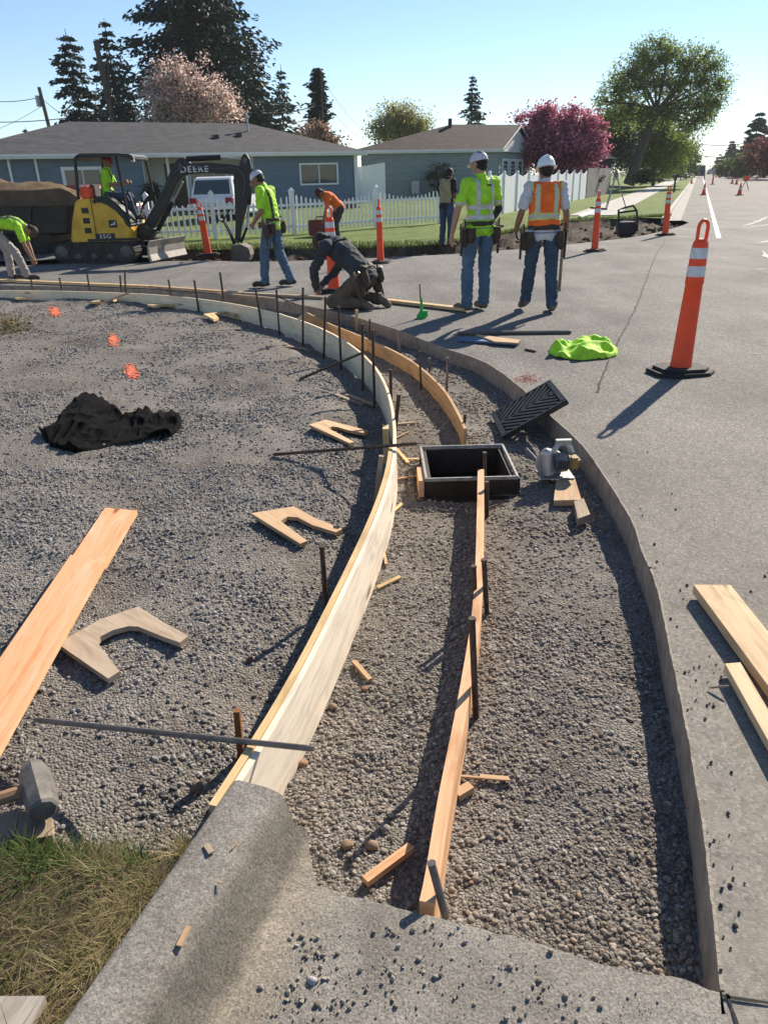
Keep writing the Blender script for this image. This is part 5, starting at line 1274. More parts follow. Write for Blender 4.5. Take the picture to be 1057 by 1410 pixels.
# bigger loose stones one can pick out
def cobble(px, py, r, label, col, z=None, cat='stone', sc=(1, .8, .65)):
    q = L(px, py) if z is None else P(px, py, z); bm = bmesh.new(); bmesh.ops.create_icosphere(bm, subdivisions=3, radius=r)
    off = Vector((px*.1, py*.1, 0))
    for v_ in bm.verts: v_.co = Vector((v_.co.x*sc[0], v_.co.y*sc[1], v_.co.z*sc[2]))*(1+.25*noise.noise(v_.co/r*.9+off))
    me = bpy.data.meshes.new('stone'); bm.to_mesh(me); bm.free(); me.polygons.foreach_set('use_smooth', [True]*len(me.polygons))
    o = link('stone', me, M('stone %.2f' % col[0], col, .85, .3, 30, bstr=.3, bscale=300, bdist=.001)); o.location = q + Vector((0, 0, r*.35)); o.rotation_euler = (0, 0, px); return tag(o, label, cat)
cobble(415,1054,.020,'orange-brown pebble beside the end of the long bar',(.30,.17,.10)); cobble(272,1087,.024,'brown rounded pebble left of the form end',(.22,.15,.11))
cobble(344,911,.017,'reddish stone alone in the lot gravel',(.20,.09,.06)); cobble(512,1166,.019,'brown stone above the largest offcut',(.28,.19,.13))
cobble(478,1166,.017,'tan stone left of the brown one near the old curb',(.26,.17,.11)); cobble(458,975,.018,'flat tan stone in the trench left of the centre board shadow',(.24,.18,.12)); cobble(530,1142,.016,'grey stone in the near trench gravel',(.25,.23,.21))
cobble(502,950,.014,'small tan stone beside the tan stick',(.30,.22,.15)); cobble(563,985,.013,'small pale stone in the trench shadow',(.33,.3,.27))
# crumbs on the gutter slab, on the curb and on the pavement
rg = np.random.default_rng(81); pts = []; rr = []
for (cx, cy, sx, sy, n) in ((425,1300,22,14,26),(435,1345,16,18,30),(530,1350,50,20,40),(600,1330,70,30,45),(740,1370,60,20,26),(395,1375,14,14,14),(480,1390,60,12,26),(660,1290,60,16,20),(360,1330,10,20,8),(860,1390,60,14,14),(560,1275,60,10,16),(700,1330,16,8,14)):
    for i in range(int(n*2.2)):
        a, b = rg.normal(cx, sx), rg.normal(cy, sy); q = P(a, b, .002)
        if (q - G0).dot(GD) > -.03 + (q-G0).dot(GN)*-.0 and b < 1210 + (a-410)*.26: continue
        if (q-G0).dot(GN) < .02: continue
        r = .0012 + .0062*rg.random()**4; pts.append((q.x, q.y, .002 + r*.3)); rr.append(r)
scatter('loose_stones', pts, rr, c_tr, 'crumbs of stone scattered over the old gutter slab', seed=82)
cobble(430,1352,.011,'pale chip of stone on the gutter slab',(.42,.41,.40),0.0)
pts = []; rr = []
for (cx, cy, sx, sy, n) in ((900,785,4,10,9),(962,970,14,8,12),(950,930,8,14,8),(978,1052,6,4,3),(984,945,10,30,14),(1020,820,20,14,10),(930,850,10,30,12),(890,700,30,40,20),(1000,1200,20,60,24)):
    for i in range(n):
        q = P(rg.normal(cx, sx), rg.normal(cy, sy), .002); r = .002+.006*rg.random()**2; pts.append((q.x, q.y, .002+r*.3)); rr.append(r)
scatter('loose_crumbs', [p for p in pts], rr, stones('dark crumb shapes', M('tar crumb', (.035,.032,.03), .9), False), 'dark tar crumbs scattered on the pavement beside the trench', seed=83)
# grass plot at the bottom left
m_soil = soil_mat('dry soil', (.05,.035,.022), (.12,.09,.06), (.24,.19,.13), 9)
mb = MB(); gl_ = [P(x, y, .07) for x, y in ((-500,1165),(-150,1163),(0,1158),(60,1153),(140,1158),(210,1166),(262,1150),(288,1148))]
K = 10
for k, p in enumerate(gl_):
    for j in range(K):
        t = j/(K-1); q = p - GD*(t**1.5*3.2) + Vector((.02*noise.noise(p*9), 0, 0)); z = -.03 + .135*min(1, t*9) + .012*noise.noise(q*8); u_ = (q-G0).dot(GN)
        if k == len(gl_)-1: q = q + GN*(-.246 - u_)
        mb.v.append(Vector((q.x, q.y, z)))
for k in range(len(gl_)-1):
    for j in range(K-1): mb.face((k*K+j, k*K+j+1, (k+1)*K+j+1, (k+1)*K+j))
struct('verge_soil', mb, m_soil, smooth=True)
rg = np.random.default_rng(91)
def gpts(n, f):
    out = []
    while len(out) < n:
        x, y = rg.uniform(-1.5, -.4), rg.uniform(.45, 1.42); u_ = (x-G0.x)*GN.x+(y-G0.y)*GN.y
        if u_ > -.248: continue
        b = np.interp(x, [p.x for p in gl_], [p.y for p in gl_]) - .02
        if y > b + rg.normal()*.012 : continue
        if rg.random() > f(x, y, u_): continue
        out.append((x, y, .085 - .05*max(0, 1-(b-y)/.06)))
    return out
nz = lambda x, y, s, k: float(vnoise(np.array([x]), np.array([y]), s, k)[0])
dryf = lambda x, y, u: min(1, max(.10, 1.25-(-.25-u)*4.2))*(.2+.8*(nz(x, y, 9, 1) > .42))
grnf = lambda x, y, u: min(1, max(.04, (-.30-u)*3.6))*(.15+.85*(nz(x, y, 8, 5) > .38))
blades('grass', gpts(11000, grnf), .048, .0020, [leafmat('near green', (.10,.17,.035), .4), g1, leafmat('weed green', (.09,.17,.03)), g4], 'green grass and weeds left of the old curb', 1.1, 3, seed=6)
blades('dry_grass', gpts(15000, dryf), .056, .0014, [g3, g4, leafmat('straw pale', (.45,.36,.2))], 'straw coloured dry grass leaning along the old curb', 1.5, 3, seed=7)
rgb = gpts(9500, grnf); blades('weeds', rgb, .034, .0050, [leafmat('weed green', (.06,.13,.02)), g1], 'small broad leaved weeds in the grass at the left edge', 1.3, 3, seed=8, cat='weeds')
pts = [(q[0], q[1], q[2]) for q in gpts(260, lambda x, y, u: 1 if u > -.36 else .08)]
blades('leaf_litter', pts, .022, .008, [M('dead leaf', (.13,.08,.05), .9), M('dead leaf pale', (.24,.16,.10), .9)], 'curled brown dead leaves along the curb back', 2.2, 2, seed=9, cat='leaves')
tuf = []; tg = []
for i in range(95):
    c = gpts(1, lambda x, y, u: 1)[0]; u_ = (c[0]-G0.x)*GN.x+(c[1]-G0.y)*GN.y; lst = tuf if rg.random() < (1.1 + (u_+.25)*2.2) else tg
    for j in range(int(rg.uniform(20, 75))): lst.append((c[0]+rg.normal()*.012, c[1]+rg.normal()*.012, c[2]-.004))
blades('dry_tufts', [q for q in tuf if (q[0]-G0.x)*GN.x+(q[1]-G0.y)*GN.y < -.246], .085, .0017, [g3, g4, leafmat('straw pale', (.45,.36,.2))], 'taller straw coloured tufts standing out of the grass by the curb', .9, 3, seed=16)
blades('grass_tufts', [q for q in tg if (q[0]-G0.x)*GN.x+(q[1]-G0.y)*GN.y < -.246], .075, .0026, [leafmat('near green', (.10,.17,.035), .4), leafmat('weed green', (.09,.17,.03)), g2], 'taller dark green tufts in the grass at the left edge', .9, 3, seed=17)
# weedy patch at far left of lot
pts = []
for i in range(700):
    q = L(rg.normal(4, 20), rg.normal(447, 7)); pts.append((q.x, q.y, q.z))
blades('weed_patch', pts, .05, .012, [g3, g4, M('dead leaf', (.13,.08,.05), .9)], 'dry brown weeds on the lot at the left edge', 1.5, 2, seed=10, cat='weeds')
# ================================================================ DELINEATORS AND CONES
m_cone = M('orange post plastic', (.90,.085,.025), .5, .12, 6, bstr=.1, bscale=60, bdist=.002)
m_rub = M('black rubber', (.03,.029,.028), .85, .4, 16, bstr=.4, bscale=80)
m_tape = M('white reflective band', (.62,.64,.66), .35, .22, 30, bstr=.25, bscale=120, bdist=.002)
def delineator():
    t = thing('delineator_post', 'x', 'traffic post', (0, 0, 0), 0, 'orange looped delineator posts')
    mb = MB(); s = [(-.26,-.10),(-.16,-.19),(.16,-.19),(.26,-.10),(.26,.10),(.16,.19),(-.16,.19),(-.26,.10)]
    mb.prism(s, (0,0,0), (1,0,0), (0,1,0), (0,0,1), .03); mb.prism([(a*.82, b*.82) for a, b in s], (0,0,.03), (1,0,0), (0,1,0), (0,0,1), .025); obj('base', mb, m_rub, t, local=True, bevel=.006)
    mb = MB(); mb.lathe([(.092,.05),(.088,.10),(.078,.45),(.070,.715),(.076,.725),(.074,.76),(.066,.99),(.060,1.03),(.040,1.055)], n=24, sy=.8); obj('tube', mb, m_cone, t, local=True, smooth=True)
    for z0, z1, r0, r1 in ((.775,.855,.0755,.0725),(.91,.99,.0705,.0675)):
        mb = MB(); mb.lathe([(r0,z0),(r1,z1)], n=24, sy=.8); mb.f = mb.f[:-2]; mb.m = mb.m[:-2]; mb.uv = mb.uv[:-2]; obj('reflective_band', mb, m_tape, t, local=True, smooth=True)
    mb = MB(); pts = [Vector((-.038,0,1.04)), Vector((-.040,0,1.14))] + [Vector((-.040*math.cos(a),0,1.14+.05*math.sin(a))) for a in (.5,1.0,1.57,2.1,2.6)] + [Vector((.040,0,1.14)), Vector((.038,0,1.04))]
    mb.tube(pts, .014, 8); obj('handle', mb, m_cone, t, local=True, smooth=True); return t
dl = delineator(); dl.location = P(935, 513, 0); dl.rotation_euler = (R(0), R(1.5), R(12)); dl['label'] = 'nearest orange looped post, standing on the road at the right'
dup(dl, P(818, 346, 0), rot=(0, R(-1), R(50)), label='orange looped post before the excavated corner, right of the orange vest')
dup(dl, P(915, 324, 0), rot=(0, R(-2), R(20)), label='orange looped post at the tip of the excavated corner')
dup(dl, P(524, 362, 0), rot=(0, R(-3), R(80)), label='orange looped post behind and right of the kneeling worker')
dup(dl, P(460, 402, 0), rot=(0, R(-1), R(10)), label='orange looped post hidden behind the kneeling worker')
dup(dl, P(287, 352, 0), rot=(0, R(-4), R(0)), label='orange looped post between the digger blade and bucket')
def cone():
    t = thing('traffic_cone', 'x', 'traffic cone', (0, 0, 0), 0, 'traffic cones down the main road')
    mb = MB(); mb.box((0,0,.02), (.38,.38,.04)); obj('base', mb, m_rub, t, local=True)
    mb = MB(); mb.lathe([(.14,.04),(.03,.72)], n=16); obj('cone', mb, m_cone, t, local=True, smooth=True)
    mb = MB(); mb.lathe([(.098,.34),(.083,.44)], n=16); mb.f = mb.f[:-2]; mb.m = mb.m[:-2]; mb.uv = mb.uv[:-2]; obj('reflective_band', mb, m_tape, t, local=True, smooth=True); return t
cn = cone(); cn.location = P(968, 268.5, 0); cn['label'] = 'nearest traffic cone, standing at the far end of the lane line'
for (x, y, lab) in ((1017,269,'traffic cone with an orange flag board beside it'),(1007,253,'left of two small cones standing together'),(1013,254,'right of two small cones standing together'),(951,253,'small cone near the left kerb'),(990,245,'tiny distant cone between the cars'),(1030,246,'tiny distant cone right of the cars')):
    dup(cn, P(x, y, 0), label=lab)
for (x, y, lab) in ((980,254,'slim orange post in the middle of the far road'),(968.5,247,'slim orange post behind the nearest cone'),(1041,247,'slim orange post at the right side of the far road'),(1002,246,'slim orange post beside the white pickup')):
    dup(dl, P(x, y, 0), rot=(0,0,0), label=lab)
c = P(1019, 262, 0); mb = MB(); fs = thing('flag_board', 'orange square warning board on a low stand by the second cone', 'warning board', Vector((c.x+.3, c.y, 0)))
mb.box((c.x+.3, c.y, .80), (.45,.04,.32)); obj('board', mb, m_cone, fs); mb = MB(); mb.bar((c.x, c.y, 0), (c.x+.3, c.y, .7), .04, .04); mb.bar((c.x+.6, c.y, 0), (c.x+.3, c.y, .7), .04, .04); obj('stand', mb, m_steelg, fs)

# ================================================================ VEHICLES
def car(name, label, cat, loc, yaw, body, Lc=4.6, Wc=1.85, Hc=1.65, suv=True, pickup=False, plate=False):
    t = thing(name, label, cat, loc, yaw); m_t = m_rub; hw = Wc/2
    # profile along local y (front +y)
    h0 = .30; hb = .95 if suv else .85
    side = [(-Lc/2, h0+.1), (-Lc/2+.02, hb-.1), (-Lc/2+.08, hb), (Lc*.26, hb), (Lc/2-.12, hb-.12), (Lc/2, h0+.25), (Lc/2-.02, h0), (-Lc/2+.1, h0)]
    mb = MB(); mb.prism(side, (-hw, 0, 0), (0,1,0), (0,0,1), (1,0,0), Wc); obj('body', mb, body, t, local=True, bevel=.06, smooth=True)
    rear = -Lc/2+.12 if (suv and not pickup) else -Lc*.28
    if pickup: rear = -Lc*.08
    cab = [(rear, hb-.02), (rear+.22, Hc-.06), (rear+.45, Hc), (Lc*.08, Hc-.02), (Lc*.27, hb-.02)]
    mb = MB(); i0 = len(mb.v)
    for sx in (-1, 1):
        for (y, z) in cab: ins = .04 + (z-hb)/(Hc-hb)*.14; mb.v.append(Vector((sx*(hw-ins), y, z)))
    n = len(cab); mb.face(range(n)); mb.face(range(2*n-1, n-1, -1))
    for k in range(n): mb.face((k, (k+1) % n, n+(k+1) % n, n+k))
    obj('cabin', mb, body, t, local=True, bevel=.03, smooth=True)
    def quad(nm, pts, m, par=t):
        mb = MB(); mb.v = [Vector(p) for p in pts]; nv = (mb.v[1]-mb.v[0]).cross(mb.v[2]-mb.v[0]).normalized(); mb.v += [p - nv*.02 for p in mb.v]; mb.face((0,1,2,3)); mb.face((7,6,5,4))
        for k in range(4): mb.face((k, (k+1) % 4, 4+(k+1) % 4, 4+k))
        return obj(nm, mb, m, par, local=True)
    quad('rear_window', [(-hw+.16, rear+.03, hb+.08), (hw-.16, rear+.03, hb+.08), (hw-.24, rear+.17, Hc-.12), (-hw+.24, rear+.17, Hc-.12)], m_glass)
    quad('windscreen', [(hw-.14, Lc*.265, hb+.04), (-hw+.14, Lc*.265, hb+.04), (-hw+.24, Lc*.115, Hc-.08), (hw-.24, Lc*.115, Hc-.08)], m_glass)
    for s in (-1, 1):
        a = [(s*(hw-.055), rear+.28, hb+.04), (s*(hw-.055), Lc*.20, hb+.04), (s*(hw-.155), Lc*.07, Hc-.12), (s*(hw-.155), rear+.42, Hc-.12)]
        quad('side_window', a if s < 0 else a[::-1], m_glass)
        for y in (-Lc*.31, Lc*.31):
            mb = MB(); mb.lathe([(.0,-.11),(.30,-.11),(.34,-.08),(.34,.08),(.30,.11),(0,.11)], (s*(hw-.10), y, .34), 20, rot=Matrix.Rotation(R(90),3,'Y')); w = obj('wheel', mb, m_t, t, local=True)
            mb = MB(); mb.lathe([(.0,-.125),(.20,-.125),(.21,-.1),(.21,.1),(.20,.125),(0,.125)], (s*(hw-.10), y, .34), 14, rot=Matrix.Rotation(R(90),3,'Y')); obj('rim', mb, m_sawl, w, local=True)
        mb = MB(); mb.box((s*(hw-.18), -Lc/2+.03, hb-.14), (.26,.10,.20)); obj('tail_light', mb, M('tail light red', (.35,.01,.015), .3), t, local=True)
        mb = MB(); mb.box((s*(hw-.22), Lc/2-.06, hb-.24), (.34,.12,.14)); obj('headlight', mb, M('headlight glass', (.7,.72,.75), .2), t, local=True)
    mb = MB(); mb.box((0, -Lc/2-.005, h0+.2), (Wc-.1,.10,.18)); obj('bumper', mb, m_blk, t, local=True, bevel=.02)
    mb = MB(); mb.box((0, -Lc/2+.0, hb-.28), (.42,.10,.14)); obj('number_plate', mb, m_tape, t, local=True)
    return t
pw = M('white car paint', (.72,.73,.74), .25, .04, 2, bstr=0); pr = M('red car paint', (.28,.015,.02), .3, .1, 2, bstr=0); pd = M('dark car paint', (.015,.016,.02), .3, .1, 2, bstr=0); ps = M('silver blue car paint', (.32,.37,.42), .3, .1, 2, bstr=0)
g = A(300, 283, 31); car('parked_car', 'white SUV parked behind the picket fence, seen from the rear', 'SUV', (g.x+.35, g.y+2.0, .12), R(-14), pw)
g = A(104, 290, 27); car('parked_car', 'red car parked behind the dump trailer, only its roof showing', 'car', (g.x, g.y, .15), R(70), pr, Hc=1.45, suv=False)
def far(px, py, yaw, paint, name, label, cat, **k): g = P(px, py, 0); return car(name, label, cat, (g.x, g.y, 0), yaw, paint, **k)
RD = -math.atan2(.372, .928)
g = P(892, 252, .1); car('parked_car', 'dark car parked on the left beyond the leaning tree', 'car', (g.x, g.y, .1), RD+R(25), pd)
g = P(937, 247, .1); car('parked_car', 'silver car parked by the left kerb far down the road', 'car', (g.x, g.y, .1), RD, ps, suv=False, Hc=1.45)
far(962, 244.5, RD, pd, 'dark_truck', 'dark boxy truck far down the left lane', 'truck', Hc=2.3, Wc=2.1)
far(995, 243, RD+math.pi, pw, 'pickup_truck', 'white pickup coming up the road in the distance', 'pickup', pickup=True, Hc=1.9, Lc=5.4, Wc=2.0)
far(985, 241, RD, pw, 'distant_car', 'white car between the dark truck and the white pickup', 'car', suv=False, Hc=1.5)
far(977, 240, RD, pw, 'distant_car', 'smallest pale car just right of the dark truck', 'car', suv=False, Hc=1.5)
far(1019, 243, RD+math.pi, ps, 'distant_car', 'silver blue car alone on the right side of the road', 'car', suv=False, Hc=1.5)
# ---- signs, mailbox, tripod, barricade
g = P(932, 245, .1); tsn = thing('road_sign', 'small white rectangular road sign left of the far road', 'sign', g); mb = MB(); mb.bar(g, A(931.5, 212, g.y), .08, .08); obj('post', mb, m_pipe, tsn); c = A(931.5, 219, g.y); mb = MB(); mb.box(c+Vector((0,-.06,0)), (.62,.03,.95)); obj('plate', mb, m_vinyl, tsn)
g = P(1047, 245, .1); tsn = thing('road_sign', 'yellow diamond sign at the right side of the far road', 'sign', g); c = A(1047, 227, g.y); mb = MB(); mb.bar(g, c, .08, .08); obj('post', mb, m_pipe, tsn); mb = MB(); mb.box(c+Vector((0,-.06,0)), (.9,.03,.9), Matrix.Rotation(R(45),3,'Y')); obj('plate', mb, M('yellow sign', (.75,.55,.05), .5), tsn)
g = P(927, 265, .1); mbx = thing('mailbox', 'black mailbox on a black post at the edge of the grass strip', 'mailbox', g); Y_ = g.y
mb = MB(); mb.bar(g, (g.x, g.y, 1.05), .10, .10, up=(0,1,0)); obj('post', mb, m_blk, mbx)
mb = MB(); mb.prism([(-.12,0),(.12,0),(.12,.12),(.08,.20),(0,.23),(-.08,.20),(-.12,.12)], (g.x, g.y-.25, 1.05), (1,0,0), (0,0,1), (0,1,0), .5); mb.v = [Vector(((p.x-g.x)*1.6+g.x, p.y, p.z)) for p in map(Vector, mb.v)]; obj('box', mb, m_blk, mbx)
mb = MB(); mb.box((g.x, g.y-.27, 1.15), (.30,.02,.16)); obj('door', mb, M('mailbox door', (.05,.05,.055), .4), mbx)
# survey tripod
g = P(843, 288, .1); tp = thing('survey_tripod', 'grey tripod with a small instrument on the far sidewalk', 'tripod', g); top = Vector((g.x, g.y, 1.25)); m_alu = M('grey aluminium', (.30,.31,.31), .5, .2, 9, metal=.4)
for a in (100, 220, 340):
    mb = MB(); mb.tube([top + Vector((.08*math.cos(R(a)), .08*math.sin(R(a)), 0)), g + Vector((.55*math.cos(R(a)), .55*math.sin(R(a)), 0))], [.03,.02], 6); obj('leg', mb, m_alu, tp)
mb = MB(); mb.tube([top-Vector((0,0,.02)), top+Vector((0,0,.05))], .13, 12); obj('head', mb, m_alu, tp)
mb = MB(); mb.box(top+Vector((0,0,.17)), (.16,.16,.22)); mb.box(top+Vector((0,0,.32)), (.08,.10,.10)); obj('instrument', mb, m_sawg, tp, bevel=.02)
# black tube frame and generator in the cut
g = P(862, 318, 0); g.z = -.1; gf_ = thing('tube_frame_tool', 'black machine in a bent tube frame standing in the excavated corner', 'machine', g); cY = g.y
pt = [A(x, y, cY) for x, y in ((852,323),(851,289),(860,286),(871,283),(876,290),(877,318))]; mb = MB(); mb.tube(pt, .03, 6); mb.tube([A(851,293,cY), A(874,290,cY)], .03, 6); obj('tube_frame', mb, m_blk, gf_)
mb = MB(); c = A(866, 316, cY); mb.box((c.x, c.y+.3, .05), (.5,.4,.36)); obj('engine', mb, m_blk, gf_, bevel=.04)
mb = MB(); mb.tube([A(812,286,24), A(835,288,24)], .03, 6); solo('black_bar', mb, m_blk, 'black bar lying across the sidewalk edge left of the tripod', 'bar')
mb = MB(); mb.slab([P(796,296,.16), P(815,290,.16), P(818,291.5,.16), P(800,298,.16)][::-1], .05); solo('white_board', mb, m_vinyl, 'white board lying beside the tripod on the walk', 'board')

# ================================================================ EXCAVATOR
m_yel = M('machine yellow', (.74,.43,.04), .5, .3, 3, bstr=.15); m_mblk = M('machine black', (.012,.013,.014), .42, .3, 6, bstr=.1); m_gun = M('greased steel', (.08,.08,.08), .4, .4, 12, metal=.6)
EY = 17.9
ex_ = thing('mini_excavator', 'yellow and black mini excavator with canopy digging at the kerb', 'excavator', Vector((A(165, 350, EY).x, EY, 0)))
def E(px, py, dy=0): q = A(px, py, EY); return Vector((q.x, EY+dy, q.z))
def eprism(name, px, y0, y1, m, par=None, bevel=0, smooth=False):
    mb = MB(); pts = [E(*p) for p in px]; mb.prism([(q.x, q.z) for q in pts], (0, EY+y0, 0), (1,0,0), (0,0,1), (0,1,0), y1-y0); return obj(name, mb, m, par or ex_, bevel=bevel, smooth=smooth)
# undercarriage, turned slightly toward the camera
uc = Vector((A(158, 350, EY).x, EY, 0)); UR = Matrix.Rotation(R(-15), 3, 'Z')
def ub(mb): mb.v = [uc + UR @ Vector(p) for p in mb.v]; return mb
for s in (-1, 1):
    mb = MB(); prof = []
    for k in range(9): a = math.pi/2 + math.pi*k/8; prof.append((-.80+.21*math.cos(a), .215+.205*math.sin(a)))
    for k in range(9): a = -math.pi/2 + math.pi*k/8; prof.append((.80+.21*math.cos(a), .215+.205*math.sin(a)))
    mb.prism(prof, (0, s*.62-.15, 0), (1,0,0), (0,0,1), (0,1,0), .30); tk = obj('track', ub(mb), M('muddy track rubber', (.05,.042,.034), .9, .5, 6, bstr=.4), ex_)
    per = []
    for k in range(len(prof)): a_, b_ = Vector(prof[k]), Vector(prof[(k+1) % len(prof)]); n_ = max(1, round((b_-a_).length/.11)); per += [(a_.lerp(b_, (j+.5)/n_), (b_-a_).normalized()) for j in range(n_)]
    for c, d in per:
        mb = MB(); mb.box((c.x, s*.62, c.y), (.05, .31, .035), Matrix.Rotation(-math.atan2(d.y, d.x), 3, 'Y')); obj('grouser', ub(mb), m_rub, tk)
    for x, r in ((-.80,.15),(.80,.15),(-.4,.08),(0,.08),(.4,.08)):
        mb = MB(); mb.lathe([(0,-.165),(r*.5,-.165),(r,-.155),(r,.155),(r*.5,.165),(0,.165)], (x, s*.62, .215 if r > .1 else .13), 16, rot=Matrix.Rotation(R(90),3,'X')); obj('roller', ub(mb), m_gun, tk)
mb = MB(); mb.box((0,0,.30), (1.3,.95,.22)); mb.tube([(0,0,.38),(0,0,.52)], .38, 20); obj('undercarriage', ub(mb), m_mblk, ex_, bevel=.02)
for s in (-1, 1):
    mb = MB(); mb.bar((.5, s*.33, .34), (1.35, s*.36, .22), .08, .12); obj('blade_arm', ub(mb), m_mblk, ex_)
mb = MB(); pr_ = [(1.34,.05),(1.38,.02),(1.41,.05),(1.37,.18),(1.375,.32),(1.43,.45),(1.39,.46),(1.33,.33),(1.32,.18)]
mb.prism(pr_, (0,-.78,0), (1,0,0), (0,0,1), (0,1,0), 1.56); mb.v = [Vector((p[0], p[1], p[2])) for p in mb.v]; bl_o = obj('dozer_blade', ub(mb), M('worn blade steel', (.34,.31,.27), .5, .3, 7, metal=.3), ex_)
# upper body
body_px = [(112,331),(115,300),(119,274),(141,272),(152,272),(166,280),(179,291),(188,303),(192,311),(191,331)]
up = eprism('upper_body', body_px, -.62, .62, m_yel, bevel=.03)
eprism('rear_counterweight', [(110,330),(112,300),(116,276),(121,276),(119,330)], -.55, .55, m_yel, bevel=.03)
eprism('engine_cover', [(141,273),(150,268.5),(164,272),(176,281),(186,293),(193,306),(192,312),(186,309),(182,300),(172,289),(160,281),(150,277),(141,280)], -.66, .30, m_mblk, bevel=.03)
for (x, y) in ((131,288.5),(133,302),(135,315)):
    mb = MB(); c = E(x, y, -.625); mb.box(c, (.14,.02,.11)); obj('vent', mb, m_mblk, up)
mb = MB(); c = E(158, 323, -.628); mb.box(c, (.42,.015,.13)); pl = obj('model_plate', mb, m_mblk, up)
def letter(txt, size, c, par, m, rot=(R(90), 0, 0)):
    me = text_mesh(txt, size); me.transform(Matrix.Diagonal((1.15, 1, 1, 1))); o = link('lettering', me, m, par); o.location = c - Vector(par['_o']); o.rotation_euler = rot; return o
letter('35G', .12, E(158, 323, -.640), pl, m_vinyl)
mb = MB(); c = E(168, 306, -.628); mb.box(c, (.17,.012,.15)); em = obj('emblem', mb, m_mblk, up, bevel=.0)
mb = MB(); dz = [(-.06,-.03),(-.045,-.02),(-.02,.0),(.01,.0),(.035,.02),(.04,.045),(.05,.06),(.06,.05),(.07,.045),(.055,.035),(.05,.01),(.04,-.01),(.065,-.03),(.035,-.02),(.0,-.018),(-.03,-.022),(-.05,-.045),(-.045,-.03)]
mb.prism(dz, c+Vector((0,-.007,0)), (1,0,0), (0,0,1), (0,-1,0), .006); obj('leaping_deer', mb, m_vinyl, em)
mb = MB(); mb.box(E(143, 302, -.624), (.012,.012,.95)); obj('panel_seam', mb, m_mblk, up)
eprism('floor', [(140,334),(192,333),(196,336),(140,338)], -.6, .6, m_mblk)
# canopy
m_can = m_mblk
can = eprism('canopy_roof', [(115,222),(117,215),(124,212.5),(170,212),(190,213),(194.5,217),(194,222),(186,218),(171,216.5),(124,217.5)], -.60, .60, m_can, bevel=.02)
def ebar(name, pts, r, m, par=None): mb = MB(); mb.tube([E(*p) for p in pts], r, 8); return obj(name, mb, m, par or ex_, smooth=True)
ebar('canopy_post', [(116,218,-.55),(118,240,-.55),(121,275,-.55)], .035, m_can); ebar('canopy_post', [(131,221,.5),(133,250,.5),(134,273,.5)], .035, m_can)
ebar('canopy_post', [(170,216,-.55),(178,250,-.55),(189,304,-.58)], .032, m_can); ebar('canopy_post', [(192,219,.5),(199,250,.5),(207,285,.5)], .032, m_can)
mb = MB(); mb.box(E(192.5, 220, -.5), (.06,.08,.10)); obj('work_light', mb, m_sawl, can)
ebar('grab_rail', [(183,260,-.3),(180,268,-.3),(184,276,-.3)], .015, m_can)
# seat, levers, floor clutter
st = eprism('seat', [(127,254),(131,253),(135,272),(160,272),(160,276),(130,277)], -.25, .28, M('seat vinyl', (.03,.03,.032), .6), bevel=.03)
mb = MB(); mb.box(E(129, 265, -.42), (.24,.2,.24)); obj('orange_pack', mb, m_cone, ex_, bevel=.03)
mb = MB(); mb.box(E(123, 259, -.40), (.13,.15,.12)); obj('white_box', mb, m_vinyl, ex_, bevel=.01)
for dy in (-.25, .25):
    ebar('control_lever', [(181,282,dy),(178,266,dy)], .012, m_can)
ebar('steering_console', [(186,296,0),(184,272,0)], .06, m_can)
# swing post, boom, stick, bucket
eprism('swing_post', [(190,312),(200,306),(210,308),(216,318),(210,329),(196,330),(190,324)], -.16, .16, m_mblk, bevel=.02)
boom = eprism('boom', [(202,318),(200,306),(206,298),(226,260),(239,228),(246,219),(256,217),(262,225),(290,224),(318,226),(338,230),(337,241),(318,240),(290,238.5),(262,240),(253,243),(246,252),(232,282),(216,310),(210,320)], -.10, .10, m_mblk, bevel=.015)
letter('DEERE', .17, E(269, 233.5, -.112), boom, m_vinyl)
cyl = ebar('boom_cylinder', [(216,320,-.0),(238,278,-.0)], .05, m_mblk, boom); ebar('rod', [(238,278,-.0),(252,250,-.0)], .025, m_sawl, cyl)
mb = MB()
for k in (0,): pass
cyl = ebar('stick_cylinder', [(257,219,0),(304,216.5,0)], .055, m_mblk, boom); ebar('rod', [(304,217,0),(335,219,0)], .026, m_sawl, cyl)
stick = eprism('stick', [(334,214),(339,211),(344,219),(348,238),(345,262),(340,285),(333,315),(331,334),(324,334),(325,310),(324,280),(323,252),(322,238),(330,230)], -.09, .09, m_mblk, bevel=.015)
cyl = ebar('bucket_cylinder', [(346,232,0),(343,282,0)], .045, m_mblk, stick); ebar('rod', [(343,282,0),(340,313,0)], .022, m_sawl, cyl)
for s in (-.07, .07):
    ebar('linkage', [(308,303,s),(316,318,s),(323,336,s)], .025, m_mblk, stick)
ebar('linkage', [(340,313,0),(332,334,0)], .03, m_mblk, stick)
mb = MB(); mb.tube([E(309,303,-.1), E(313,296,-.1), E(318,288,-.1)], .018, 6); obj('hose', mb, m_rub, stick)
mb = MB(); mb.tube(spline([E(262,228,-.12), E(300,232,-.125), E(326,232,-.125), E(338,245,-.12), E(336,270,-.12)], 6), .012, 6); obj('hose', mb, M('hose grey', (.10,.10,.10), .6), boom)
mb = MB(); mb.tube(spline([E(205,300,-.12), E(222,272,-.125), E(240,240,-.125), E(256,232,-.12)], 6), .012, 6); obj('hose', mb, M('hose grey', (.10,.10,.10), .6), boom)
bk = eprism('bucket', [(322,338),(334,335),(345,340),(347.5,350),(345,358),(336,361),(327,360),(321,352)], -.30, .30, M('muddy bucket steel', (.13,.11,.09), .7, .4, 6, metal=.2), bevel=.015)
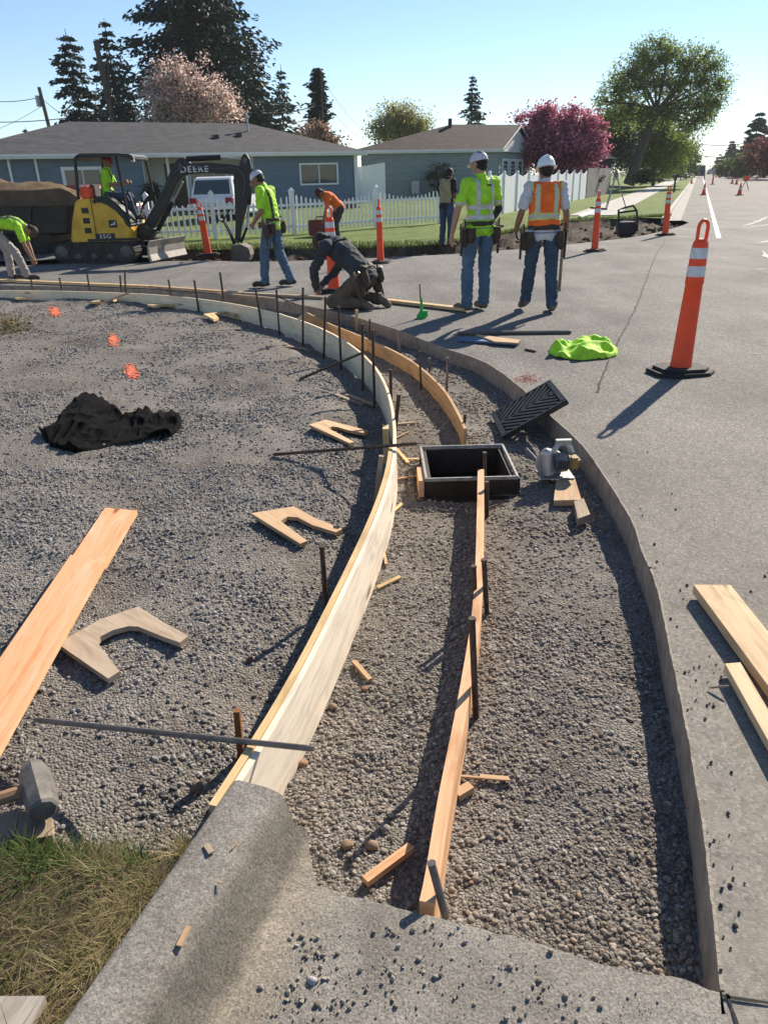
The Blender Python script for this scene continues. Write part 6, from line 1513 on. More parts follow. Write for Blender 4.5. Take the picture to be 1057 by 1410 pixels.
for k in range(4):
    mb = MB(); c = E(324, 359, -.27+.18*k); mb.box(c, (.10,.06,.05), Matrix.Rotation(R(30),3,'Y'), taper=.6); obj('tooth', mb, m_gun, bk)
m_mud = M('dried mud on steel', (.13,.10,.07), .95, .4, 8, bstr=.6, bscale=40)
for px_, py_, r_ in ((205,312,.10),(251,229,.09),(338,222,.09),(326,330,.07),(332,341,.07),(218,319,.06),(304,303,.04)):
    mb = MB(); c = E(px_, py_); mb.tube([(c.x, EY-.15, c.z), (c.x, EY+.15, c.z)], r_*.6, 12); mb.tube([(c.x, EY-.17, c.z), (c.x, EY-.14, c.z)], r_*.4, 8); obj('pin', mb, m_gun, ex_)
for k in range(3):
    mb = MB(); mb.tube(spline([E(196,300-2*k,-.2+.05*k), E(200,284-3*k,-.18+.05*k), E(212,272-3*k,-.15), E(222,262,-.13)], 5), .016, 6); obj('hose', mb, m_rub, ex_)
for k in range(26):
    mb = MB(); c = uc + UR @ Vector((rnd.uniform(-.95,.95), rnd.choice((-.62,.62))+rnd.uniform(-.13,.13), .425)); mb.ell(c, (rnd.uniform(.03,.08), rnd.uniform(.03,.06), .025), None, 4); obj('mud_clod', mb, m_mud, ex_)
mb = MB(); mb.box(E(168, 327, -.63), (1.1,.012,.05)); obj('stripe', mb, m_mblk, up)
mb = MB(); mb.tube([E(160,270,-.2), E(160,262,-.2)], .03, 8); obj('exhaust', mb, m_gun, ex_)
# ================================================================ DUMP TRAILER
TY = 18.7
dt = thing('dump_truck', 'muddy brown dump truck body loaded with soil behind the excavator', 'dump truck', Vector((A(0, 350, TY).x-2, TY, 0)))
def T(px, py, dy=0): q = A(px, py, TY); return Vector((q.x, TY+dy, q.z))
def tprism(name, px, y0, y1, m, bevel=0, par=None): mb = MB(); pts = [T(*p) for p in px]; mb.prism([(q.x, q.z) for q in pts], (0, TY+y0, 0), (1,0,0), (0,0,1), (0,1,0), y1-y0); return obj(name, mb, m, par or dt, bevel=bevel)
m_bed = M('rusty brown bed', (.13,.085,.05), .75, .5, 2.2, bstr=.3); m_bed2 = M('dark brown bed', (.055,.042,.032), .8, .4, 2, bstr=.2)
bs = tprism('bed_side', [(-140,283),(117,281),(119,300),(110,310),(101,320.5),(-140,323)], 0, .06, m_bed2)
tprism('bed_side', [(-140,283),(117,281),(119,300),(110,310),(101,320.5),(-140,323)], 2.0, 2.06, m_bed2)
tprism('bed_floor', [(-140,316),(104,314),(101,320),(-140,322)], .06, 2.0, m_bed2)
tprism('side_extension', [(-140,262),(46,262),(84,259),(96,264),(110,274),(117,281),(-140,283)], .01, .05, m_bed)
tprism('side_extension', [(-140,262),(46,262),(84,259),(96,264),(110,274),(117,281),(-140,283)], 2.01, 2.05, m_bed)
tprism('top_rail', [(-140,281),(117,279.5),(118,283),(-140,285)], -.05, .0, m_bed, .01)
for x in (-60,-10,40,90): tprism('side_rib', [(x,285),(x+4,285),(x+4,320),(x,320)], -.05, 0, m_bed2)
tprism('tailgate', [(100,320),(118,300),(117,283),(114,283),(114,299),(97,319)], .06, 2.0, m_bed2)
mb = MB(); NX, NY = 40, 12; x0, x1 = T(-140,260).x, T(92,260).x
for j in range(NY):
    for i in range(NX):
        x = x0+(x1-x0)*i/(NX-1); y = TY+.07+1.9*j/(NY-1); e_ = math.sin(math.pi*j/(NY-1))*min(1, (NX-1-i)/16); z = T(0,263).z - .1 + e_*.5*(.75+.5*noise.noise(Vector((x*1.1,y,0)))) + .07*noise.noise(Vector((x*5,y*5,3))); mb.v.append(Vector((x, y, z - (0 if i < NX-3 else .6))))
for j in range(NY-1):
    for i in range(NX-1): mb.face((j*NX+i, j*NX+i+1, (j+1)*NX+i+1, (j+1)*NX+i))
obj('soil_load', mb, soil_mat('loaded soil', (.09,.06,.035), (.18,.125,.075), (.28,.20,.13), 4), dt, smooth=True)
tprism('chassis', [(-140,324),(60,323),(60,333),(-140,334)], .5, 1.5, m_mblk)
tprism('mudguard', [(20,323),(60,323),(72,326),(66,336),(58,336),(50,327),(22,327)], .1, 2.0, m_bed2)
for x in (44, -8, -110):
    for y0 in (.15, 1.65):
        c = T(x, 341, y0+.14); c.z = .46; mb = MB(); mb.lathe([(.0,-.14),(.36,-.14),(.46,-.10),(.46,.10),(.36,.14),(0,.14)], c, 24, rot=Matrix.Rotation(R(90),3,'X')); w = obj('wheel', mb, m_rub, dt)
        mb = MB(); mb.lathe([(.0,-.15),(.24,-.15),(.25,-.1),(.25,.1),(.24,.15),(0,.15)], c, 18, rot=Matrix.Rotation(R(90),3,'X')); obj('rim', mb, m_bed2, w)
# ================================================================ PEOPLE
m_skin = M('skin', (.42,.23,.15), .55, .12, 8, bstr=.05); m_skin2 = M('tanned skin', (.27,.14,.085), .55, .12, 8, bstr=.05)
m_jean = M('blue jeans', (.075,.135,.21), .85, .35, 7, bstr=.35, bscale=160, bdist=.002); m_jeand = M('dark blue jeans', (.045,.075,.12), .85, .35, 7, bstr=.35, bscale=160, bdist=.002)
m_khaki = M('pale work trousers', (.34,.31,.29), .85, .25, 8, bstr=.3, bscale=150, bdist=.002); m_brownp = M('olive work trousers', (.10,.082,.058), .85, .3, 8, bstr=.3, bscale=150, bdist=.002)
m_boot = M('dusty work boot', (.15,.125,.095), .85, .35, 16, bstr=.3); m_bootd = M('dark work boot', (.06,.048,.038), .8, .35, 16, bstr=.3)
m_hood = M('charcoal hoodie', (.040,.046,.056), .9, .3, 8, bstr=.4, bscale=150, bdist=.002); m_hair = M('dark hair', (.018,.013,.010), .7, .3, 40, bstr=.5, bscale=200)
m_lea = M('worn leather', (.055,.038,.026), .7, .45, 14, bstr=.4, bscale=90, bdist=.003); m_wcap = M('pale grey cap', (.58,.57,.62), .7, .12, 8, bstr=.1); m_whel = M('white helmet shell', (.78,.78,.78), .3, .05, 5, bstr=.02)
m_redc = M('red cap', (.33,.02,.03), .7, .15, 9); m_tee = M('pale grey tee', (.55,.56,.60), .85, .15, 8, bstr=.3, bscale=150, bdist=.002); m_green = M('work glove', (.10,.11,.09), .85, .3, 16, bstr=.3)
m_sole = M('boot sole', (.03,.027,.024), .9); m_brownc = M('brown cap', (.07,.048,.03), .8, .3, 9); m_tanv = M('tan work vest', (.33,.29,.16), .85, .3, 9, bstr=.3); m_yelt = M('yellow trim tape', (.62,.60,.20), .5, .12, 9)
m_oshirt = M('orange work shirt', (.85,.17,.03), .8, .2, 8, bstr=.3)
V3 = Vector
def figure(label, loc, yaw, J, mats, scale=1.0, voxel=.011, group=None, female=False):
    """mats: dict skin, shirt, pants, boot, sleeve ('long'/'short'), glove, hair.  J: joints in the figure's own frame, facing +y, right hand at +x"""
    J = {k: Vector(v) for k, v in J.items()}
    prims = []                                              # (a, b, ra, rb, tag)
    def cap(a, b, ra, rb, tg): prims.append((Vector(a), Vector(b), ra, rb, tg))
    SK, SH, PA, BO, GL = 0, 1, 2, 3, 4
    mb = MB()
    def addcap(a, b, ra, rb, n=14):
        a = Vector(a); b = Vector(b); d = (b-a); Ld = d.length; d.normalize(); pts = []; rr = []
        for k in range(5): t = math.pi/2*k/4; pts.append(a - d*ra*math.cos(t)); rr.append(max(.0015, ra*math.sin(t)))
        for k in range(5): t = math.pi/2*k/4; pts.append(b + d*rb*math.sin(t)); rr.append(max(.0015, rb*math.cos(t)))
        mb.tube(pts, rr, n)
    for s, S in ((-1, 'L'), (1, 'R')):
        hp, kn, an, toe = J['hip'+S], J['knee'+S], J['ank'+S], J['toe'+S]
        cap(hp, kn, .092, .066, PA); midc = kn.lerp(an, .35); cap(kn, midc, .067, .066, PA); cap(midc, an, .066, .060, PA)
        hd = an + (an-toe).normalized()*.045; hd.z = an.z - .035*abs((an-kn).normalized().z)
        sole = (toe-an).normalized(); dn = (an-kn).normalized(); heel = an + dn*.045 - sole*.04; ball = toe - sole*.05
        cap(an - dn*.06, an, .052, .050, BO); cap(heel, an + dn*.02 + sole*.06, .040, .046, BO); cap(an + dn*.03 + sole*.05, ball, .044, .040, BO); cap(ball, toe, .046, .038, BO)
        sh, el, wr, hn = J['sh'+S], J['el'+S], J['wr'+S], J['hand'+S]
        slv = mats.get('sleeve', 'short'); mid = sh.lerp(el, .72)
        if slv == 'long': cap(sh, el, .060, .047, SH); cap(el, wr, .047, .036, SH)
        else: cap(sh, mid, .062, .055, SH); cap(sh, el, .046, .037, SK); cap(el, el.lerp(wr, .35), .039, .039, SK); cap(el.lerp(wr, .35), wr, .039, .026, SK)
        # hand: palm, four unequal curled fingers, thumb from the side
        gt = GL if mats.get('glove') else SK; d = (hn-wr).normalized(); up = J.get('pn'+S, Vector((-s, 0, 0))); up = (up - d*up.dot(d)).normalized(); w = d.cross(up)  # up: palm normal, w: across
        pc = wr + d*.045; 
        for o_ in (-.024, -.008, .008, .024): cap(wr + d*.012 + w*o_*.7, wr + d*.085 + w*o_, .015, .0125, gt)
        cu = J.get('curl'+S, Vector((.35, 0, 0))).x
        for o_, ln in ((-.027,.060),(-.009,.072),(.009,.076),(.027,.068)):
            k0 = wr + d*.088 + w*o_; a1 = cu*1.0; a2 = cu*2.1; k1 = k0 + (d*math.cos(a1) + up*math.sin(a1))*ln*.52; k2 = k1 + (d*math.cos(a2) + up*math.sin(a2))*ln*.48
            cap(k0, k1, .0105, .0095, gt); cap(k1, k2, .0095, .0085, gt)
        tside = J.get('th'+S, Vector((1, 0, 0))).x; tw = w*tside; t0 = wr + d*.025 + tw*.022; t1 = t0 + (d*.75 + tw*.62 + up*.15).normalized()*.045; t2 = t1 + (d*.9 + tw*.2 + up*.35).normalized()*.032
        cap(t0, t1, .014, .0115, gt); cap(t1, t2, .0115, .0095, gt)
    for p in prims: addcap(p[0], p[1], p[2], p[3], 10 if p[2] < .02 else 14)
    # torso loft along the spine
    pel, wa, ch, nk, hd = J['pelvis'], J['waist'], J['chest'], J['neck'], J['head']
    shv = (J['shR']-J['shL']).normalized(); hv = (J['hipR']-J['hipL']).normalized()
    spine = [pel - (wa-pel).normalized()*.10, pel - (wa-pel).normalized()*.03, pel.lerp(wa, .5), wa, wa.lerp(ch, .5), ch, ch.lerp(nk, .55), ch.lerp(nk, .85), nk]
    rx = [.13,.168,.163,.152,.165,.180,.170,.115,.062]; ry = [.10,.118,.113,.104,.115,.122,.105,.075,.058]
    if mats.get('slim'): rx = [r*mats['slim'] for r in rx]; ry = [r*mats['slim'] for r in ry]
    i0 = len(mb.v); n = 24; N = len(spine)
    for k, p in enumerate(spine):
        t = (spine[min(k+1, N-1)]-spine[max(k-1, 0)]).normalized(); x = hv.lerp(shv, k/(N-1)); x = (x - t*x.dot(t)).normalized(); y = t.cross(x)
        for j in range(n): a = 2*math.pi*j/n; mb.v.append(p + x*math.cos(a)*rx[k] + y*math.sin(a)*ry[k])
    for k in range(N-1):
        for j in range(n): j2 = (j+1) % n; mb.face((i0+k*n+j, i0+k*n+j2, i0+(k+1)*n+j2, i0+(k+1)*n+j))
    mb.face([i0+j for j in range(n)][::-1]); mb.face([i0+(N-1)*n+j for j in range(n)])
    tor0 = len(prims)
    for k in range(N-1): prims.append((spine[k], spine[k+1], (rx[k]+ry[k])/2*1.04, (rx[k+1]+ry[k+1])/2*1.04, PA if k < 1 else SH))
    for S in 'LR': addcap(ch.lerp(nk, .62), J['sh'+S], .062, .064); prims.append((ch.lerp(nk, .62), J['sh'+S], .07, .07, SH)); addcap(pel, J['hip'+S], .10, .095)
    # buttocks
    fwd = J.get('fwd', Vector((0, 1, 0)))
    # head: skull, jaw, nose, ears, neck
    hu = (hd - nk).normalized(); hf = J['look'].normalized(); hf = (hf - hu*hf.dot(hu)).normalized(); hr = hf.cross(hu)
    HR = Matrix((hr, hf, hu)).transposed()
    addcap(nk - hu*.03, hd - hu*.03 - hf*.01, .060, .055); prims.append((nk, hd - hu*.05, .056, .055, SK))
    mb.ell(hd + hu*.02, (.078,.098,.105), HR, 14); mb.ell(hd - hu*.055 + hf*.025, (.058,.068,.062), HR, 10)
    mb.ell(hd + hf*.098 - hu*.015, (.014,.020,.024), HR, 8); mb.ell(hd + hf*.080 - hu*.062, (.026,.018,.012), HR, 8); mb.ell(hd + hf*.072 + hu*.022, (.045,.024,.012), HR, 8)
    for s in (-1, 1): mb.ell(hd + hr*.080*s - hu*.01 - hf*.005, (.010,.020,.032), HR, 8)
    prims.append((hd - hu*.05, hd + hu*.03, .085, .1, SK))
    me = mb.mesh('person'); o = bpy.data.objects.new('person_tmp', me); COL.objects.link(o)
    rm = o.modifiers.new('r', 'REMESH'); rm.mode = 'VOXEL'; rm.voxel_size = voxel; rm.use_smooth_shade = True
    sm = o.modifiers.new('s', 'SMOOTH'); sm.factor = .5; sm.iterations = 3 if voxel < .01 else 2
    bpy.context.view_layer.update(); dg = bpy.context.evaluated_depsgraph_get(); me2 = bpy.data.meshes.new_from_object(o.evaluated_get(dg)); bpy.data.objects.remove(o); me2.name = 'person'
    nv = len(me2.vertices); co = np.empty(nv*3, np.float32); me2.vertices.foreach_get('co', co); co = co.reshape(-1, 3).astype(float)
    best = np.full(nv, 9.); who = np.zeros(nv, int)
    for i, (a, b, ra, rb, tg) in enumerate(prims):
        a_ = np.array(a); ab = np.array(b)-a_; t = np.clip(((co-a_)@ab)/(ab@ab+1e-12), 0, 1); d = np.linalg.norm(co-a_-t[:, None]*ab, axis=1) - (ra+(rb-ra)*t); k = d < best; best[k] = d[k]; who[k] = i
    tags = np.array([p[4] for p in prims])[who]
    # cloth folds
    me2.update(); no = np.empty(nv*3, np.float32); me2.vertex_normals.foreach_get('vector', no); no = no.reshape(-1, 3)
    for tg, s, amp in ((PA, 13, .010), (SH, 10, .010), (PA, 30, .004), (SH, 26, .004)):
        k = np.where(tags == tg)[0]
        for i in k:
            c = co[i]; co[i] += no[i]*(amp*(1 - 2.6*abs(noise.noise(V3((c[0]*s, c[1]*s, c[2]*s*1.6 + tg))))))
    me2.vertices.foreach_set('co', co.astype(np.float32).ravel())
    nf = len(me2.polygons); fv = np.empty(len(me2.loops), np.int32); me2.loops.foreach_get('vertex_index', fv); ls = np.empty(nf, np.int32); me2.polygons.foreach_get('loop_start', ls); ft = tags[fv[ls]]
    me2.materials.clear()
    for k in ('skin', 'shirt', 'pants', 'boot', 'glove'): me2.materials.append(mats.get(k) or mats['skin'])
    me2.polygons.foreach_set('material_index', ft.astype(np.int32)); me2.update()
    t = bpy.data.objects.new('person', None); COL.objects.link(t); t.location = loc; t.rotation_euler = (0, 0, yaw); t.scale = (scale,)*3; t['_o'] = tuple(loc); tag(t, label, 'person', group)
    body = link('body', me2, [], t)
    quads = fv.reshape(-1, 4) if len(fv) == nf*4 else None
    # torso frame
    tf = dict(pel=np.array(pel), ch=np.array(ch), nk=np.array(nk)); tu = np.array((nk-pel).normalized()); tx = np.array(shv); tx = tx-tu*(tx@tu); tx /= np.linalg.norm(tx); ty = np.cross(tu, tx)
    rel = co - np.array(pel); U = rel@tu; X = rel@tx; Yb = rel@ty; Lt = (nk-pel).length   # Yb>0: front
    me2.vertex_normals.foreach_get('vector', no := np.empty(nv*3, np.float32)); no = no.reshape(-1, 3)
    istor = (tags == SH) & ((who >= tor0))
    def garment(name, pred, off, mat, parent=t):
        if quads is None: return None
        fk = pred[quads].all(1); q = quads[fk]
        if len(q) < 4: return None
        used, inv = np.unique(q, return_inverse=True); q2 = inv.reshape(-1, 4); v_o = co[used] + no[used]*off; v_i = co[used] + no[used]*.0008
        e = {}
        for f_ in q2:
            for a in range(4):
                p_, r_ = int(f_[a]), int(f_[(a+1) % 4]); key = (min(p_, r_), max(p_, r_)); e[key] = e.get(key, 0)+1 if key in e else 1
        m_ = len(used); side = [(a, b, b+m_, a+m_) for (a, b), c in e.items() if c == 1]
        F = np.concatenate([q2, np.array(side)]) if side else q2
        return np_obj(name, np.concatenate([v_o, v_i]), F, mat, parent, True)
    info = dict(t=t, J=J, U=U, X=X, Y=Yb, Lt=Lt, istor=istor, tags=tags, who=who, garment=garment, co=co, hd=hd, hu=hu, hf=hf, hr=hr, HR=HR, tu=Vector(tu), tx=Vector(tx), ty=Vector(ty), pel=pel)
    # eyes
    for s in (-1, 1):
        mb = MB(); mb.ell(hd + hf*.088 + hr*.032*s + hu*.006, (.011,.008,.007), HR, 8); obj('eye', mb, m_dark, t, local=True)
    return info
def Lp(i, mbf, name, mat, **k): return obj(name, mbf, mat, i['t'], local=True, **k)
def helmet(i, mat, cap=False, bill=None):
    hd, HR, hf, hu = i['hd'], i['HR'], i['hf'], i['hu']; c = hd + hu*.035 - hf*.005
    r = .098 if not cap else .089; k = 1.22 if not cap else 1.20; zz = 1.15 if not cap else .98
    mb = MB(); prof = [(r*math.cos(a), r*zz*math.sin(a)) for a in np.linspace(0, math.pi/2*.985, 9)]; prof = [(r*1.0, -.012)] + prof
    if not cap: prof = [(r*1.20,-.022),(r*1.19,-.015)] + prof
    mb.lathe(prof + [(0.0008, r*zz)], c, 28, sy=k, rot=HR); o = Lp(i, mb, 'helmet' if not cap else 'cap', mat, smooth=True)
    mb = MB(); n = 10; pts = []
    for j in range(n+1): a = math.pi*(j/n); w = r*1.0; pts.append((w*math.cos(a)*.86, r*k*.72 + math.sin(a)*(.085 if cap else .05)))
    mb.prism(pts, c + hu*(-.012 if cap else -.016), HR.col[0], (Vector(HR.col[1]) - hu*(.22 if cap else .15)).normalized(), hu, .006); bo = obj('bill', mb, bill or mat, o, local=True)
    if not cap:
        mb = MB(); pts = [c + HR @ Vector((0, r*k*math.cos(a), r*zz*math.sin(a)*1.01)) for a in np.linspace(.35, 2.8, 12)]; mb.tube(pts, .010, 6); obj('ridge', mb, mat, o, local=True)
    return o
def hair(i, mat=m_hair, full=True):
    hd, HR, hf, hu = i['hd'], i['HR'], i['hf'], i['hu']; mb = MB(); mb.ell(hd + hu*.022 - hf*.014, (.083,.098,.105), HR, 12)
    if full: mb.ell(hd - hf*.045 - hu*.035, (.066,.055,.055), HR, 8)
    return Lp(i, mb, 'hair', mat, smooth=True)
def belt(i, sides=(-1, 1), dark=m_lea, tools=True, w=.09):
    U, X, Y, tags = i['U'], i['X'], i['Y'], i['tags']; near = np.abs(X) < .26
    b = i['garment']('belt', (U > -.005) & (U < .05) & near & (tags != 0) & (i['who'] > 0) & ((tags == 1) | (tags == 2)) & (np.abs(Y) < .22), .014, dark)
    for s in sides:
        base = i['pel'] + i['tx']*s*.205 - i['tu']*.02; dn = -i['tu'].lerp(Vector((0, 0, 1)), .7).normalized(); rot = Matrix((i['tx'], i['ty'], i['tu'])).transposed()
        mb = MB(); mb.tube([base+i['ty']*.0, base+dn*.06, base+dn*.16, base+dn*.205], [.055,.062,.056,.03], 10); mb.v = [Vector(p) for p in mb.v]
        p1 = Lp(i, mb, 'tool_pouch', dark, smooth=True)
        mb = MB(); b2 = base - i['ty']*.10 - i['tx']*s*.03; mb.tube([b2, b2+dn*.05, b2+dn*.13, b2+dn*.165], [.045,.05,.046,.02], 10); Lp(i, mb, 'tool_pouch', dark, smooth=True)
        if tools:
            for q in range(3):
                mb = MB(); a = base + i['ty']*(.03-.04*q) + i['tx']*s*.02; mb.tube([a+dn*.05, a-dn*(.05+.02*q)+i['tx']*s*.02], .010, 6); obj('tool_handle', mb, [m_steelg, w_red, m_blk][q], p1, local=True)
            mb = MB(); a = base + i['tx']*s*.055 - i['ty']*.04; mb.tube([a, a+dn*.30+i['ty']*.03], [.012,.015], 8); hh = obj('hammer_handle', mb, m_blk, p1, local=True)
            mb = MB(); mb.tube([a-i['ty']*.06, a+i['ty']*.06], .014, 8); obj('hammer_head', mb, m_steelg, hh, local=True)
def boots(i): pass
def stand(**k):
    J = dict(pelvis=(0,0,.96), waist=(0,.0,1.12), chest=(0,.0,1.30), neck=(0,.005,1.475), head=(0,.03,1.61), look=(0,1,0),
             hipL=(-.095,0,.90), kneeL=(-.11,.02,.50), ankL=(-.12,-.01,.095), toeL=(-.14,.17,.045), hipR=(.095,0,.90), kneeR=(.11,.02,.50), ankR=(.12,-.01,.095), toeR=(.14,.17,.045),
             shL=(-.185,0,1.42), elL=(-.235,-.02,1.14), wrL=(-.25,.05,.90), handL=(-.25,.08,.80), shR=(.185,0,1.42), elR=(.235,-.02,1.14), wrR=(.25,.05,.90), handR=(.25,.08,.80))
    J.update(k); return J
# ---- 1: lime hi-vis worker in the middle, back to the camera
i = figure('worker in lime hi-vis shirt and pale cap standing on the road, back turned', P(657, 428, 0), R(28), stand(pelvis=(0,0,.97),head=(-.01,.03,1.62),look=(-.35,1,-.05),
    hipL=(-.10,0,.91),kneeL=(-.14,.03,.50),ankL=(-.155,.0,.095),toeL=(-.19,.18,.045),kneeR=(.10,.02,.50),ankR=(.10,.02,.095),toeR=(.13,.20,.045),
    elL=(-.29,.03,1.15),wrL=(-.33,.07,.90),handL=(-.34,.09,.80),elR=(.25,-.02,1.14),wrR=(.24,.14,.98),handR=(.20,.22,.95)),
    dict(skin=m_skin, shirt=m_hv, pants=m_jean, boot=m_boot), 1.035, .0085)
hair(i); helmet(i, m_wcap, True)
U, X, Y, tor = i['U'], i['X'], i['Y'], (i['tags'] == 1)
i['garment']('reflective_stripe', tor & (i['istor']) & (np.abs(np.abs(X)-.095) < .026) & (U > .10), .004, m_refl)
i['garment']('reflective_stripe', i['istor'] & (U > .06) & (U < .115), .0055, m_refl); i['garment']('reflective_stripe', i['istor'] & (U > .17) & (U < .225), .0055, m_refl)
sl = (i['tags'] == 1) & ~i['istor'] & (U > .22) & (U < .265); i['garment']('reflective_stripe', sl, .004, m_refl)
i['garment']('shirt_tail', (i['tags'] == 2) & (U > -.10) & (U < .02) & (i['who'] >= 0) & (np.abs(X) < .24) & (Y < .2), .012, m_hv)
armR = (i['tags'] == 0) & (X > .19) & (i['co'][:, 2] > .93) & (i['co'][:, 2] < 1.25); i['garment']('dark_sleeve', armR, .006, m_hood)
for k in range(2):
    mb = MB(); c = i['pel'] + i['tu']*(.425) - i['ty']*(.125) + i['tx']*(-.0+.0*k); mb.box(c + i['tx']*(.035-.07*k), (.055,.012,.018)); 
    if k == 0: Lp(i, mb, 'back_print', m_blk)
belt(i)
# ---- 2: orange vest and white helmet
i = figure('worker in orange hi-vis vest and white hard hat walking away with a wooden handle', P(741, 429, 0), R(2), stand(pelvis=(0,0,.93),waist=(0,.0,1.09),chest=(0,.01,1.26),neck=(0,.02,1.43),head=(0,.05,1.56),look=(-.15,1,-.15),
    hipL=(-.095,0,.88),kneeL=(-.12,.06,.50),ankL=(-.14,.12,.13),toeL=(-.16,.27,.045),hipR=(.095,0,.88),kneeR=(.12,.0,.48),ankR=(.13,-.10,.095),toeR=(.15,.08,.045),
    shL=(-.185,.01,1.38),shR=(.185,.01,1.38),elL=(-.27,-.02,1.12),wrL=(-.30,.10,.92),handL=(-.27,.18,.84),elR=(.25,-.02,1.10),wrR=(.27,.02,.86),handR=(.27,.05,.77),curlR=(.9,0,0)),
    dict(skin=m_skin2, shirt=m_tee, pants=m_jeand, boot=m_boot, glove=m_green), 1.02, .0085)
hair(i); helmet(i, m_whel)
U, X, Y, tor, its = i['U'], i['X'], i['Y'], (i['tags'] == 1), i['istor']
vest = its & (U > .0) & ((np.abs(X) < .165) | (U < .34)) & (U < .50); i['garment']('vest', vest, .012, m_hvo)
i['garment']('vest_edge', its & (np.abs(np.abs(X)-.168) < .013) & (U > .28) & (U < .5), .015, m_yelt)
for x0, w, m, o_ in ((.10,.030,m_yelt,.014),(.10,.019,m_refl,.016)):
    i['garment']('vest_stripe', its & (np.abs(np.abs(X)-x0) < w) & (U > .12) & (U < .48), o_, m)
i['garment']('vest_stripe', its & (U > .10) & (U < .185), .0165, m_yelt); i['garment']('vest_stripe', its & (U > .125) & (U < .16), .0185, m_refl)
i['garment']('shirt_tail', (i['tags'] == 2) & (U > -.07) & (U < .0) & (np.abs(X) < .22), .010, m_tee)
belt(i)
h = i['J']['handR']; t2 = thing('wooden_tool', 'long wooden tool handle held down by the worker in orange', 'tool', i['t'].location); mb = MB()
Mx = Matrix.Rotation(R(2), 3, 'Z'); a = Mx @ (Vector((.262,.085,.82))*1.02) + i['t'].location; b_ = Mx @ (Vector((.25,.06,.24))*1.02) + i['t'].location; mb.tube([a, b_], [.015,.020], 10)
obj('handle', mb, wood('tool handle', (.36,.23,.13), (.24,.14,.07)), t2); mb = MB(); mb.tube([b_+Vector((0,0,.0)), b_+Vector((0,0,-.02))], .024, 10); obj('end_cap', mb, w_old, t2)
# ---- 3: lime shirt worker walking, looking down to the left
i = figure('worker in lime shirt with dark braces walking left, head bowed', P(381, 395, 0), R(72), stand(pelvis=(0,0,.94),waist=(0,.01,1.10),chest=(0,.05,1.27),neck=(0,.09,1.42),head=(0,.17,1.54),look=(0,1,-.7),
    hipL=(-.09,0,.89),kneeL=(-.10,.12,.50),ankL=(-.10,.14,.095),toeL=(-.12,.32,.045),hipR=(.09,0,.89),kneeR=(.10,-.05,.49),ankR=(.11,-.20,.10),toeR=(.13,-.02,.045),
    shL=(-.185,.06,1.38),shR=(.185,.06,1.38),elL=(-.22,.06,1.10),wrL=(-.17,.22,.93),handL=(-.13,.29,.88),elR=(.23,.06,1.10),wrR=(.17,.20,.92),handR=(.12,.27,.87),curlL=(.8,0,0),curlR=(.8,0,0)),
    dict(skin=m_skin2, shirt=m_hv, pants=m_jean, boot=m_bootd), 1.03, .010)
hair(i); helmet(i, m_wcap, True, M('lilac bill', (.40,.36,.55), .7))
U, X, Y, its = i['U'], i['X'], i['Y'], i['istor']
i['garment']('brace_strap', its & (np.abs(np.abs(X)-.10) < .022) & (U > .02), .007, m_hood); belt(i)
# ---- 4: kneeling worker
i = figure('kneeling worker in charcoal hoodie bending down over the forms', P(493, 424, 0), R(62), dict(pelvis=(0,-.10,.36),waist=(0,.02,.48),chest=(0,.17,.60),neck=(0,.33,.69),head=(0,.43,.70),look=(0,.4,-1),
    hipL=(-.10,-.10,.33),kneeL=(-.16,.24,.08),ankL=(-.13,-.12,.07),toeL=(-.12,-.24,.04),hipR=(.10,-.10,.33),kneeR=(.16,.14,.10),ankR=(.14,-.20,.09),toeR=(.14,-.32,.03),
    shL=(-.19,.28,.66),shR=(.19,.28,.66),elL=(-.24,.42,.42),wrL=(-.08,.50,.22),handL=(-.03,.54,.14),elR=(.24,.38,.40),wrR=(.08,.50,.24),handR=(.04,.55,.16),curlL=(.8,0,0),curlR=(.8,0,0)),
    dict(skin=m_skin2, shirt=m_hood, pants=m_brownp, boot=m_boot, sleeve='long'), 1.15, .010)
hair(i); helmet(i, m_brownc, True); belt(i)
i['garment']('hood', i['istor'] & (i['U'] > i['Lt']*.80) & (i['Y'] < .02), .022, m_hood)
# ---- 5: bending worker at far left
i = figure('worker in lime vest bending double at the left edge of the picture', P(24, 386, 0), R(-78), dict(pelvis=(0,-.22,.90),waist=(0,-.08,.98),chest=(0,.12,.98),neck=(0,.30,.93),head=(0,.41,.84),look=(0,.2,-1),
    hipL=(-.095,-.20,.86),kneeL=(-.10,-.08,.49),ankL=(-.12,-.10,.095),toeL=(-.13,.09,.045),hipR=(.095,-.20,.86),kneeR=(.12,.10,.50),ankR=(.13,.22,.095),toeR=(.14,.40,.045),
    shL=(-.19,.24,.93),shR=(.19,.24,.93),elL=(-.20,.28,.62),wrL=(-.12,.34,.36),handL=(-.08,.36,.26),elR=(.22,.30,.62),wrR=(.14,.36,.38),handR=(.10,.38,.28),curlL=(.7,0,0),curlR=(.7,0,0)),
    dict(skin=m_skin2, shirt=m_hv, pants=m_khaki, boot=m_bootd), 1.0, .011)
hair(i); helmet(i, m_brownc, True); i['garment']('brace_strap', i['istor'] & (np.abs(np.abs(i['X'])-.09) < .03), .008, m_green)
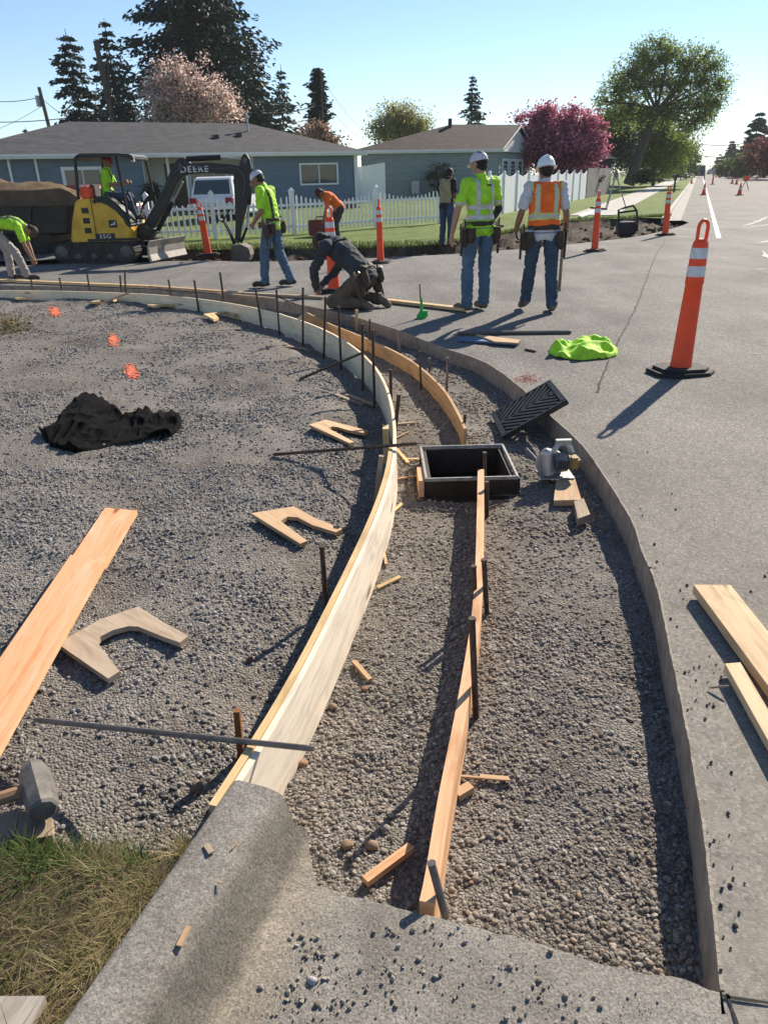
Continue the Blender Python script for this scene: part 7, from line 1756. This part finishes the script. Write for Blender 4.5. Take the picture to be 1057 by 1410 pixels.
# ---- 6: far worker in orange bending behind the trench
g6 = P(463, 335, .05)
i = figure('distant worker in orange shirt bending beyond the street, one elbow out', g6, R(115), dict(pelvis=(0,-.12,.86),waist=(0,-.02,.98),chest=(0,.12,1.09),neck=(0,.27,1.18),head=(0,.38,1.20),look=(0,.6,-1),
    hipL=(-.095,-.12,.82),kneeL=(-.13,.04,.47),ankL=(-.14,.0,.095),toeL=(-.15,.18,.045),hipR=(.095,-.12,.82),kneeR=(.13,.02,.47),ankR=(.15,-.08,.095),toeR=(.16,.1,.045),
    shL=(-.19,.22,1.14),shR=(.19,.22,1.14),elL=(-.24,.32,.86),wrL=(-.18,.38,.62),handL=(-.15,.40,.53),elR=(.42,.08,1.00),wrR=(.22,.12,.82),handR=(.15,.14,.76)),
    dict(skin=m_skin2, shirt=m_oshirt, pants=m_bootd, boot=m_bootd), 1.0, .013)
hair(i); helmet(i, M('maroon cap', (.09,.02,.025), .7), True)
g = P(448, 327, .05); mb = MB(); mb.box((g.x-.1, g.y, .32), (.7,.4,.42)); tl_ = thing('red_toolbox', 'dark red tool case beside the distant orange worker', 'tool case', (g.x-.1, g.y, .1)); obj('case', mb, M('dark red case', (.17,.03,.025), .5), tl_, bevel=.03); mb = MB(); mb.tube([(g.x-.25, g.y, .53), (g.x-.22, g.y, .60), (g.x+.02, g.y, .60), (g.x+.05, g.y, .53)], .02, 6); obj('handle', mb, m_blk, tl_)
# ---- 7: worker in tan vest by the trench, further back
i = figure('worker in tan vest and black shirt standing by the far verge, looking down', P(614, 341, .02), R(-42), stand(head=(0,.10,1.58),neck=(0,.04,1.46),look=(0,1,-.6),elL=(-.22,.02,1.14),wrL=(-.12,.20,1.0),handL=(-.05,.26,.98),elR=(.22,.02,1.14),wrR=(.12,.20,1.0),handR=(.05,.26,.98)),
    dict(skin=m_skin2, shirt=M('black tee', (.02,.02,.022), .85), pants=m_jeand, boot=m_bootd), 1.0, .012)
hair(i); i['garment']('vest', i['istor'] & (i['U'] > .0) & (np.abs(i['X']) < .16) & (i['U'] < .5), .012, m_tanv)
# ---- 8: operator in the excavator
g8 = E(150, 272, -.02); off = g8 - Vector((0, 0, .50))
i = figure('excavator operator in red cap and lime shirt seated under the canopy', off, R(-82), dict(pelvis=(0,0,.52),waist=(0,.0,.68),chest=(0,.03,.85),neck=(0,.06,1.01),head=(0,.09,1.15),look=(.25,1,-.1),
    hipL=(-.10,.03,.50),kneeL=(-.14,.42,.50),ankL=(-.14,.50,.12),toeL=(-.15,.66,.06),hipR=(.10,.03,.50),kneeR=(.14,.42,.50),ankR=(.14,.50,.12),toeR=(.15,.66,.06),
    shL=(-.19,.04,.97),shR=(.19,.04,.97),elL=(-.26,.14,.72),wrL=(-.24,.38,.74),handL=(-.23,.47,.76),elR=(.26,.14,.72),wrR=(.24,.38,.74),handR=(.23,.47,.76),curlL=(.9,0,0),curlR=(.9,0,0)),
    dict(skin=m_skin2, shirt=m_hv, pants=m_jeand, boot=m_bootd), 1.05, .012)
helmet(i, m_redc, True); i['garment']('brace_strap', i['istor'] & (np.abs(np.abs(i['X'])-.10) < .022), .007, m_hood)

# ================================================================ HAZE
hz = MB(); hz.box((0, 950, 24.2), (3200, 2700, 52))
hm = bpy.data.materials.new('haze'); hm.use_nodes = True; nt = hm.node_tree
for n_ in list(nt.nodes):
    if n_.type == 'BSDF_PRINCIPLED': nt.nodes.remove(n_)
pv = nt.nodes.new('ShaderNodeVolumePrincipled'); pv.inputs['Color'].default_value = (.93, .95, 1, 1); pv.inputs['Density'].default_value = .0003; pv.inputs['Anisotropy'].default_value = .1
nt.links.new(pv.outputs[0], nt.nodes['Material Output'].inputs['Volume'])
obj('haze', hz, hm, stuff=True)
